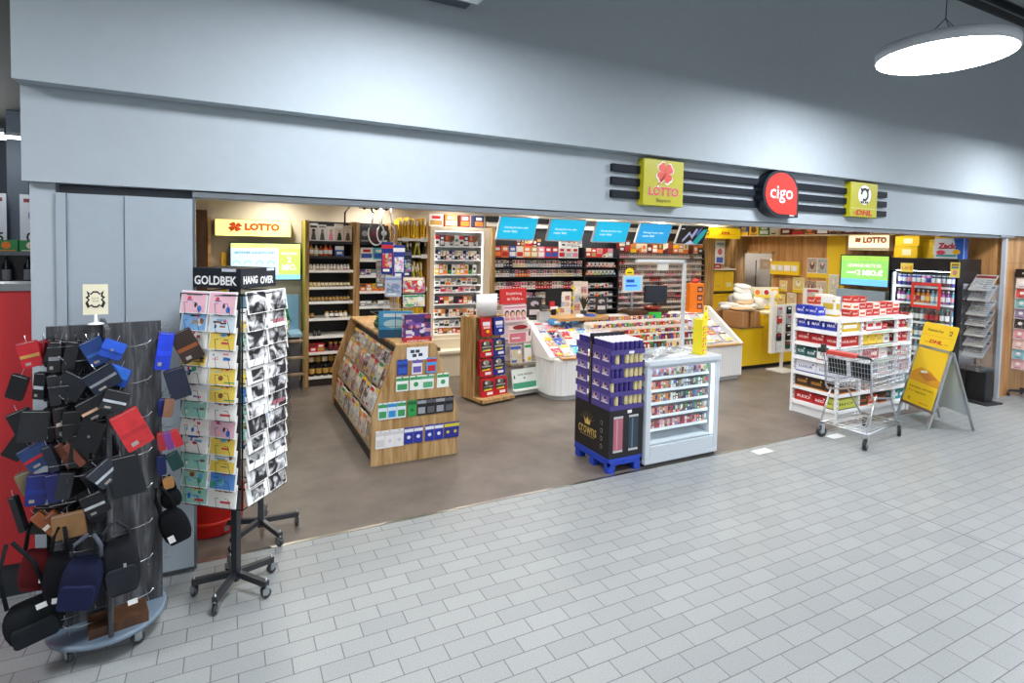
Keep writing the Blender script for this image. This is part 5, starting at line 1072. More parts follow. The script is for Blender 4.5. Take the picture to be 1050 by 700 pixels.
MB().box(-.09,.09,-.02,.06,.0,.14,'c0c0be','plastic').build('body', t); m = MB(); m.tube([(0,.02,.14),(0,.02,.2)], .01, 6, 'silver'); m.box(-.06,.06,-.05,.03,.18,.22,'3a3c40','plastic'); m.build('keypad', t)
t = post_thing('pot_plant', 'dark leafy plant standing at the end of the oak counter top', 'plant', (4.98, 7.3, 1.045), 0)
MB().lathe([(.04,0),(.055,.07),(.05,.07),(0,.06)], n=12, col='2a2a2c').build('pot', t); m = MB()
for a in range(0,360,24):
    ca, sa = math.cos(R(a)), math.sin(R(a)); r_ = rg.uniform(.07,.13); h = rg.uniform(.14,.28)
    m.add([(0,0,.06),(ca*r_*.5-sa*.018,sa*r_*.5+ca*.018,.06+h*.7),(ca*r_,sa*r_,.06+h),(ca*r_*.5+sa*.018,sa*r_*.5-ca*.018,.06+h*.7)], [(0,1,2,3)], '1e2a1c' if a % 48 else '3a4426', 'paint')
m.build('leaves', t)
t = post_thing('yellow_badge_stand', 'small smiling yellow round badge sign standing above the blue customer screen', 'sign', (6.02, 7.5, .86), 0)
m = MB(); m.tube([(0,0,0),(0,0,.78)], .006, 6, 'silver'); m.build('stem', t); m = MB(); F = frame((0,-.01,.84)); m.disc(F,0,0,.09,.08,'ecd81e',z=0,d=.008,n=20); m.rect(F,-.05,-.01,.05,.01,'4a4418',z=.008); m.build('badge', t)
t = post_thing('green_card', 'bright green square card standing on the candy tiers', 'card', (6.22, 7.05, .941), -8); MB().box(-.12,.12,0,.02,0,.13,'35c84a').build('card', t)
MB().box(-.1,.1,.02,.06,0,.02,'2a8a3a').build('foot', t)
t = post_thing('orange_display', 'tall orange cardboard display with three dark windows next to the post shelf', 'display box', (7.38, 7.30, 1.0), -10)
MB().box(-.14,.14,0,.12,0,.52,'ee7c10').build('carton', t); m = MB(); F = frame((0,-.001,0))
for k in range(3): m.rect(F,.01,.06+.15*k,.12,.16+.15*k,'5a2014',z=0); m.rect(F,.03,.08+.15*k,.10,.13+.15*k,'c88a7a',z=.001)
m.build('window_print', t); MB().lathe([(.0,.52),(.06,.53),(.05,.58),(0,.60)], (.0,.05,0), 10, 'c8281e').build('topper', t)
t = post_thing('counter_basket', 'brown and red shallow basket on the dark counter top', 'basket', (6.42, 7.36, 1.07), 0)
MB().lathe([(.10,0),(.16,.06),(.15,.06),(.09,.01),(0,.01)], n=18, col='8a2a1c').build('bowl', t)
for k in range(5): tag(MB().lathe([(.0,0),(.032,.02),(.03,.05),(0,.065)], n=9, col=['c8402a','e0a040','d8d0c0','a83028','6a4028'][k], mat='gloss').build('wrapped_sweet', None, (6.42+.055*math.cos(k*1.25), 7.36+.055*math.sin(k*1.25), 1.082)), '%s wrapped sweet in the brown counter basket' % ['red','amber','white','crimson','brown'][k], 'sweet', 'sweets in the counter basket')

# white frame
t = thing('frame_stand', 'tall thin white angled frame rising behind the white vitrine', 'stand', (5.05, 5.6, 0))
M_ = MB(); M_.box(.35,.39,-.02,.02,.0,1.97,'dfe3e8','plastic'); M_.build('upright', t, bevel=.003); MB().box(-.45,.39,-.02,.02,1.93,1.97,'dfe3e8','plastic').build('cross_bar', t, bevel=.003); MB().box(-.47,-.43,-.02,.02,0,1.97,'dfe3e8','plastic').build('upright', t, bevel=.003) if 0 else None
MB().box(.2,.5,-.16,.16,0,.02,'c8ccd0','metal').build('foot_plate', t); MB().box(-.10,.08,-.012,.0,1.83,1.93,'e8e6e2').build('hanging_card', t)

# ------------------------------------------------------------------ purple tube pallet
PX0, PX1, PY0, PY1 = 3.135, 3.525, 4.125, 4.70
t = thing('display_pallet', 'blue plastic quarter pallet under the black and purple tube display', 'pallet', (3.33, 4.41, 0)); TP = Matrix.Translation((-3.33, -4.41, 0))
MB(TP).box(PX0, PX1, PY0, PY1, .105, .14, '1d3fb0', 'plastic').build('deck', t, bevel=.004); m = MB(TP)
m.box(PX0, PX1, PY0, PY0+.02, .075, .105, '1d3fb0', 'plastic'); m.box(PX0, PX0+.02, PY0, PY1, .075, .105, '1d3fb0', 'plastic'); m.box(PX1-.02, PX1, PY0, PY1, .075, .105, '1d3fb0', 'plastic'); m.build('rim', t)
for x in (PX0+.005, PX1-.085):
    for y in (PY0+.005, PY0+.245, PY1-.085): MB(TP).rbox(x, x+.08, y, y+.08, 0, .105, .01, '1d3fb0', 'plastic', axis='z').build('foot', t)
t = thing('tube_display', 'black and purple cardboard tower of gift tubes lettered crowns', 'display stand', (3.33, 4.41, .14)); TT = Matrix.Translation((-3.33, -4.41, -.14))
MB(TT).box(PX0, PX1, PY0, PY1, .14, .595, '17171b', 'paint').build('base_carton', t)
m = MB(TT); F = frame((PX0-.0005, 4.46, .365), '-x'); m.text('crowns', F, -.02, -.05, .30, .075, 'c8a858', z=0, bold=.0)
m.rect(F, -.14, -.105, .1, -.097, '8a7440', z=0)
for q in range(7): a = R(-66+22*q); m.bar(F @ Vector((.05*math.sin(a)-.02, .03+.05*math.cos(a), .001)), F @ Vector((.13*math.sin(a)-.02, .03+.11*math.cos(a), .001)), .0015, .005, '6a5a34', 'paint')
m.poly(F, [(-.06,.01),(.02,.01),(.035,.075),(.005,.04),(-.02,.085),(-.045,.04),(-.075,.075)], 'c8a858', z=0)
for q in range(4): m.disc(F, .21, .09-.075*q, .018, .022, '8a8478', z=0); m.disc(F, .21, .09-.075*q, .013, .016, '17171b', z=.001)
m.build('crown_print', t)
m = MB(TT); F = frame((3.33, PY0-.0005, .365))
for q, c in ((-.095, 'a8606e'), (.085, '2c3a48')): m.rect(F, q-.055, -.17, q+.055, .17, c, z=0); m.rect(F, q-.055, .15, q+.055, .17, 'b8b8b8', z=.001); m.rect(F, q-.055, -.17, q+.055, -.15, 'b8b8b8', z=.001); m.rect(F, q-.02, -.14, q-.005, .14, 'c88a94' if q < 0 else '5a7080', z=.001)
m.rect(F, .01, .19, .06, .22, 'e8e8e8', z=0); m.build('tube_print', t)
PU, PD = '463a7c', '352b66'
for k in range(5):
    z = .595+.13*k
    m = MB(TT)
    m.box(PX0, PX1, PY0, PY0+.30, z, z+.012, PU); m.box(PX0, PX1, PY0-.004, PY0, z-.0, z+.045, PU); m.box(PX0-.003, PX0, PY0, PY0+.30, z, z+.06, PU); m.box(PX1, PX1+.003, PY0, PY0+.30, z, z+.06, PU); m.box(PX0+.2,PX0+.26,PY0-.006,PY0-.004,z+.005,z+.03,'e0dce8') if k == 4 else None
    m.build('tray', t)
    m = MB(TT); m.box(PX0, PX1, PY0+.345, PY1, z, z+.012, PU); m.box(PX0-.003, PX0, PY0+.345, PY1, z, z+.06, PU); m.box(PX1, PX1+.003, PY0+.345, PY1, z, z+.06, PU); m.build('tray', t)
    if k < 4:
        for (ya, yb) in ((PY0+.01, PY0+.145), (PY0+.155, PY0+.29), (PY0+.37, PY1-.03)):
            m = MB(TT); F = frame((PX0-.004, (ya+yb)/2, z+.085), '-x'); w_ = (yb-ya)/2; m.rect(F,-w_,-.022,w_,.05,'5a4a8c' if k%2 else '6a5a9c',z=0); m.disc(F,-.01,.012,.03,.024,'c8a8a0',z=.001); m.disc(F,.0,.025,.018,.014,'2a2030',z=.002); m.rect(F,-w_+.01,-.02,w_-.02,-.008,'d8d0e0',z=.001); m.build('side_picture', t)
MB(TT).box(PX0-.006, PX1, PY0+.305, PY0+.34, .595, 1.275, '121216').build('centre_spine', t)
m = MB(TT); F = frame((PX0-.0065, PY0+.3225, .95), '-x') @ Matrix.Rotation(PI/2, 4, 'Z'); m.text('CROWNS CROWNS', F, 0, 0, .5, .014, '9a8450', z=0); m.build('spine_lettering', t)
def tube_item(a, top): return cached(('tubei', a, top), lambda: MB().lathe([(.024,0),(.025,.004),(.025,.03),(.025,.105),(.025,.115),(.02,.118),(0,.118)], (0,.025,0), 12, a, 'gloss', cols=[a,PD,a,top,top,top]).mesh('gift_tube'))
for k in range(5):
    z = .609+.13*k
    for r_ in range(6 if k == 4 else 2):
        for c in range(7):
            gold = (k in (0,3) and c not in (0,2)) or (k in (1,2) and c in (0,3,4,5,6)); gold = gold and k < 4
            if k == 2: gold = c >= 3 
            if k == 1: gold = c in (0,5,6)
            col, top = ('c8b98a','d8cca8') if gold else ('392f74', 'e4e0f0' if k == 4 else '4c3e96')
            put(tube_item(col, top), 'gift_tube', '%s gift tube, %s along in %s of the %s purple tray up' % ('cream' if gold else 'purple', nth(c+1), ('the front row','the '+nth(r_+1)+' row back')[r_ > 0], nth(k+1)), 'tube', 'gift tubes in the purple trays', L4(PX0+.03+.055*c, PY0+.004+.0495*r_, z))
    if k == 4:
        for r_ in range(4):
            for c in range(7): put(tube_item('392f74','e4e0f0'), 'gift_tube', 'purple gift tube behind the black spine, %s along, %s row back' % (nth(c+1), nth(r_+1)), 'tube', 'gift tubes in the purple trays', L4(PX0+.03+.055*c, PY0+.36+.0495*r_, z))

# ------------------------------------------------------------------ white vitrine
VX0, VX1, VY0, VY1 = 3.545, 4.50, 4.10, 4.60
t = thing('vape_vitrine', 'bright white lit glass front vitrine with five shelves of small packs', 'display cabinet', (4.02, 4.35, 0)); TV = Matrix.Translation((-4.02, -4.35, 0)); WV = 'c3cad1'
MB(TV).box(VX0+.02, VX1-.02, VY0+.02, VY1-.02, 0, .03, '3a3c40').build('plinth', t)
m = MB(TV); m.box(VX0, VX1, VY0, VY1, .03, .07, WV, 'plastic'); m.box(VX0, VX0+.06, VY0, VY1, .07, .99, WV, 'plastic'); m.box(VX1-.06, VX1, VY0, VY1, .07, .99, WV, 'plastic'); m.box(VX0+.06, VX1-.06, VY0, VY0+.03, .07, .20, WV, 'plastic'); m.box(VX0+.06, VX1-.06, VY0, VY0+.04, .955, .99, WV, 'plastic'); m.build('body', t, bevel=.004)
MB(TV).box(VX0+.06, VX1-.06, VY1-.03, VY1-.01, .07, .99, 'eef4f8').build('back_panel', t)
MB(TV).rbox(VX0-.02, VX1+.02, VY0-.02, VY1+.02, .99, 1.03, .03, WV, 'plastic', axis='z').build('top', t, bevel=.004)
m = MB(TV); m.box(VX0+.062, VX0+.072, VY0+.02, VY0+.035, .22, .94, 'f2f9ff', 'strip'); m.box(VX1-.078, VX1-.062, VY0+.02, VY0+.035, .22, .94, 'f2f9ff', 'strip'); m.box(VX0+.1, VX1-.1, VY0+.05, VY0+.065, .945, .954, 'f2f9ff', 'strip'); m.build('led_strip', t)
MB(TV).box(VX0+.06, VX1-.06, VY0+.006, VY0+.009, .20, .955, 'white', 'glass').build('glass_door', t)
MB(TV).box(VX0+.06, VX1-.06, VY0+.04, VY1-.03, .20, .215, 'dfe4e8').build('floor_board', t)
vl = [.335,.465,.595,.72,.845]
for k, z in enumerate(vl): 
    MB(TV).box(VX0+.09, VX1-.09, VY0+.07, VY1-.05, z-.008, z, 'dfe9ef').build('shelf', t); MB(TV).box(VX0+.09, VX1-.09, VY0+.062, VY0+.068, z-.014, z+.014, 'f6fafc').build('price_rail', t)
    x = VX0+.105; i = 0
    while x < VX1-.12:
        i += 1; f_ = (x-VX0)/(VX1-VX0)
        pal = ['pink','white','orange','red'] if f_ < .4 else ['black','silver','brown','navy'] if f_ < .7 else ['teal','green','navy','grey','black']
        if k == 0: pal = ['red','pink','maroon'] if f_ < .75 else ['black','teal','navy']
        if k == 4: pal = ['pink','white','cream','lilac','silver']
        a = rg.choice(pal); b = rg.choice([c for c in cp if c != a]); wd = .033
        put(carton(wd-.004,.03,.082,a,b,i%5), 'vape_pack', '%s and %s vape pack, %s along on the %s shelf up in the vitrine' % (a, b, nth(i), nth(k+1)), 'vape pack', 'vape packs in the white vitrine', L4(x+wd/2, VY0+.075, z)); x += wd
t = thing('wrapped_papers', 'crumpled clear plastic wrapped papers lying on the white vitrine', 'papers', (3.98, 4.34, 1.031), R(4))
m = MB(); n = 12; vs = []; 
for j in range(n):
    for i in range(n): 
        u, v = i/(n-1)*2-1, j/(n-1)*2-1; vs.append((u*.40, v*.19, .008+.05*max(0,1-u*u)*max(0,1-v*v)*(1+.5*math.sin(i*2.1+j*1.7))+.01*math.sin(i*3+j*2)**2))
m.add(vs, [(j*n+i, j*n+i+1, (j+1)*n+i+1, (j+1)*n+i) for j in range(n-1) for i in range(n-1)], 'white', 'wrap', True); m.build('clear_wrap', t)
m = MB(); m.box(-.34,-.1,-.12,.1,0,.008,'8f9aa0'); m.box(-.05,.3,-.1,.12,0,.01,'c8ccd0'); m.box(-.3,-.14,-.08,.02,.008,.010,'3a3c42'); m.box(.02,.1,-.05,.03,.01,.012,'4a3c42'); m.build('paper_sheets', t)
t = thing('sweets_stand', 'bright yellow cardboard sweets stand with pocketed front on the vitrine corner', 'display box', (4.33, 4.22, 1.031), R(20))
MB().box(-.055,.055,-.05,.05,0,.36,'f0dc1e').build('carton', t); m = MB(); F = frame((0,-.051,0))
for k in range(5): m.rect(F,-.05,.02+.06*k,.05,.035+.06*k,'e6c814',d=.012,z=0); m.rect(F,-.035,.035+.06*k,.03,.055+.06*k,'c8502a',z=0); m.rect(F,-.01,.037+.06*k,.01,.05+.06*k,'f6f0d0',z=.001)
m.build('pockets', t); m = MB(); F = frame((0,-.052,.39)); m.poly(F,[(-.05,-.04),(-.075,0),(-.05,.02),(-.04,.06),(0,.045),(.04,.06),(.05,.02),(.075,0),(.05,-.04)],'f2e01c',z=0,d=.004); m.disc(F,0,.0,.02,.02,'d8a010',z=.004); m.rect(F,-.03,.06,.03,.11,'f0d018',d=.003); m.disc(F,0,.085,.014,.014,'3a2a10',z=.003); m.build('star_header', t)
m = MB(); m.box(.05,.058,-.04,.05,.02,.30,'8aa0a8'); F = frame((.0585,0,0),'+x')
for k in range(4): m.rect(F,-.03,.04+.065*k,.04,.085+.065*k,['3a6a9a','a8b83a','4a8a7a','c8b45a'][k],z=0)
m.build('side_pockets', t)
t = thing('leaning_bag', 'blue and white plastic bag standing beside the white vitrine', 'bag', (4.60, 4.34, 0)); MB().rbox(-.05,.05,0,.30,-.1,.1,.02,'5a8ac0','gloss').build('body', t); m = MB(); m.rect(frame((0,-.1005,.15)),-.03,-.05,.03,.05,'e8eef4'); m.build('label', t)

# ------------------------------------------------------------------ post corner
t = thing('post_shelf', 'oak shelf niche with yellow parcel boxes beside the tobacco wall', 'shelf unit', (9.45, 8.78, 0)); TQ = Matrix.Translation((-9.45, -8.78, 0))
MB(TQ).box(8.86, 9.13, 8.56, 8.94, 0, 2.52, 'wood', 'wood').build('oak_post', t); MB(TQ).box(9.80, 10.09, 8.6, 8.94, 0, 2.42, 'wood', 'wood').build('oak_post', t); MB(TQ).box(9.13, 9.80, 8.90, 8.94, 0, 2.4, 'c9b48c').build('back_panel', t)
for z in (1.72, 1.24, .72): MB(TQ).box(9.13, 9.80, 8.58, 8.9, z-.03, z, 'ece4d2' if z > 1.5 else '4a3a1c').build('shelf', t)
MB(TQ).box(9.13, 9.80, 8.58, 8.9, 0, .65, '6a6c70').build('lower_cabinet', t)
for k, (z, h) in enumerate(((1.24,.42),(.72,.46))): 
    m = MB(); m.box(-.3,.3,0,.28,0,h,'ecc412'); F = frame((0,-.0005,h/2)); m.rect(F,-.004,-h/2,.004,h/2,'c8a010',z=0); m.rect(F,.08,-.12,.24,-.03,'e8dca0',z=0); m.rect(F,-.2,-.13,-.1,-.08,'d8b040',z=0); tag(m.build('parcel_box', None, (9.46, 8.6, z+.001)), 'yellow parcel box in the oak niche, %s of two' % ('upper','lower')[k], 'box', 'yellow boxes in the oak niche')
for k, (x, a) in enumerate(((9.30,'f0d020'),(9.60,'dfe4ec'))):
    m = MB(); m.box(-.14,.14,0,.01,0,.52,a); F = frame((0,-.0005,.26)); m.disc(F,0,.02,.07,.07,'b8a8c0' if k == 0 else 'c86a7a',z=0); m.rect(F,-.1,-.22,.1,-.1,'f0e080' if k == 0 else '4a6ac8',z=0); m.rect(F,-.1,.16,.12,.22,'e8e0b0' if k == 0 else '8aa8d8',z=0)
    tag(m.build('poster', None, (x, 8.86, 1.80)), ('yellow poster with pale round motif in the oak niche','white poster with blue and pink picture in the oak niche')[k], 'poster', 'posters in the oak niche')
m = MB(); m.box(-.1,.1,0,.2,0,.1,'c8282c'); m.rect(frame((0,-.001,.05)),-.06,-.02,.06,.02,'f0e0e0'); tag(m.build('red_box', None, (9.28, 8.62, 1.721)), 'small red box on the pale niche shelf', 'box')
for k in range(3): tag(MB().box(-.12,.12,-.08,.1,0,.012,['e8e4da','cfc8b8','b8b0a0'][k]).build('paper_stack', None, (9.6, 8.74, 1.721+.0125*k), R(8*k)), '%s sheaf of papers on the pale niche shelf' % ['bottom white','middle beige','top grey'][k], 'papers', 'papers on the niche shelf')
t = thing('dhl_header', 'long yellow post header board with horn and red lettering on the wall top', 'sign', (9.15, 8.50, 2.46))
MB().box(-.62,.65,0,.05,-.10,.12,'f0c81a','signlit').build('board', t); m = MB(); F = frame((0,-.001,0.01)); horn(m, F, -.3, .01, .05); m.text('DHL', F, .22, .01, .26, .05, 'c8281e', z=.001, bold=.05, shear=.3); m.rect(F,.02,-.03,.5,-.024,'c8281e'); m.build('lettering', t)

yc = thing('post_counter', 'solid yellow post counter with raised end and dark plinth', 'counter', (8.7, 7.3, 0)); TY_ = Matrix.Translation((-8.7, -7.3, 0)); YE = 'eec60e'
MB(TY_).box(8.02, 9.42, 6.90, 7.7, 0, .07, '1c1a18').build('plinth', yc)
m = MB(TY_); m.box(7.98, 8.55, 6.85, 7.75, .07, .74, YE, 'plastic'); m.box(8.55, 9.45, 6.85, 7.75, .07, .98, YE, 'plastic'); m.box(8.545,8.553,6.849,6.852,.07,.74,'c09a08'); m.build('body', yc, bevel=.004)
MB(TY_).box(7.95, 8.55, 6.82, 7.78, .74, .765, '7a5a34').build('oak_top', yc); MB(TY_).box(8.55, 9.47, 6.80, 7.78, .98, 1.01, 'e8dcb8').build('cream_top', yc)
for k, (x, y, z, w_, d, h, rz, lab) in enumerate(((8.08,7.05,.766,.27,.34,.27,0,'brown cardboard parcel with open gap on the yellow counter'),(8.38,7.05,.766,.25,.34,.26,3,'brown cardboard parcel against the raised yellow end'),(8.2,7.45,.766,.5,.3,.25,-4,'large brown parcel behind the two front parcels'))):
    m = MB(); m.box(-w_/2,w_/2,-d/2,d/2,0,h,'a9794a'); F = frame((0,-d/2-.0005,h/2)); m.rect(F,-.025,-h/2,.025,h/2,'b98e5e',z=0); m.box(-w_/2,w_/2,-.02,.02,h,h+.001,'c8a070'); tag(m.build('cardboard_parcel', None, (x,y,z), R(rz)), lab, 'parcel', 'parcels on the post counter')
def soft(wd, d, h, col, k):
    m = MB(); n = 10; vs = []; fs = []
    for j in range(7):
        p = j/6*PI; 
        for i in range(n):
            a = i/n*2*PI; q = math.sin(p)**.5; x, y = math.cos(a), math.sin(a); vs.append((wd/2*q*math.copysign(abs(x)**.6, x)*(1+.06*math.sin(i*2+k)), d/2*q*math.copysign(abs(y)**.6, y), h/2-h/2*math.cos(p)*(1+.08*math.sin(i*3+j+k))))
    fs = [(j*n+i, j*n+(i+1)%n, (j+1)*n+(i+1)%n, (j+1)*n+i) for j in range(6) for i in range(n)]
    m.add(vs, fs, col, 'plastic', True); m.rect(frame((0,-d/2-.001,h*.5)),-wd*.15,-h*.15,wd*.15,h*.15,'8a8c90')
    return m.mesh('mail_bag')
ML = [(8.22,7.02,1.035,.46,.36,.07,'c8a87a','flat tan padded parcel under the white mail bags',0),(8.42,7.12,1.04,.40,.34,.10,'dcdad4','wide white mail bag on the front parcels',8),(8.30,7.35,1.02,.5,.4,.13,'cfcdc7','grey white mail bag on the rear parcel',-6),(8.50,7.22,1.13,.40,.34,.09,'c9a97e','tan padded parcel tucked in the mail heap',14),(8.56,7.32,1.20,.40,.34,.12,'e2e0da','big white mail bag sloping up towards the posters',18),
(8.66,7.42,1.30,.34,.32,.10,'d0cec8','pale mail bag near the top of the heap',22),(8.76,7.5,1.38,.30,.28,.09,'e8e6e2','small white mail bag crowning the heap',10),(8.06,7.25,1.03,.2,.2,.09,'dcdad4','little white mail pouch at the door end of the heap',0),(8.80,7.22,1.015,.34,.36,.24,'d8d4cc','white mail sack standing on the cream top',0),(8.68,7.55,1.02,.34,.3,.26,'c8c4bc','grey mail sack behind the white one',0)]
for k, (x,y,z,a,b,h,c,lab,tl) in enumerate(ML): put(soft(a,b,h,c,k), 'mail_bag', lab, 'mail bag', 'heap of mail on the post counter', L4(x,y,z,R(17*k-20),0,R(-tl)))
# peg board stand
t = thing('pegboard_stand', 'white double pegboard with hanging accessories in front of the yellow counter', 'display stand', (8.72, 6.55, 0))
MB().box(-.30,.30,0,.03,.33,1.18,'f2efe6').build('panel', t); MB().box(-.32,-.29,-.02,.05,.33,1.42,'f4f2ea').build('side_rail', t); MB().box(-.02,.02,0,.04,0,.33,'d8d6d0').build('post', t); MB().box(-.2,.2,-.15,.18,0,.02,'d8d6d0').build('foot', t)
for k in range(10):
    c = ['b8bcc0','1c2430','c03a40','a8b0b8','d8dcdc','20283a','2a3448','1a222c','e0e4e8','1c5a50'][k]; x = (-.14, .10)[k % 2]; z = 1.14-.155*(k//2)
    me = MB().rbox(-.055,.055,-.13,0,0,.02,.008,c,'gloss').rect(frame((0,-.001,-.03)),-.04,-.015,.04,.015,'white' if k % 3 else 'red').mesh('accessory_pack')
    put(me, 'accessory_pack', '%s accessory pack on the pegboard, %s row down' % (['silver','black','red','grey','white','navy','midnight blue','jet','light grey','dark green'][k], nth(k//2+1)), 'accessory pack', 'packs on the white pegboard', L4(8.72+x, 6.52, z))
# envelopes boxes and posters on the side wall (x = 10.1, facing -x)
def wallthing(name, label, cat, y, z, wd, h, cols, seed, group=None, d=.02, style=0):
    t = thing(name, label, cat, (10.095, y, z), -PI/2, group)
    MB().box(-wd/2, wd/2, -d, 0, 0, h, cols[0]).build('panel', t); m = MB(); F = frame((0,-d-.0005,0)); q = random.Random(seed)
    if style == 0:
        m.rect(F,-wd*.46,h*.25,wd*.46,h*.96,cols[1],'fineprint',z=0); m.disc(F,0,h*.62,wd*.22,h*.2,cols[2],z=.001); m.disc(F,0,h*.72,wd*.1,h*.09,cols[3],z=.002); m.rect(F,-wd*.5,0,wd*.5,h*.22,cols[4],z=0)
    else:
        for k in range(4): m.rect(F,-wd*.48+wd*.24*k,h*.3,-wd*.28+wd*.24*k,h*.72,cols[1+k%3],z=0); m.disc(F,-wd*.38+wd*.24*k,h*.5,wd*.05,h*.14,cols[3],z=.001)
        m.rect(F,-wd/2,0,wd/2,h*.2,'f0c419',z=0)
    m.build('picture', t); return t
wallthing('greeting_set_rack', 'yellow rack with three pale picture envelopes on the wooden side wall', 'rack', 7.58, 1.64, .66, .27, ['ecc82a','e8e4dc','d8dce4','f4f0ec'], 1, None, .06, 1)
PST = [(7.0,1.62,.21,.38,['e4ddd0','a8907c','6a4a3a','e8c8b0','ecc82a'],'framed poster of a seated figure above the yellow strip'),(6.79,1.62,.20,.38,['d8d0c4','98a0a4','8a6a5a','e8ccb8','ecc82a'],'grey poster with figure next to the framed one'),(7.02,1.16,.22,.40,['b89a78','8a5a3a','3a2a20','e0b890','d8b060'],'brown poster with dark hair portraits on the side wall'),(6.80,1.16,.20,.40,['dccdb8','c8b098','8a7868','e8d0b8','e8d8a0'],'beige poster with soft portrait beside the brown one'),(7.28,1.3,.24,.3,['f0e6b8','e8cc3a','e8e0d0','b8a890','e8c82a'],'yellow and cream poster below the envelope rack'),(7.06,.82,.24,.3,['e8c84a','c8a838','4a3a2a','e8c8a8','f0d850'],'yellow poster with dark portrait low on the side wall')]
for k, (y,z,w_,h,c,lab) in enumerate(PST): wallthing('wall_poster', lab, 'poster', y, z, w_, h, c, k, 'posters on the wooden side wall')
t = thing('cream_brochure_stand', 'cream and yellow brochure stand with heart cards on the raised yellow counter', 'brochure stand', (9.05, 7.2, 1.011), R(-20))
MB().box(-.28,.28,.05,.07,0,.42,'f0e6c8').build('panel', t); m = MB()
for k in range(2): m.box(-.27,.27,-.04-.03*(1-k),.05,.02+.2*k,.03+.2*k,'f0e4b8'); m.box(-.27,.27,-.045-.03*(1-k),-.04-.03*(1-k),.02+.2*k,.08+.2*k,'f0d44a')
m.build('pockets', t)
for k in range(6): put(carton(.15,.01,.15,['yellow','cream','yellow','cream','white','yellow'][k],['pink','white','cream','orange','red','white'][k],4), 'brochure', '%s brochure with %s round print in the %s pocket of the cream stand, %s along' % (['yellow','cream','yellow','cream','white','yellow'][k], ['pink','white','cream','orange','red','white'][k], ('lower','upper')[k//3], nth(k%3+1)), 'brochure', 'brochures in the cream stand', L4(9.05,7.2,1.011,R(-20)) @ L4(-.18+.18*(k%3), -.02, .04+.2*(k//3), 0, R(-8)))
t = thing('tall_brochure_rack', 'tall white acrylic brochure rack behind the red and blue boxes', 'brochure rack', (9.55, 6.6, 0), R(-50))
MB().box(-.16,.16,0,.03,0,1.45,'e8e4d8').build('panel', t); MB().box(-.2,.2,-.15,.15,0,.02,'c8c4b8').build('foot', t)
for k in range(4): put(magazine(.2,.24,['cream','white','yellow','beige'][k],['yellow','grey','white','red'][k]), 'brochure', '%s brochure in the tall white rack, %s up' % (['cream','white','yellow','beige'][k], nth(k+1)), 'brochure', 'brochures in the tall white rack', L4(9.55,6.6,0,R(-50)) @ L4(0,-.02,.38+.27*k,0,R(-4)))
# row of cartons above the side wall
t = thing('high_ledge', 'narrow ledge above the wooden side wall', 'shelf', (10.0, 7.2, 2.42)); MB().box(-.2,.1,-1.8,1.7,0,.02,'c8b48c').build('board', t)
for k in range(13):
    y = 8.72-.255*k; a, b = [('white','turquoise'),('blue','yellow'),('yellow','brown'),('green','white'),('cream','white'),('maroon','cream'),('brown','red'),('brown','orange'),('maroon','white'),('brown','cream'),('maroon','orange'),('cream','brown'),('maroon','gold')][k]
    put(carton(.235,.12,.19+.01*(k%3),a,b,(k*2)%5,'paint'), 'ledge_carton', '%s and %s picture carton on the high ledge, %s from the back corner' % (a, b, nth(k+1)), 'carton', 'cartons on the high ledge', L4(9.86, y, 2.441, -PI/2))
MB().box(10.085,10.1,6.37,6.72,0,2.42,'e6c01c').build('yellow_wall_panel'); tag(bpy.data.objects['yellow_wall_panel'], 'tall plain yellow panel between the posters and the green screen', 'panel')
t = thing('lotto_lightbox', 'cream lit box sign with orange LOTTO lettering above the green screen', 'sign', (10.03, 5.90, 2.32), -PI/2)
MB().box(-.34,.36,-.06,.06,-.16,.15,'d8ccb0','plastic').build('housing', t); MB().box(-.335,.355,-.065,-.06,-.11,.145,'fbeec8','lit').build('lit_face', t)
m = MB(); F = frame((0,-.0655,.02)); clover(m, F, -.17, .0, .055, 'e8842a', 'paint', .8, 0); m.text('LOTTO', F, .12, 0, .40, .11, 'e0701a', z=0, bold=.07); m.build('lettering', t)
for k in range(3): put(carton(.23,.12,.11,['white','white','turquoise'][k],['lilac','blue','white'][k],k), 'flat_carton', '%s flat carton resting on the cream LOTTO box' % ['white and lilac','white and blue','turquoise'][k], 'carton', 'cartons on the LOTTO box', L4(9.98, 6.10-.24*k, 2.471, -PI/2))
t = thing('promo_screen', 'green lottery screen reading 2 MIO hanging beside the drinks fridge', 'screen', (9.98, 5.95, 1.80), -PI/2); promo_screen(t, .43, .28); MB().box(-.1,.1,.05,.118,-.1,.1,'33363a','metal').build('wall_bracket', t)
m = MB(); F = frame((0,-.001,0)); m.rect(F,-.41,-.26,.41,.26,'86c468','screen'); m.rect(F,-.41,-.26,.41,-.15,'6ab4dc','screen',z=.001); m.rect(F,-.41,.18,.41,.26,'9acc5a','screen',z=.001); m.text('GEWINNE HEUTE BIS', F, 0, .09, .58, .06, 'e8f6e0', 'screen', z=.002); m.text('2 MIO.€', F, .1, -.03, .44, .1, 'ffffff', 'screen', z=.002, bold=.03); m.text('rund', F, -.22, -.03, .16, .05, 'ffffff', 'screen', z=.002); m.text('LOTTO', F, 0, .22, .2, .03, '4a7a2a', 'screen', z=.002); m.build('display', t)
MB().box(9.85,10.09,5.5,6.35,.9,1.46,'8fa4b4','plastic').build('grey_cabinet'); tag(bpy.data.objects['grey_cabinet'], 'smooth blue grey wall cabinet below the green screen', 'cabinet')
MB().box(9.9,10.09,5.30,5.45,.1,2.02,'e0b81a').build('yellow_pillar_board'); tag(bpy.data.objects['yellow_pillar_board'], 'narrow yellow board between the green screen and the fridge', 'board')

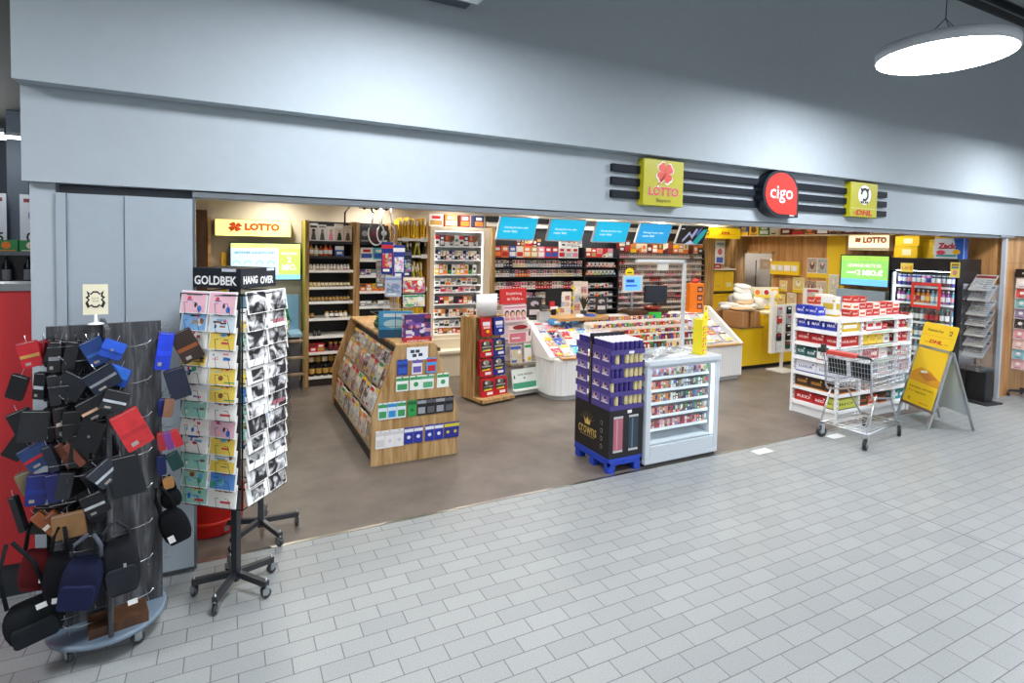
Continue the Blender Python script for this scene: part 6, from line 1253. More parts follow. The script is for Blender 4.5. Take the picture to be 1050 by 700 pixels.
# ------------------------------------------------------------------ drinks fridge
FX, FY0, FY1 = 9.42, 4.27, 5.20
fr_ = thing('drinks_fridge', 'tall black glass fronted fridge filled with cold drinks against the side wall', 'fridge', (9.75, 4.735, 0)); TF = Matrix.Translation((-9.75, -4.735, 0)); BK = '1b2028'
m = MB(TF); m.box(FX+.03, 10.085, FY0, FY0+.03, .05, 1.86, BK, 'plastic'); m.box(FX+.03, 10.085, FY1-.03, FY1, .05, 1.86, BK, 'plastic'); m.box(10.05, 10.085, FY0, FY1, .05, 1.86, BK, 'plastic'); m.box(FX+.03, 10.085, FY0+.03, FY1-.03, .05, .30, BK, 'plastic'); m.build('body', fr_)
MB(TF).box(FX, 10.085, FY0, FY1, 1.86, 2.05, '15171c', 'plastic').build('header', fr_, bevel=.004); MB(TF).box(FX+.08, 10.05, FY0+.05, FY1-.05, 0, .05, 'black').build('plinth', fr_)
MB(TF).box(10.03, 10.05, FY0+.03, FY1-.03, .3, 1.86, '5a7080').build('back_panel', fr_)
m = MB(TF); m.box(FX+.05, FX+.07, FY0+.035, FY0+.052, .32, 1.84, 'dff0ff', 'strip_b'); m.box(FX+.05, FX+.07, FY1-.05, FY1-.035, .32, 1.84, 'dff0ff', 'strip_b'); m.box(FX+.05, FX+.075, FY0+.06, FY1-.06, 1.84, 1.855, 'dff0ff', 'strip_b'); m.build('led_strip', fr_)
for a, b in ((FY0, FY1),):
    dd = MB(TF); dd.box(FX, FX+.025, a, a+.03, .30, 1.85, BK, 'metal'); dd.box(FX, FX+.025, b-.03, b, .30, 1.85, BK, 'metal'); dd.box(FX, FX+.025, a, b, .30, .34, BK, 'metal'); dd.box(FX, FX+.025, a, b, 1.82, 1.85, BK, 'metal'); d_ = dd.build('door', fr_)
    MB(TF).box(FX+.01, FX+.014, a+.03, b-.03, .34, 1.82, 'white', 'glass').build('pane', d_)
    MB(TF).box(FX-.03, FX-.01, a+.04, a+.055, .9, 1.3, 'silver', 'metal').build('handle', d_)
fl = [1.62,1.36,1.07,.82,.57,.32]
for z in fl: MB(TF).box(FX+.1, 10.03, FY0+.035, FY1-.035, z-.012, z, '8a949c', 'metal').build('shelf', fr_); MB(TF).box(FX+.09, FX+.1, FY0+.035, FY1-.035, z-.03, z+.004, 'e8ecee').build('price_rail', fr_)
for k, z in enumerate(fl):
    i = 0; y = FY1-.08
    while y > FY0+.07:
        i += 1
        if k == 0: a, b = [('2a3fa8','white'),('3a2a80','pink'),('1f2f90','white'),('e070a0','white'),('d890b0','1f2f90'),('2a3040','white'),('1e2a3a','silver'),('3a4048','white')][(i-1)*8//11 % 8]; me = can(.03,.17,a,b); nm = 'drink_can'
        elif k == 1: a, b = [('b04a90','white'),('7a3a90','white'),('3a9aa8','pink'),('d87a20','white'),('e0902a','red'),('e0902a','white'),('d86a20','yellow'),('8ac8e0','white'),('6ab8d8','white')][(i-1) % 9]; me = bottle(.031,.2,a,b,'f0f0f0'); nm = 'drink_bottle'
        elif k == 2: a, b = [('3a1a14','red'),('2a1a14','red'),('3a1a10','c4202a'),('1c5a3a','white'),('3a1a14','white'),('2a80a0','white')][(i-1) % 6]; me = bottle(.031,.22,a,b,'2a9ab0' if i % 3 else 'red'); nm = 'drink_bottle'
        else: a, b = [('2a8aa0','white'),('c84a2a','white'),('3a6a2a','yellow'),('1e2a4a','white'),('e0c030','red')][(i*k) % 5]; me = bottle(.031,.2,a,b,'white'); nm = 'drink_bottle'
        put(me, nm, '%s, %s from the far side, %s fridge shelf down' % (('tall can','bottle','dark bottle','bottle','bottle','bottle')[k]+' with '+('white band','coloured label','red label','small label','plain label','pale label')[k], nth(i), nth(k+1)), nm.split('_')[1], 'cold drinks in the fridge', L4(FX+.115, y, z, -PI/2)); y -= .068
t = thing('red_promo_rack', 'bright red rectangular rack around orange drinks in the fridge', 'rack', (FX-.035, 4.66, 1.34))
m = MB(); m.box(0,.012,-.2,.2,.30,.34,'d8321e'); m.box(0,.012,-.2,.2,-.04,.0,'d8321e'); m.box(0,.012,-.2,-.165,0,.3,'d8321e'); m.box(0,.012,.165,.2,0,.3,'d8321e'); m.build('frame', t)
# things on the fridge
for k, (y0, y1, z0, h, lab) in enumerate(((4.86,5.56,2.052,.19,'lower yellow parcel carton stacked on the fridge end'),(4.84,5.19,2.245,.15,'upper yellow parcel carton stacked on the fridge end'),(4.45,4.84,2.052,.28,'dark edged yellow carton behind the colourful box on the fridge'))):
    if k == 0: y1 = 5.20
    m = MB(); wd = y1-y0; m.box(-wd/2,wd/2,0,.4,0,h,'ecc414'); m.rect(frame((0,-.0005,h/2)),-.05,-h*.3,.08,h*.2,'f0e8c0',z=0); m.rect(frame((0,-.0005,h/2)),-wd/2,h*.38,wd/2,h*.42,'b8920c',z=0); tag(m.build('parcel_carton', None, (9.60 if k == 2 else 9.50,(y0+y1)/2,z0), -PI/2), lab, 'carton', 'yellow cartons on the fridge')
m = MB(); m.box(-.19,.19,0,.012,0,.30,'cfd4da'); F = frame((0,-.0005,.15)); m.poly(F,[(.06,.15),(.19,.15),(.19,-.15),(.12,-.15)],'1f56b4',z=0); m.text('Zack', F, -.02, .04, .24, .09, '2a1a20', z=.002, bold=.06); m.text('Zack', F, -.022, .043, .23, .08, 'c83a4a', z=.004, bold=.03); m.rect(F,-.16,-.12,.1,-.09,'3a9a9a',z=.001); m.disc(F,.1,-.05,.05,.04,'e8b820',z=.002); m.disc(F,-.1,-.06,.06,.035,'c8405a',z=.002)
t = thing('sweets_poster_box', 'blue and white box with colourful lettering standing on the fridge corner', 'box', (9.46, 4.42, 2.052), -PI/2); m.build('front', t); MB().box(-.19,.19,.012,.12,0,.30,'1f4a9a').build('carton', t)
m = MB(); m.box(-.14,.14,0,.08,0,.10,'e0b41a'); m.rect(frame((0,-.0005,.05)),-.08,-.03,.08,.03,'5a2a1a',z=0); tag(m.build('snack_carton', None, (9.47, 4.47, 2.353), -PI/2), 'small yellow and brown carton on top of the blue and white box', 'carton')
for k, (y, z, w_, h, a, lab) in enumerate(((4.95,1.83,.18,.14,'f2dc6a','yellow price sign with red numeral hanging at the fridge header middle'),(4.30,1.78,.12,.22,'ead45a','narrow yellow leaflet hanging from the fridge header corner'))):
    t = thing('price_sign', lab, 'sign', (9.405, y, z), -PI/2); MB().box(-w_/2,w_/2,0,.004,0,h,a).build('card', t); m = MB(); F = frame((0,-.0005,0)); 
    if k == 0: m.text('1,50', F, -.02, .06, .09, .05, 'c8501e', z=0, bold=.02); m.rect(F,.04,.03,.08,.1,'e8a81e',z=0)
    else: m.rect(F,-.045,.17,.045,.2,'8a6a1a',z=0); m.rect(F,-.045,.13,.045,.16,'5a7a8a',z=0); m.disc(F,0,.07,.03,.04,'c88a7a',z=0)
    m.build('print', t)
# newspaper rack
nr = thing('newspaper_rack', 'clear tiered newspaper rack on a black foot beside the fridge', 'rack', (9.62, 4.06, 0), R(-96))
MB().box(-.13,.13,-.02,.16,0,.50,'16181c','plastic').build('pedestal', nr, bevel=.01); MB().box(-.2,.24,-.16,.2,0,.02,'1c1d20').build('foot_plate', nr)
m = MB(); m.box(-.15,-.145,-.16,.2,.48,1.7,'white','acrylic'); m.box(.145,.15,-.16,.2,.48,1.7,'white','acrylic'); m.box(-.15,.15,-.16,.2,.46,.475,'white','acrylic'); m.box(-.15,.15,-.165,-.16,.46,.72,'white','acrylic'); m.build('acrylic_body', nr)
for k in range(7):
    z = .66+.148*k+(.06 if k > 4 else 0)
    m = MB(); m.box(-.135,.135,0,.014,0,.30,'a6a49e'); F = frame((0,-.0005,0)); m.rect(F,-.125,.235,.125,.28,'3a3a3e' if k % 2 else '7a2a2a',z=0); m.rect(F,-.12,.05,.02,.20,'8a8a88','fineprint',z=0); 
    for q in range(5): m.rect(F,.03,.04+.036*q,.125,.056+.036*q,'77777a',z=0)
    o = m.build('newspaper'); o.matrix_basis = L4(9.62,4.06,0,R(-96)) @ L4(0, -.14+.012*k, z, 0, R(-42)); tag(o, 'grey newspaper in the clear rack, %s tier from the bottom' % nth(k+1), 'newspaper', 'newspapers in the clear rack')
    MB().box(-.14,.14,-.16+.012*k,.08,z-.012,z-.008,'white','acrylic').build('tier', nr)

# ------------------------------------------------------------------ white boxes gondola
WX0, WX1, WY0, WY1 = 6.65, 8.22, 4.22, 4.86
wg = thing('white_shelf_gondola', 'white metal shelf gondola stacked with red and blue tobacco boxes', 'shelf unit', (7.43, 4.54, 0)); TW = Matrix.Translation((-7.43, -4.54, 0)); WW = 'e8eaec'
MB(TW).box(WX0+.02, WX1, WY0+.02, WY1, .0, .12, WW).build('plinth', wg)
for x, y in ((WX0, WY0), (WX0, WY1-.035), (7.09, WY0), (7.86, WY0), (WX1-.035, WY0), (WX1-.035, WY1-.035)):
    m = MB(TW); m.box(x, x+.035, y, y+.035, 0, 1.30, WW, 'plastic'); 
    for q in range(20): m.box(x+.012, x+.023, y-.0006, y, .12+.058*q, .14+.058*q, '4a4e54')
    m.build('post', wg)
MB(TW).box(7.1, WX1-.04, WY0+.34, WY0+.36, .12, 1.28, 'dde0e3').build('back_panel', wg); MB(TW).box(WX0+.432, WX0+.448, WY0+.04, WY1-.04, .12, 1.28, 'dde0e3').build('back_panel', wg)
gl = [.15,.35,.545,.74,.93,1.115,1.28]
for k, z in enumerate(gl):
    m = MB(TW); m.box(WX0+.01, WX1-.01, WY0+.01, WY1-.01, z-.015, z, WW); m.box(WX0-.006, WX0+.002, WY0+.036, WY1-.036, z-.035, z+.006, 'f4f5f6'); m.box(WX0+.036, WX1-.036, WY0-.006, WY0+.002, z-.035, z+.006, 'f4f5f6'); 
    if k in (3,4,5,6): m.box(7.3, 7.75, WY0-.008, WY0-.006, z-.02, z-.008, '7ac08a')
    m.build('shelf', wg)
def tbox(wd, d, h, a, b, label=None):
    def fn():
        m = MB(); m.box(-wd/2,wd/2,0,d,0,h,a)
        for F, w2 in ((F0, wd), (frame((wd/2,d/2,0),'+x'), d), (frame((-wd/2,d/2,0),'-x'), d)):
            if label: m.text(label, F, 0, h*.52, w2*.7, h*.24, b, z=.0005, bold=.02)
            else: m.rect(F,-w2*.35,h*.35,w2*.35,h*.65,b)
            m.rect(F,-w2*.5,0,w2*.5,h*.1,b,z=0); m.disc(F,w2*.36,h*.78,min(w2,h)*.08,min(w2,h)*.08,b if a != 'white' else 'red')
        return m.mesh('tobacco_box')
    return cached(('tb', wd, d, h, a, b, label), fn)
sides = [  # rows on the end (x=6.65, facing -x): (shelf index, list of (a,b,wd,h,label))
 (5,[('2230a0','e8eaf4',.10,.145,'MAX'),('2230a0','e8eaf4',.035,.14,None),('2230a0','e8eaf4',.12,.145,'MAX'),('2230a0','e8eaf4',.035,.14,None),('2230a0','e8eaf4',.12,.14,'MAX'),('e0b81a','white',.03,.15,None)]),
 (4,[('b01e24','f0d8d0',.15,.14,'HÜLSEN'),('b01e24','f0d8d0',.16,.14,'HÜLSEN'),('b01e24','f0d8d0',.15,.13,'HÜLSEN')]),
 (3,[('2a5a58','e8ecec',.12,.13,'FILTER'),('2a5a58','e8ecec',.13,.11,'FILTER'),('white','8a2a3a',.26,.14,'CLASSIC')]),
 (2,[('e4e6ee','2a3a8a',.25,.13,'LUXUR'),('e4e6ee','2a3a8a',.25,.13,'LUXUR')]),
 (1,[('3a2418','d89a3a',.17,.13,'GOLDEN'),('3a2418','d89a3a',.17,.13,'GOLDEN'),('3a2418','d8742a',.16,.12,'GOLDEN')]),
 (0,[('b81e22','f0e0e0',.25,.13,'RED'),('b81e22','f0e0e0',.16,.12,'RED'),('c8cc5a','4a5a2a',.13,.12,'BIO')])]
cn2 = {'2230a0':'blue','b01e24':'red','2a5a58':'dark teal','white':'white','e4e6ee':'white and blue','3a2418':'dark brown','b81e22':'bright red','c8cc5a':'lime','e0b81a':'yellow','e8c84a':'yellow','c0202a':'crimson','e8e8ea':'white','24345a':'navy','2b9a9a':'turquoise','c85a3a':'rust','e0c868':'pale yellow'}
for k, lst in sides:
    y = WY1-.045; ksc = .575/sum(q[2] for q in lst); lst = [(q[0], q[1], round(q[2]*ksc, 4), min(q[3]*1.1, .148), q[4]) for q in lst]
    for i, (a, b, wd, h, lb) in enumerate(lst):
        put(tbox(wd-.008,.39,h,a,b,lb), 'tobacco_box', '%s box on the gondola end, %s shelf up, %s from the shop' % (cn2[a], nth(k+1), nth(i+1)), 'box', 'boxes on the white gondola end', L4(WX0+.03, y-wd/2, gl[k]+.001, -PI/2)); y -= wd+.002
fronts = {5:[('2230a0','e8eaf4',.13,.14,'MAX'),('2230a0','e8eaf4',.13,.14,'MAX'),0,('c0202a','e8e8ea',.11,.14,'KING'),('e8e8ea','c0202a',.17,.13,None),('e8e8ea','c0202a',.17,.13,None),('c0202a','e8e8ea',.12,.07,'KING'),0,('b01e24','f0d8d0',.11,.14,'POWER'),('b01e24','f0d8d0',.11,.14,'POWER')],
 4:[('b01e24','f0d8d0',.13,.14,'HÜLSEN'),('b01e24','f0d8d0',.13,.14,'HÜLSEN'),0,('e8c84a','8a6a1a',.17,.12,'GOLD'),('e8c84a','8a6a1a',.17,.12,'GOLD'),('e0c868','8a6a1a',.15,.13,'GOLD'),('e8e8ea','8a8a8a',.14,.11,None),0,('b01e24','f0d8d0',.13,.13,'POWER'),('b01e24','f0d8d0',.13,.12,'POWER')],
 3:[('b01e24','f0d8d0',.25,.12,'RED'),0,('c0202a','24345a',.2,.11,'KING'),('b01e24','f0d8d0',.2,.13,None),('e8e8ea','c0202a',.2,.11,'KING'),0,('c0202a','e8e8ea',.14,.12,None),('e8e8ea','c0202a',.14,.13,'POWER')],
 2:[('e4e6ee','2a3a8a',.26,.12,'LUXUR'),0,('e8e8ea','24345a',.2,.12,'SLIM'),('24345a','e8e8ea',.2,.12,'SLIM'),('e8e8ea','c0202a',.24,.13,'SLIM'),0,('c0202a','e8e8ea',.15,.13,None),('c0202a','e8e8ea',.14,.12,'KING')],
 1:[('3a2418','d8742a',.26,.12,'GOLDEN'),0,('3a2418','d8742a',.22,.10,'GOLDEN'),('3a2418','d8742a',.22,.12,'GOLDEN'),('3a2418','e8b04a',.2,.1,'GOLDEN'),0,('24345a','e8e8ea',.14,.12,None),('2b9a9a','e8e8ea',.14,.13,None)],
 0:[('c8cc5a','4a5a2a',.26,.13,'BIO'),0,('3a2418','d8742a',.22,.11,'GOLDEN'),('c85a3a','e8e8ea',.22,.10,'GOLDEN'),('3a2418','d8742a',.2,.11,'GOLDEN'),0,('2b9a9a','e8e8ea',.14,.13,None),('2b9a9a','e8e8ea',.14,.12,None)]}
for k, lst in fronts.items():
    xs = [7.045+0, 7.825]; x = 6.70+.25 if 0 else 6.70; bay = 0; i = 0; x = WX0+.045
    # first narrow bay sits behind the corner boxes: start past the end boxes
    x = WX0+.30+.02 if False else WX0+.05
    for it_ in lst:
        if it_ == 0: bay += 1; x = (7.13, 7.90)[bay-1]; continue
        a, b, wd, h, lb = it_; h = min(h*1.18, .148); wd *= .97
        if bay == 0:
            i += 1; continue
        i += 1; put(tbox(wd-.006,.28,h,a,b,lb), 'tobacco_box', '%s box facing the passage, %s shelf up, %s along the gondola front' % (cn2[a], nth(k+1), nth(i)), 'box', 'boxes on the white gondola front', L4(x+wd/2, WY0+.03, gl[k]+.001)); x += wd+.004
# boxes stacked on top of the gondola
top = []
for j, (x, y, wd, d, h, a, b, lb, z, lab) in enumerate((
 (6.76,4.72,.13,.14,.13,'2230a0','e8eaf4','MAX',0,'blue box with white lettering standing on the gondola top, shop-side'),(6.76,4.54,.13,.14,.13,'2a3ab0','e8eaf4','MAX',0,'blue box with white lettering on the gondola top, second one'),
 (7.0,4.72,.2,.12,.10,'c8401e','f0e8d8','NUR',.13,'orange red carton lying above the blue boxes'),(7.0,4.72,.2,.16,.13,'e8e4da','c8202a',None,0,'white carton under the orange red one'),
 (7.22,4.72,.10,.2,.26,'f0eee4','e0c81e',None,0,'stack of white and yellow cartons in the middle of the gondola top'),
 (6.98,4.47,.10,.2,.26,'e9e7de','c8a82a',None,0,'tall pale carton column on the gondola top'))):
    put(tbox(wd,d,h,a,b,lb), 'top_carton', lab, 'carton', 'cartons on top of the white gondola', L4(x, y, 1.281+z, R(-8) if lb == 'MAX' else 0))
n = 0
for layer in range(3):
    for c in range((7,7,2)[layer]):
        n += 1; red = (c+layer) % 3 != 1 or layer == 0 and c in (0,2,6); a, b = (('c0281e','f4dcd0') if red else ('f0e6da','d8502a'))
        put(tbox(.145,.14,.088,a,b,'MIO' if red else None), 'tobacco_box', '%s carton on the gondola top, %s layer, %s along' % ('red' if red else 'cream and orange', nth(layer+1), nth(c+1)), 'carton', 'small red cartons on the white gondola', L4(7.18+.15*c, 4.36+.0*layer, 1.281+.0885*layer))

# ------------------------------------------------------------------ shopping cart
ct = thing('shopping_cart', 'silver wire shopping cart with red grip and two black child seat flaps', 'shopping cart', (6.5, 3.78, 0), R(4))
WI = 'c9ced3'
def cpt(x, y, z): return (x, y, z)
bl, br_, bh = -.48, .50, .98   # handle end, nose end
def side(y0, y1, z, x0=bl, x1=br_): return [(x0,-y0,z),(x1,-y1,z),(x1,y1,z),(x0,y0,z)]
m = MB(); m.tube(side(.26,.20,.98), .006, 6, WI, closed=True); m.tube(side(.245,.185,.62,-.40,.44), .005, 6, WI, closed=True)
def lerp(a, b, t): return tuple(a[i]+(b[i]-a[i])*t for i in range(3))
T4 = side(.26,.20,.98); B4 = side(.245,.185,.62,-.40,.44)
for e in range(4):
    a, b, c, d = T4[e], T4[(e+1)%4], B4[e], B4[(e+1)%4]; n = 34 if e in (0,2) else 16
    for i in range(n+1): m.tube([lerp(a,b,i/n), lerp(c,d,i/n)], .0024, 4, WI)
    for q in (.15,.3,.45,.6,.75,.88): m.tube([lerp(a,c,q), lerp(b,d,q)], .0022, 4, WI)
for i in range(13): t_ = i/12; m.tube([lerp(B4[0],B4[3],t_), lerp(B4[1],B4[2],t_)], .0018, 4, WI)
for i in range(8): t_ = i/7; m.tube([lerp(B4[0],B4[1],t_), lerp(B4[3],B4[2],t_)], .0018, 4, WI)
m.build('wire_basket', ct)
m = MB()
for s_ in (-1, 1):
    m.tube([(-.44,s_*.25,.96),(-.40,s_*.245,.60),(-.36,s_*.24,.55),(.05,s_*.235,.50),(.28,s_*.20,.20),(.36,s_*.19,.17)], .010, 8, WI)
    m.tube([(-.30,s_*.24,.56),(-.46,s_*.25,.18)], .010, 8, WI); m.tube([(-.46,s_*.25,.17),(.38,s_*.19,.17)], .010, 8, WI)
m.tube([(-.46,-.25,.17),(-.46,.25,.17)], .009, 6, WI); m.tube([(.38,-.19,.17),(.38,.19,.17)], .009, 6, WI)
m.build('frame', ct)
m = MB()
for i in range(9): y = -.2+.05*i; m.tube([(-.46,y*1.1,.185),(.38,y*.85,.185)], .002, 4, WI)
for i in range(6): x = -.4+.15*i; m.tube([(x,-.23,.185),(x,.23,.185)], .002, 4, WI)
m.build('lower_rack', ct)
MB().tube([(-.52,-.27,1.0),(-.52,.27,1.0)], .014, 10, '2a2c2e', 'plastic').tube([(-.46,-.27,.97),(-.52,-.27,1.0)], .010, 6, '2a2c2e', 'plastic').tube([(-.46,.27,.97),(-.52,.27,1.0)], .010, 6, '2a2c2e', 'plastic').build('handle', ct)
m = MB(); m.rbox(-.15,.16,-.02,.022,-.57,-.47,.01,'c8463c','plastic',axis='y',M=Matrix.Translation((-.53,0,1.0)) @ Matrix.Rotation(PI/2,4,'Z') @ Matrix.Translation((0,.52,0))); m.build('red_grip', ct)
m = MB(); m.box(-.55,-.47,.19,.27,.985,1.03,'2a3a34','plastic'); m.box(-.545,-.50,.20,.24,1.03,1.075,'3a3c3e','plastic'); m.build('coin_lock', ct)
for y in (-.125, .125): MB(L4(-.40,y,.83,0,0,R(-10))).rbox(-.1,.1,-.09,.09,-.006,.006,.012,'1c1e20','plastic',axis='y',M=Matrix.Rotation(PI/2,4,'Z')).build('seat_flap', ct)
m = MB()
for i in range(18): y = -.235+.47*i/17; m.tube([(-.36,y,.96),(-.22,y*.9,.66)], .0018, 4, WI)
m.tube([(-.36,-.235,.96),(-.36,.235,.96)], .004, 5, WI); m.build('seat_grid', ct)
for x, y, a in ((-.46,-.24,10),(-.46,.24,-20),(.38,-.185,30),(.38,.185,5)):
    M = L4(x,y,0,R(a)); m = MB(); wh = MB(); wh.lathe([(.02,-.014),(.058,-.016),(.062,0),(.058,.016),(.02,.014)], n=20, col='1e2022', mat='plastic', M=M @ L4(0,0,.062,0,PI/2)); wh.lathe([(.001,-.017),(.03,-.017),(.03,.017),(.001,.017)], n=12, col='8a8e92', mat='plastic', M=M @ L4(0,0,.062,0,PI/2))
    m.box(-.012,.025,-.024,-.020,.055,.15,WI,'metal',M); m.box(-.012,.025,.020,.024,.055,.15,WI,'metal',M); m.box(-.02,.03,-.026,.026,.148,.158,WI,'metal',M); cst = m.build('caster', ct); wh.build('wheel', cst)

# ------------------------------------------------------------------ A-board
sb = thing('a_board_sign', 'yellow folding pavement sign for post services with silver frame', 'sign', (7.72, 3.72, 0), 0)
P0, P1 = Vector((7.47,3.60,0)), Vector((7.745,4.113,0)); ax = (P0-P1).normalized(); nrm = Vector((-ax.y, ax.x, 0)); nrm = -nrm if nrm.x > 0 else nrm
LN = math.radians(14); wd = (P0-P1).length
org = (P0+P1)/2-Vector((7.72,3.72,0))
upv = (Vector((0,0,1))*math.cos(LN) - nrm*math.sin(LN)).normalized()
zz = ax.cross(upv)
MF = Matrix((ax, upv, zz)).transposed().to_4x4(); MF.translation = org
m = MB(); 
for x in (-wd/2, wd/2-.03): m.box(x,x+.03,0,.98,-.012,.012,'c6cbd0','metal',MF)
m.box(-wd/2,wd/2,.20,.23,-.012,.012,'c6cbd0','metal',MF); m.box(-wd/2,wd/2,.95,.98,-.012,.012,'c6cbd0','metal',MF); m.build('front_frame', sb)
m = MB(); m.box(-wd/2+.03,wd/2-.03,.23,.95,-.002,.004,'f0c818','paint',MF); F = MF; w2 = wd/2-.03
m.poly(F,[(-w2,.62),(-.12,.70),(.05,.68),(w2,.58),(w2,.50),(-w2,.52)],'d89a1e',z=.004); m.poly(F,[(-.14,.62),(.06,.66),(.2,.60),(.04,.55)],'c07a2a',z=.005); m.poly(F,[(-.10,.66),(.0,.68),(.02,.65),(-.09,.63)],'f2ead0',z=.006)
m.text('Paketshop und mehr', F, -.01, .44, .42, .034, '3a2a10', z=.004); m.text('hier abgeben', F, -.06, .385, .30, .03, '3a2a10', z=.004); m.disc(F,-.17,.29,.025,.025,'c8a010',z=.004); m.text('Service', F, .1, .27, .16, .02, 'c8281e', z=.004)
m.build('poster', sb)
m = MB(); m.rbox(-wd/2+.01,wd/2-.01,.98,1.28,-.004,.004,.025,'f2cc16','paint',axis='z',M=MF)
m.text('Deutsche Post', MF, -.06, 1.19, .26, .03, '2a2210', z=.005, bold=.02); horn(m, MF, .19, 1.19, .032, 'black', .005); m.rect(MF,-wd/2+.02,1.12,wd/2-.02,1.123,'b89410',z=.004); m.text('DHL', MF, 0, 1.05, .22, .045, 'c8281e', z=.005, bold=.05, shear=.3); m.rect(MF,-.2,1.035,-.13,1.04,'c8281e',z=.005); m.rect(MF,.13,1.035,.2,1.04,'c8281e',z=.005); m.build('header_board', sb)
upb = (Vector((0,0,1))*math.cos(LN*1.35) - nrm*math.sin(-LN*1.35)).normalized(); topp = org+upv*.97
m = MB(); 
for s_ in (-1, 1):
    a = topp+ax*s_*(wd/2-.015)-nrm*.015; b = org+ax*s_*(wd/2-.015)-nrm*.55; b.z = 0
    m.bar(a, b, .024, .03, 'c6cbd0', 'metal')
m.build('rear_frame', sb)
a = topp-nrm*.03; b = org-nrm*.50; b.z = .17; d_ = (b-a)
m = MB(); v1, v2, v3, v4 = a+ax*(wd/2-.03), a-ax*(wd/2-.03), b-ax*(wd/2-.03), b+ax*(wd/2-.03); t_ = -nrm*.006
m.add([tuple(v) for v in (v1,v2,v3,v4,v1+t_,v2+t_,v3+t_,v4+t_)], [(0,1,2,3),(7,6,5,4),(0,4,5,1),(1,5,6,2),(2,6,7,3),(3,7,4,0)], 'c8d4dc', 'plastic'); m.build('rear_panel', sb)

# ------------------------------------------------------------------ storeroom seen through the doorway
t = thing('storeroom_fill_lamp', 'added round white fill lamp brightening the small storeroom', 'lamp', (10.9, 8.3, 2.5)); MB().lathe([(.12,-.04),(.14,-.03),(.14,0)], n=20, col='fff4e4', mat='downlight').build('shade', t)  # added lamp, out of view, so the doorway does not go black
la = bpy.data.lights.new('storeroom_fill_light', 'POINT'); la.energy = 45; la.color = (1, .95, .9); la.shadow_soft_size = .12  # added fill light of the storeroom
lo = bpy.data.objects.new('storeroom_fill_light', la); COL.objects.link(lo); lo.location = (0,0,-.12); lo.parent = t
t = thing('storeroom_rack', 'black metal wall brackets and rails in the storeroom doorway', 'rack', (10.75, 8.1, 0))
m = MB(); 
for z in (.7, 1.1): m.tube([(0,-.6,z),(0,.9,z)], .014, 6, 'black')
for y in (-.1,.35,.75): m.tube([(0,y,.3),(0,y,1.9)], .012, 6, '3a3c40')
m.tube([(-.2,.6,1.0),(-.2,.3,1.25),(-.2,-.05,1.28),(-.2,-.35,1.5),(-.2,0,1.55)], .014, 6, 'black'); m.tube([(-.2,-.05,1.28),(-.2,-.35,1.05)], .012, 6, 'black'); m.build('rails', t)
for q, (y, z, c) in enumerate(((.55,1.7,'d8d4cc'),(.6,.72,'b8b4ac'),(.2,.72,'8f8a80'))): tag(MB().box(-.15,.15,-.14,.14,0,.24,c).box(-.151,-.15,-.05,.05,.08,.16,'white').build('storage_box', None, (10.95, 8.1+y, z)), ('white','light grey','taupe')[q]+' storage box in the storeroom seen through the doorway', 'box', 'boxes in the storeroom')
# extra leaflets around the post corner
wl = [(7.62,1.30,.16,.22,['f0e6b8','f0d84a','e8e0d0','d87a8a','e8c82a'],'cream poster with pink motif under the yellow envelope rack'),(7.42,1.02,.2,.26,['f4f0e0','e8d0a0','d8b890','f0e8d8','f0d030'],'white poster with tan oval low on the side wall'),(7.66,.98,.18,.26,['f2d848','f0e0a0','e8a848','f8f0d8','e8c020'],'yellow poster with orange oval low on the side wall'),(6.80,.82,.2,.28,['e8d8c0','b08868','7a5a48','e0c0a8','ecc82a'],'tan poster with brown portrait below the beige one'),(6.55,1.2,.2,.5,['e8e2cc','d8d0b8','c8c0a8','e8e0d0','d8c890'],'pale tall poster on the yellow wall panel')]
for k, (y,z,w_,h,c,lab) in enumerate(wl): wallthing('wall_poster', lab, 'poster', y, z, w_, h, c, k+9, 'posters on the wooden side wall', .02 if k < 4 else .03)

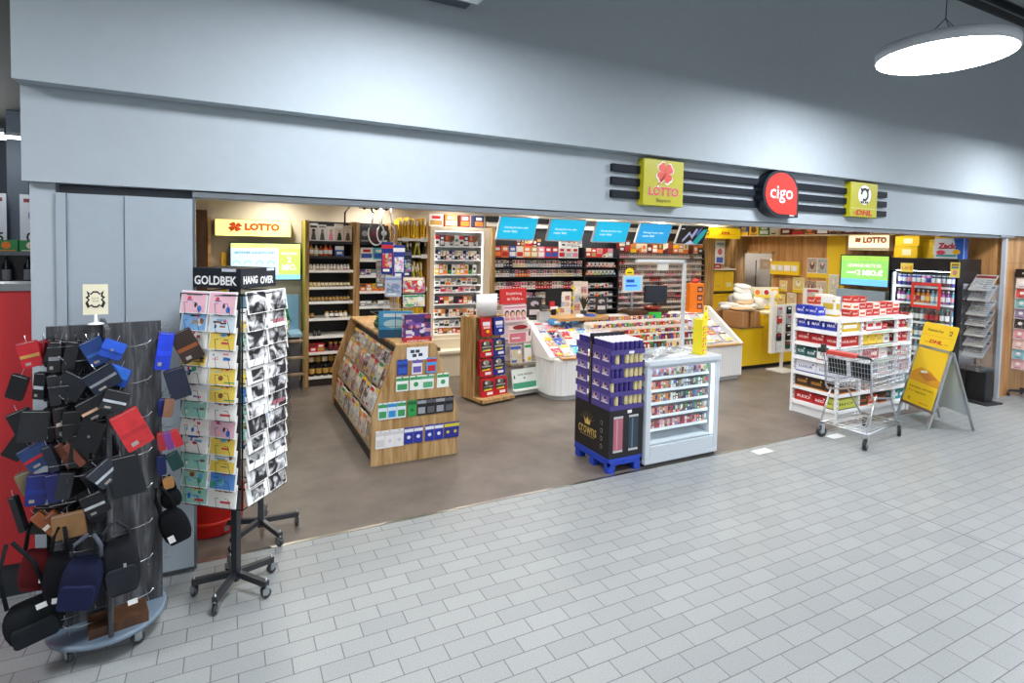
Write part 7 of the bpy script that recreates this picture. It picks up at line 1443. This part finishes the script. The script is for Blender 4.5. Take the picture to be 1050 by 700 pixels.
# ------------------------------------------------------------------ what shows of the hall behind the red wall
for k in range(6):
    t = thing('hall_strip_light', 'white tube light far back in the dark hall, %s from the red wall' % nth(k+1), 'light', (-2.6-.12*k, 7.0+1.1*k, 3.15+.12*k), 0, 'tube lights in the hall')
    MB().box(-.9,.35,-.03,.03,0,.05,'8a8e92').build('housing', t); MB().box(-.88,.33,-.025,.025,-.01,0,'eef4ff','farlight').build('tube', t)
    la = bpy.data.lights.new('tube_light', 'POINT'); la.energy = 14; la.color = (.9, .96, 1); la.shadow_soft_size = .2
    lo = bpy.data.objects.new('tube_light', la); COL.objects.link(lo); lo.location = (-.3, 0, -.15); lo.parent = t
t = thing('hall_pillar', 'grey square pillar between the price posters in the hall', 'pillar', (-3.15, 12.2, 0)); MB().box(-.14,.14,0,.3,0,4.19,'5a6470').build('shaft', t)
for k, (x, s_) in enumerate(((-3.45,'6.95'),(-2.88,'0.35'),(-4.2,'1.29'))):
    t = thing('price_poster', ('white price poster reading 6.95 beyond the grey hall pillar','white price poster reading 0.35 beside the grey hall pillar','white price poster reading 1.29 deep in the hall')[k], 'poster', (x, 12.0, 1.95), 0, 'price posters in the hall'); MB().box(-.2,.2,0,.02,0,.85,'dfe3e8').build('panel', t)
    m = MB(); F = frame((0,-.001,0)); m.text(s_, F, .02, .14, .28, .16, '1c1e24', z=0, bold=.03); m.disc(F,0,.5,.09,.13,'4a5a8a',z=0); m.rect(F,-.15,.72,.15,.78,'8a3a3a',z=0); m.build('print', t)
t = thing('hall_shelf', 'dark hall shelf with green carton row behind the red wall', 'shelf unit', (-3.4, 9.6, 0)); MB().box(-2.0,1.9,0,.5,0,1.85,'1d2024').build('body', t); MB().box(-2.0,1.9,-.02,.5,1.85,1.9,'70757a','metal').build('top_board', t)
for k in range(12): put(carton(.24,.2,.15,'2f8a4a',['yellow','orange','cream'][k%3],4), 'hall_carton', 'green and %s fruit carton on the hall shelf, %s along' % (['yellow','orange','cream'][k%3], nth(k+1)), 'carton', 'fruit cartons on the hall shelf', L4(-4.4+.255*k, 9.62, 1.901))
for k in range(8): put(bottle(.05,.4,'16181c','grey','black'), 'hall_bottle', 'dark bottle in front of the hall shelf, %s along' % nth(k+1), 'bottle', 'bottles in the hall', L4(-3.9+.22*k, 9.45, 1.45))
MB().box(-5.0,-1.5,9.35,9.56,1.0,1.45,'2a2d31').build('hall_ledge'); tag(bpy.data.objects['hall_ledge'], 'dark ledge carrying bottles in front of the hall shelf', 'ledge')
dupes = {k: v for k, v in LABELS.items() if len(v) > 1}
print('DUPES', len(dupes), list(dupes.items())[:12]); print('LONG', sum(1 for k in LABELS if len(k.replace('-', '').split()) > 16), [k for k in LABELS if len(k.split()) > 16][:8])
print('N', len(bpy.data.objects))
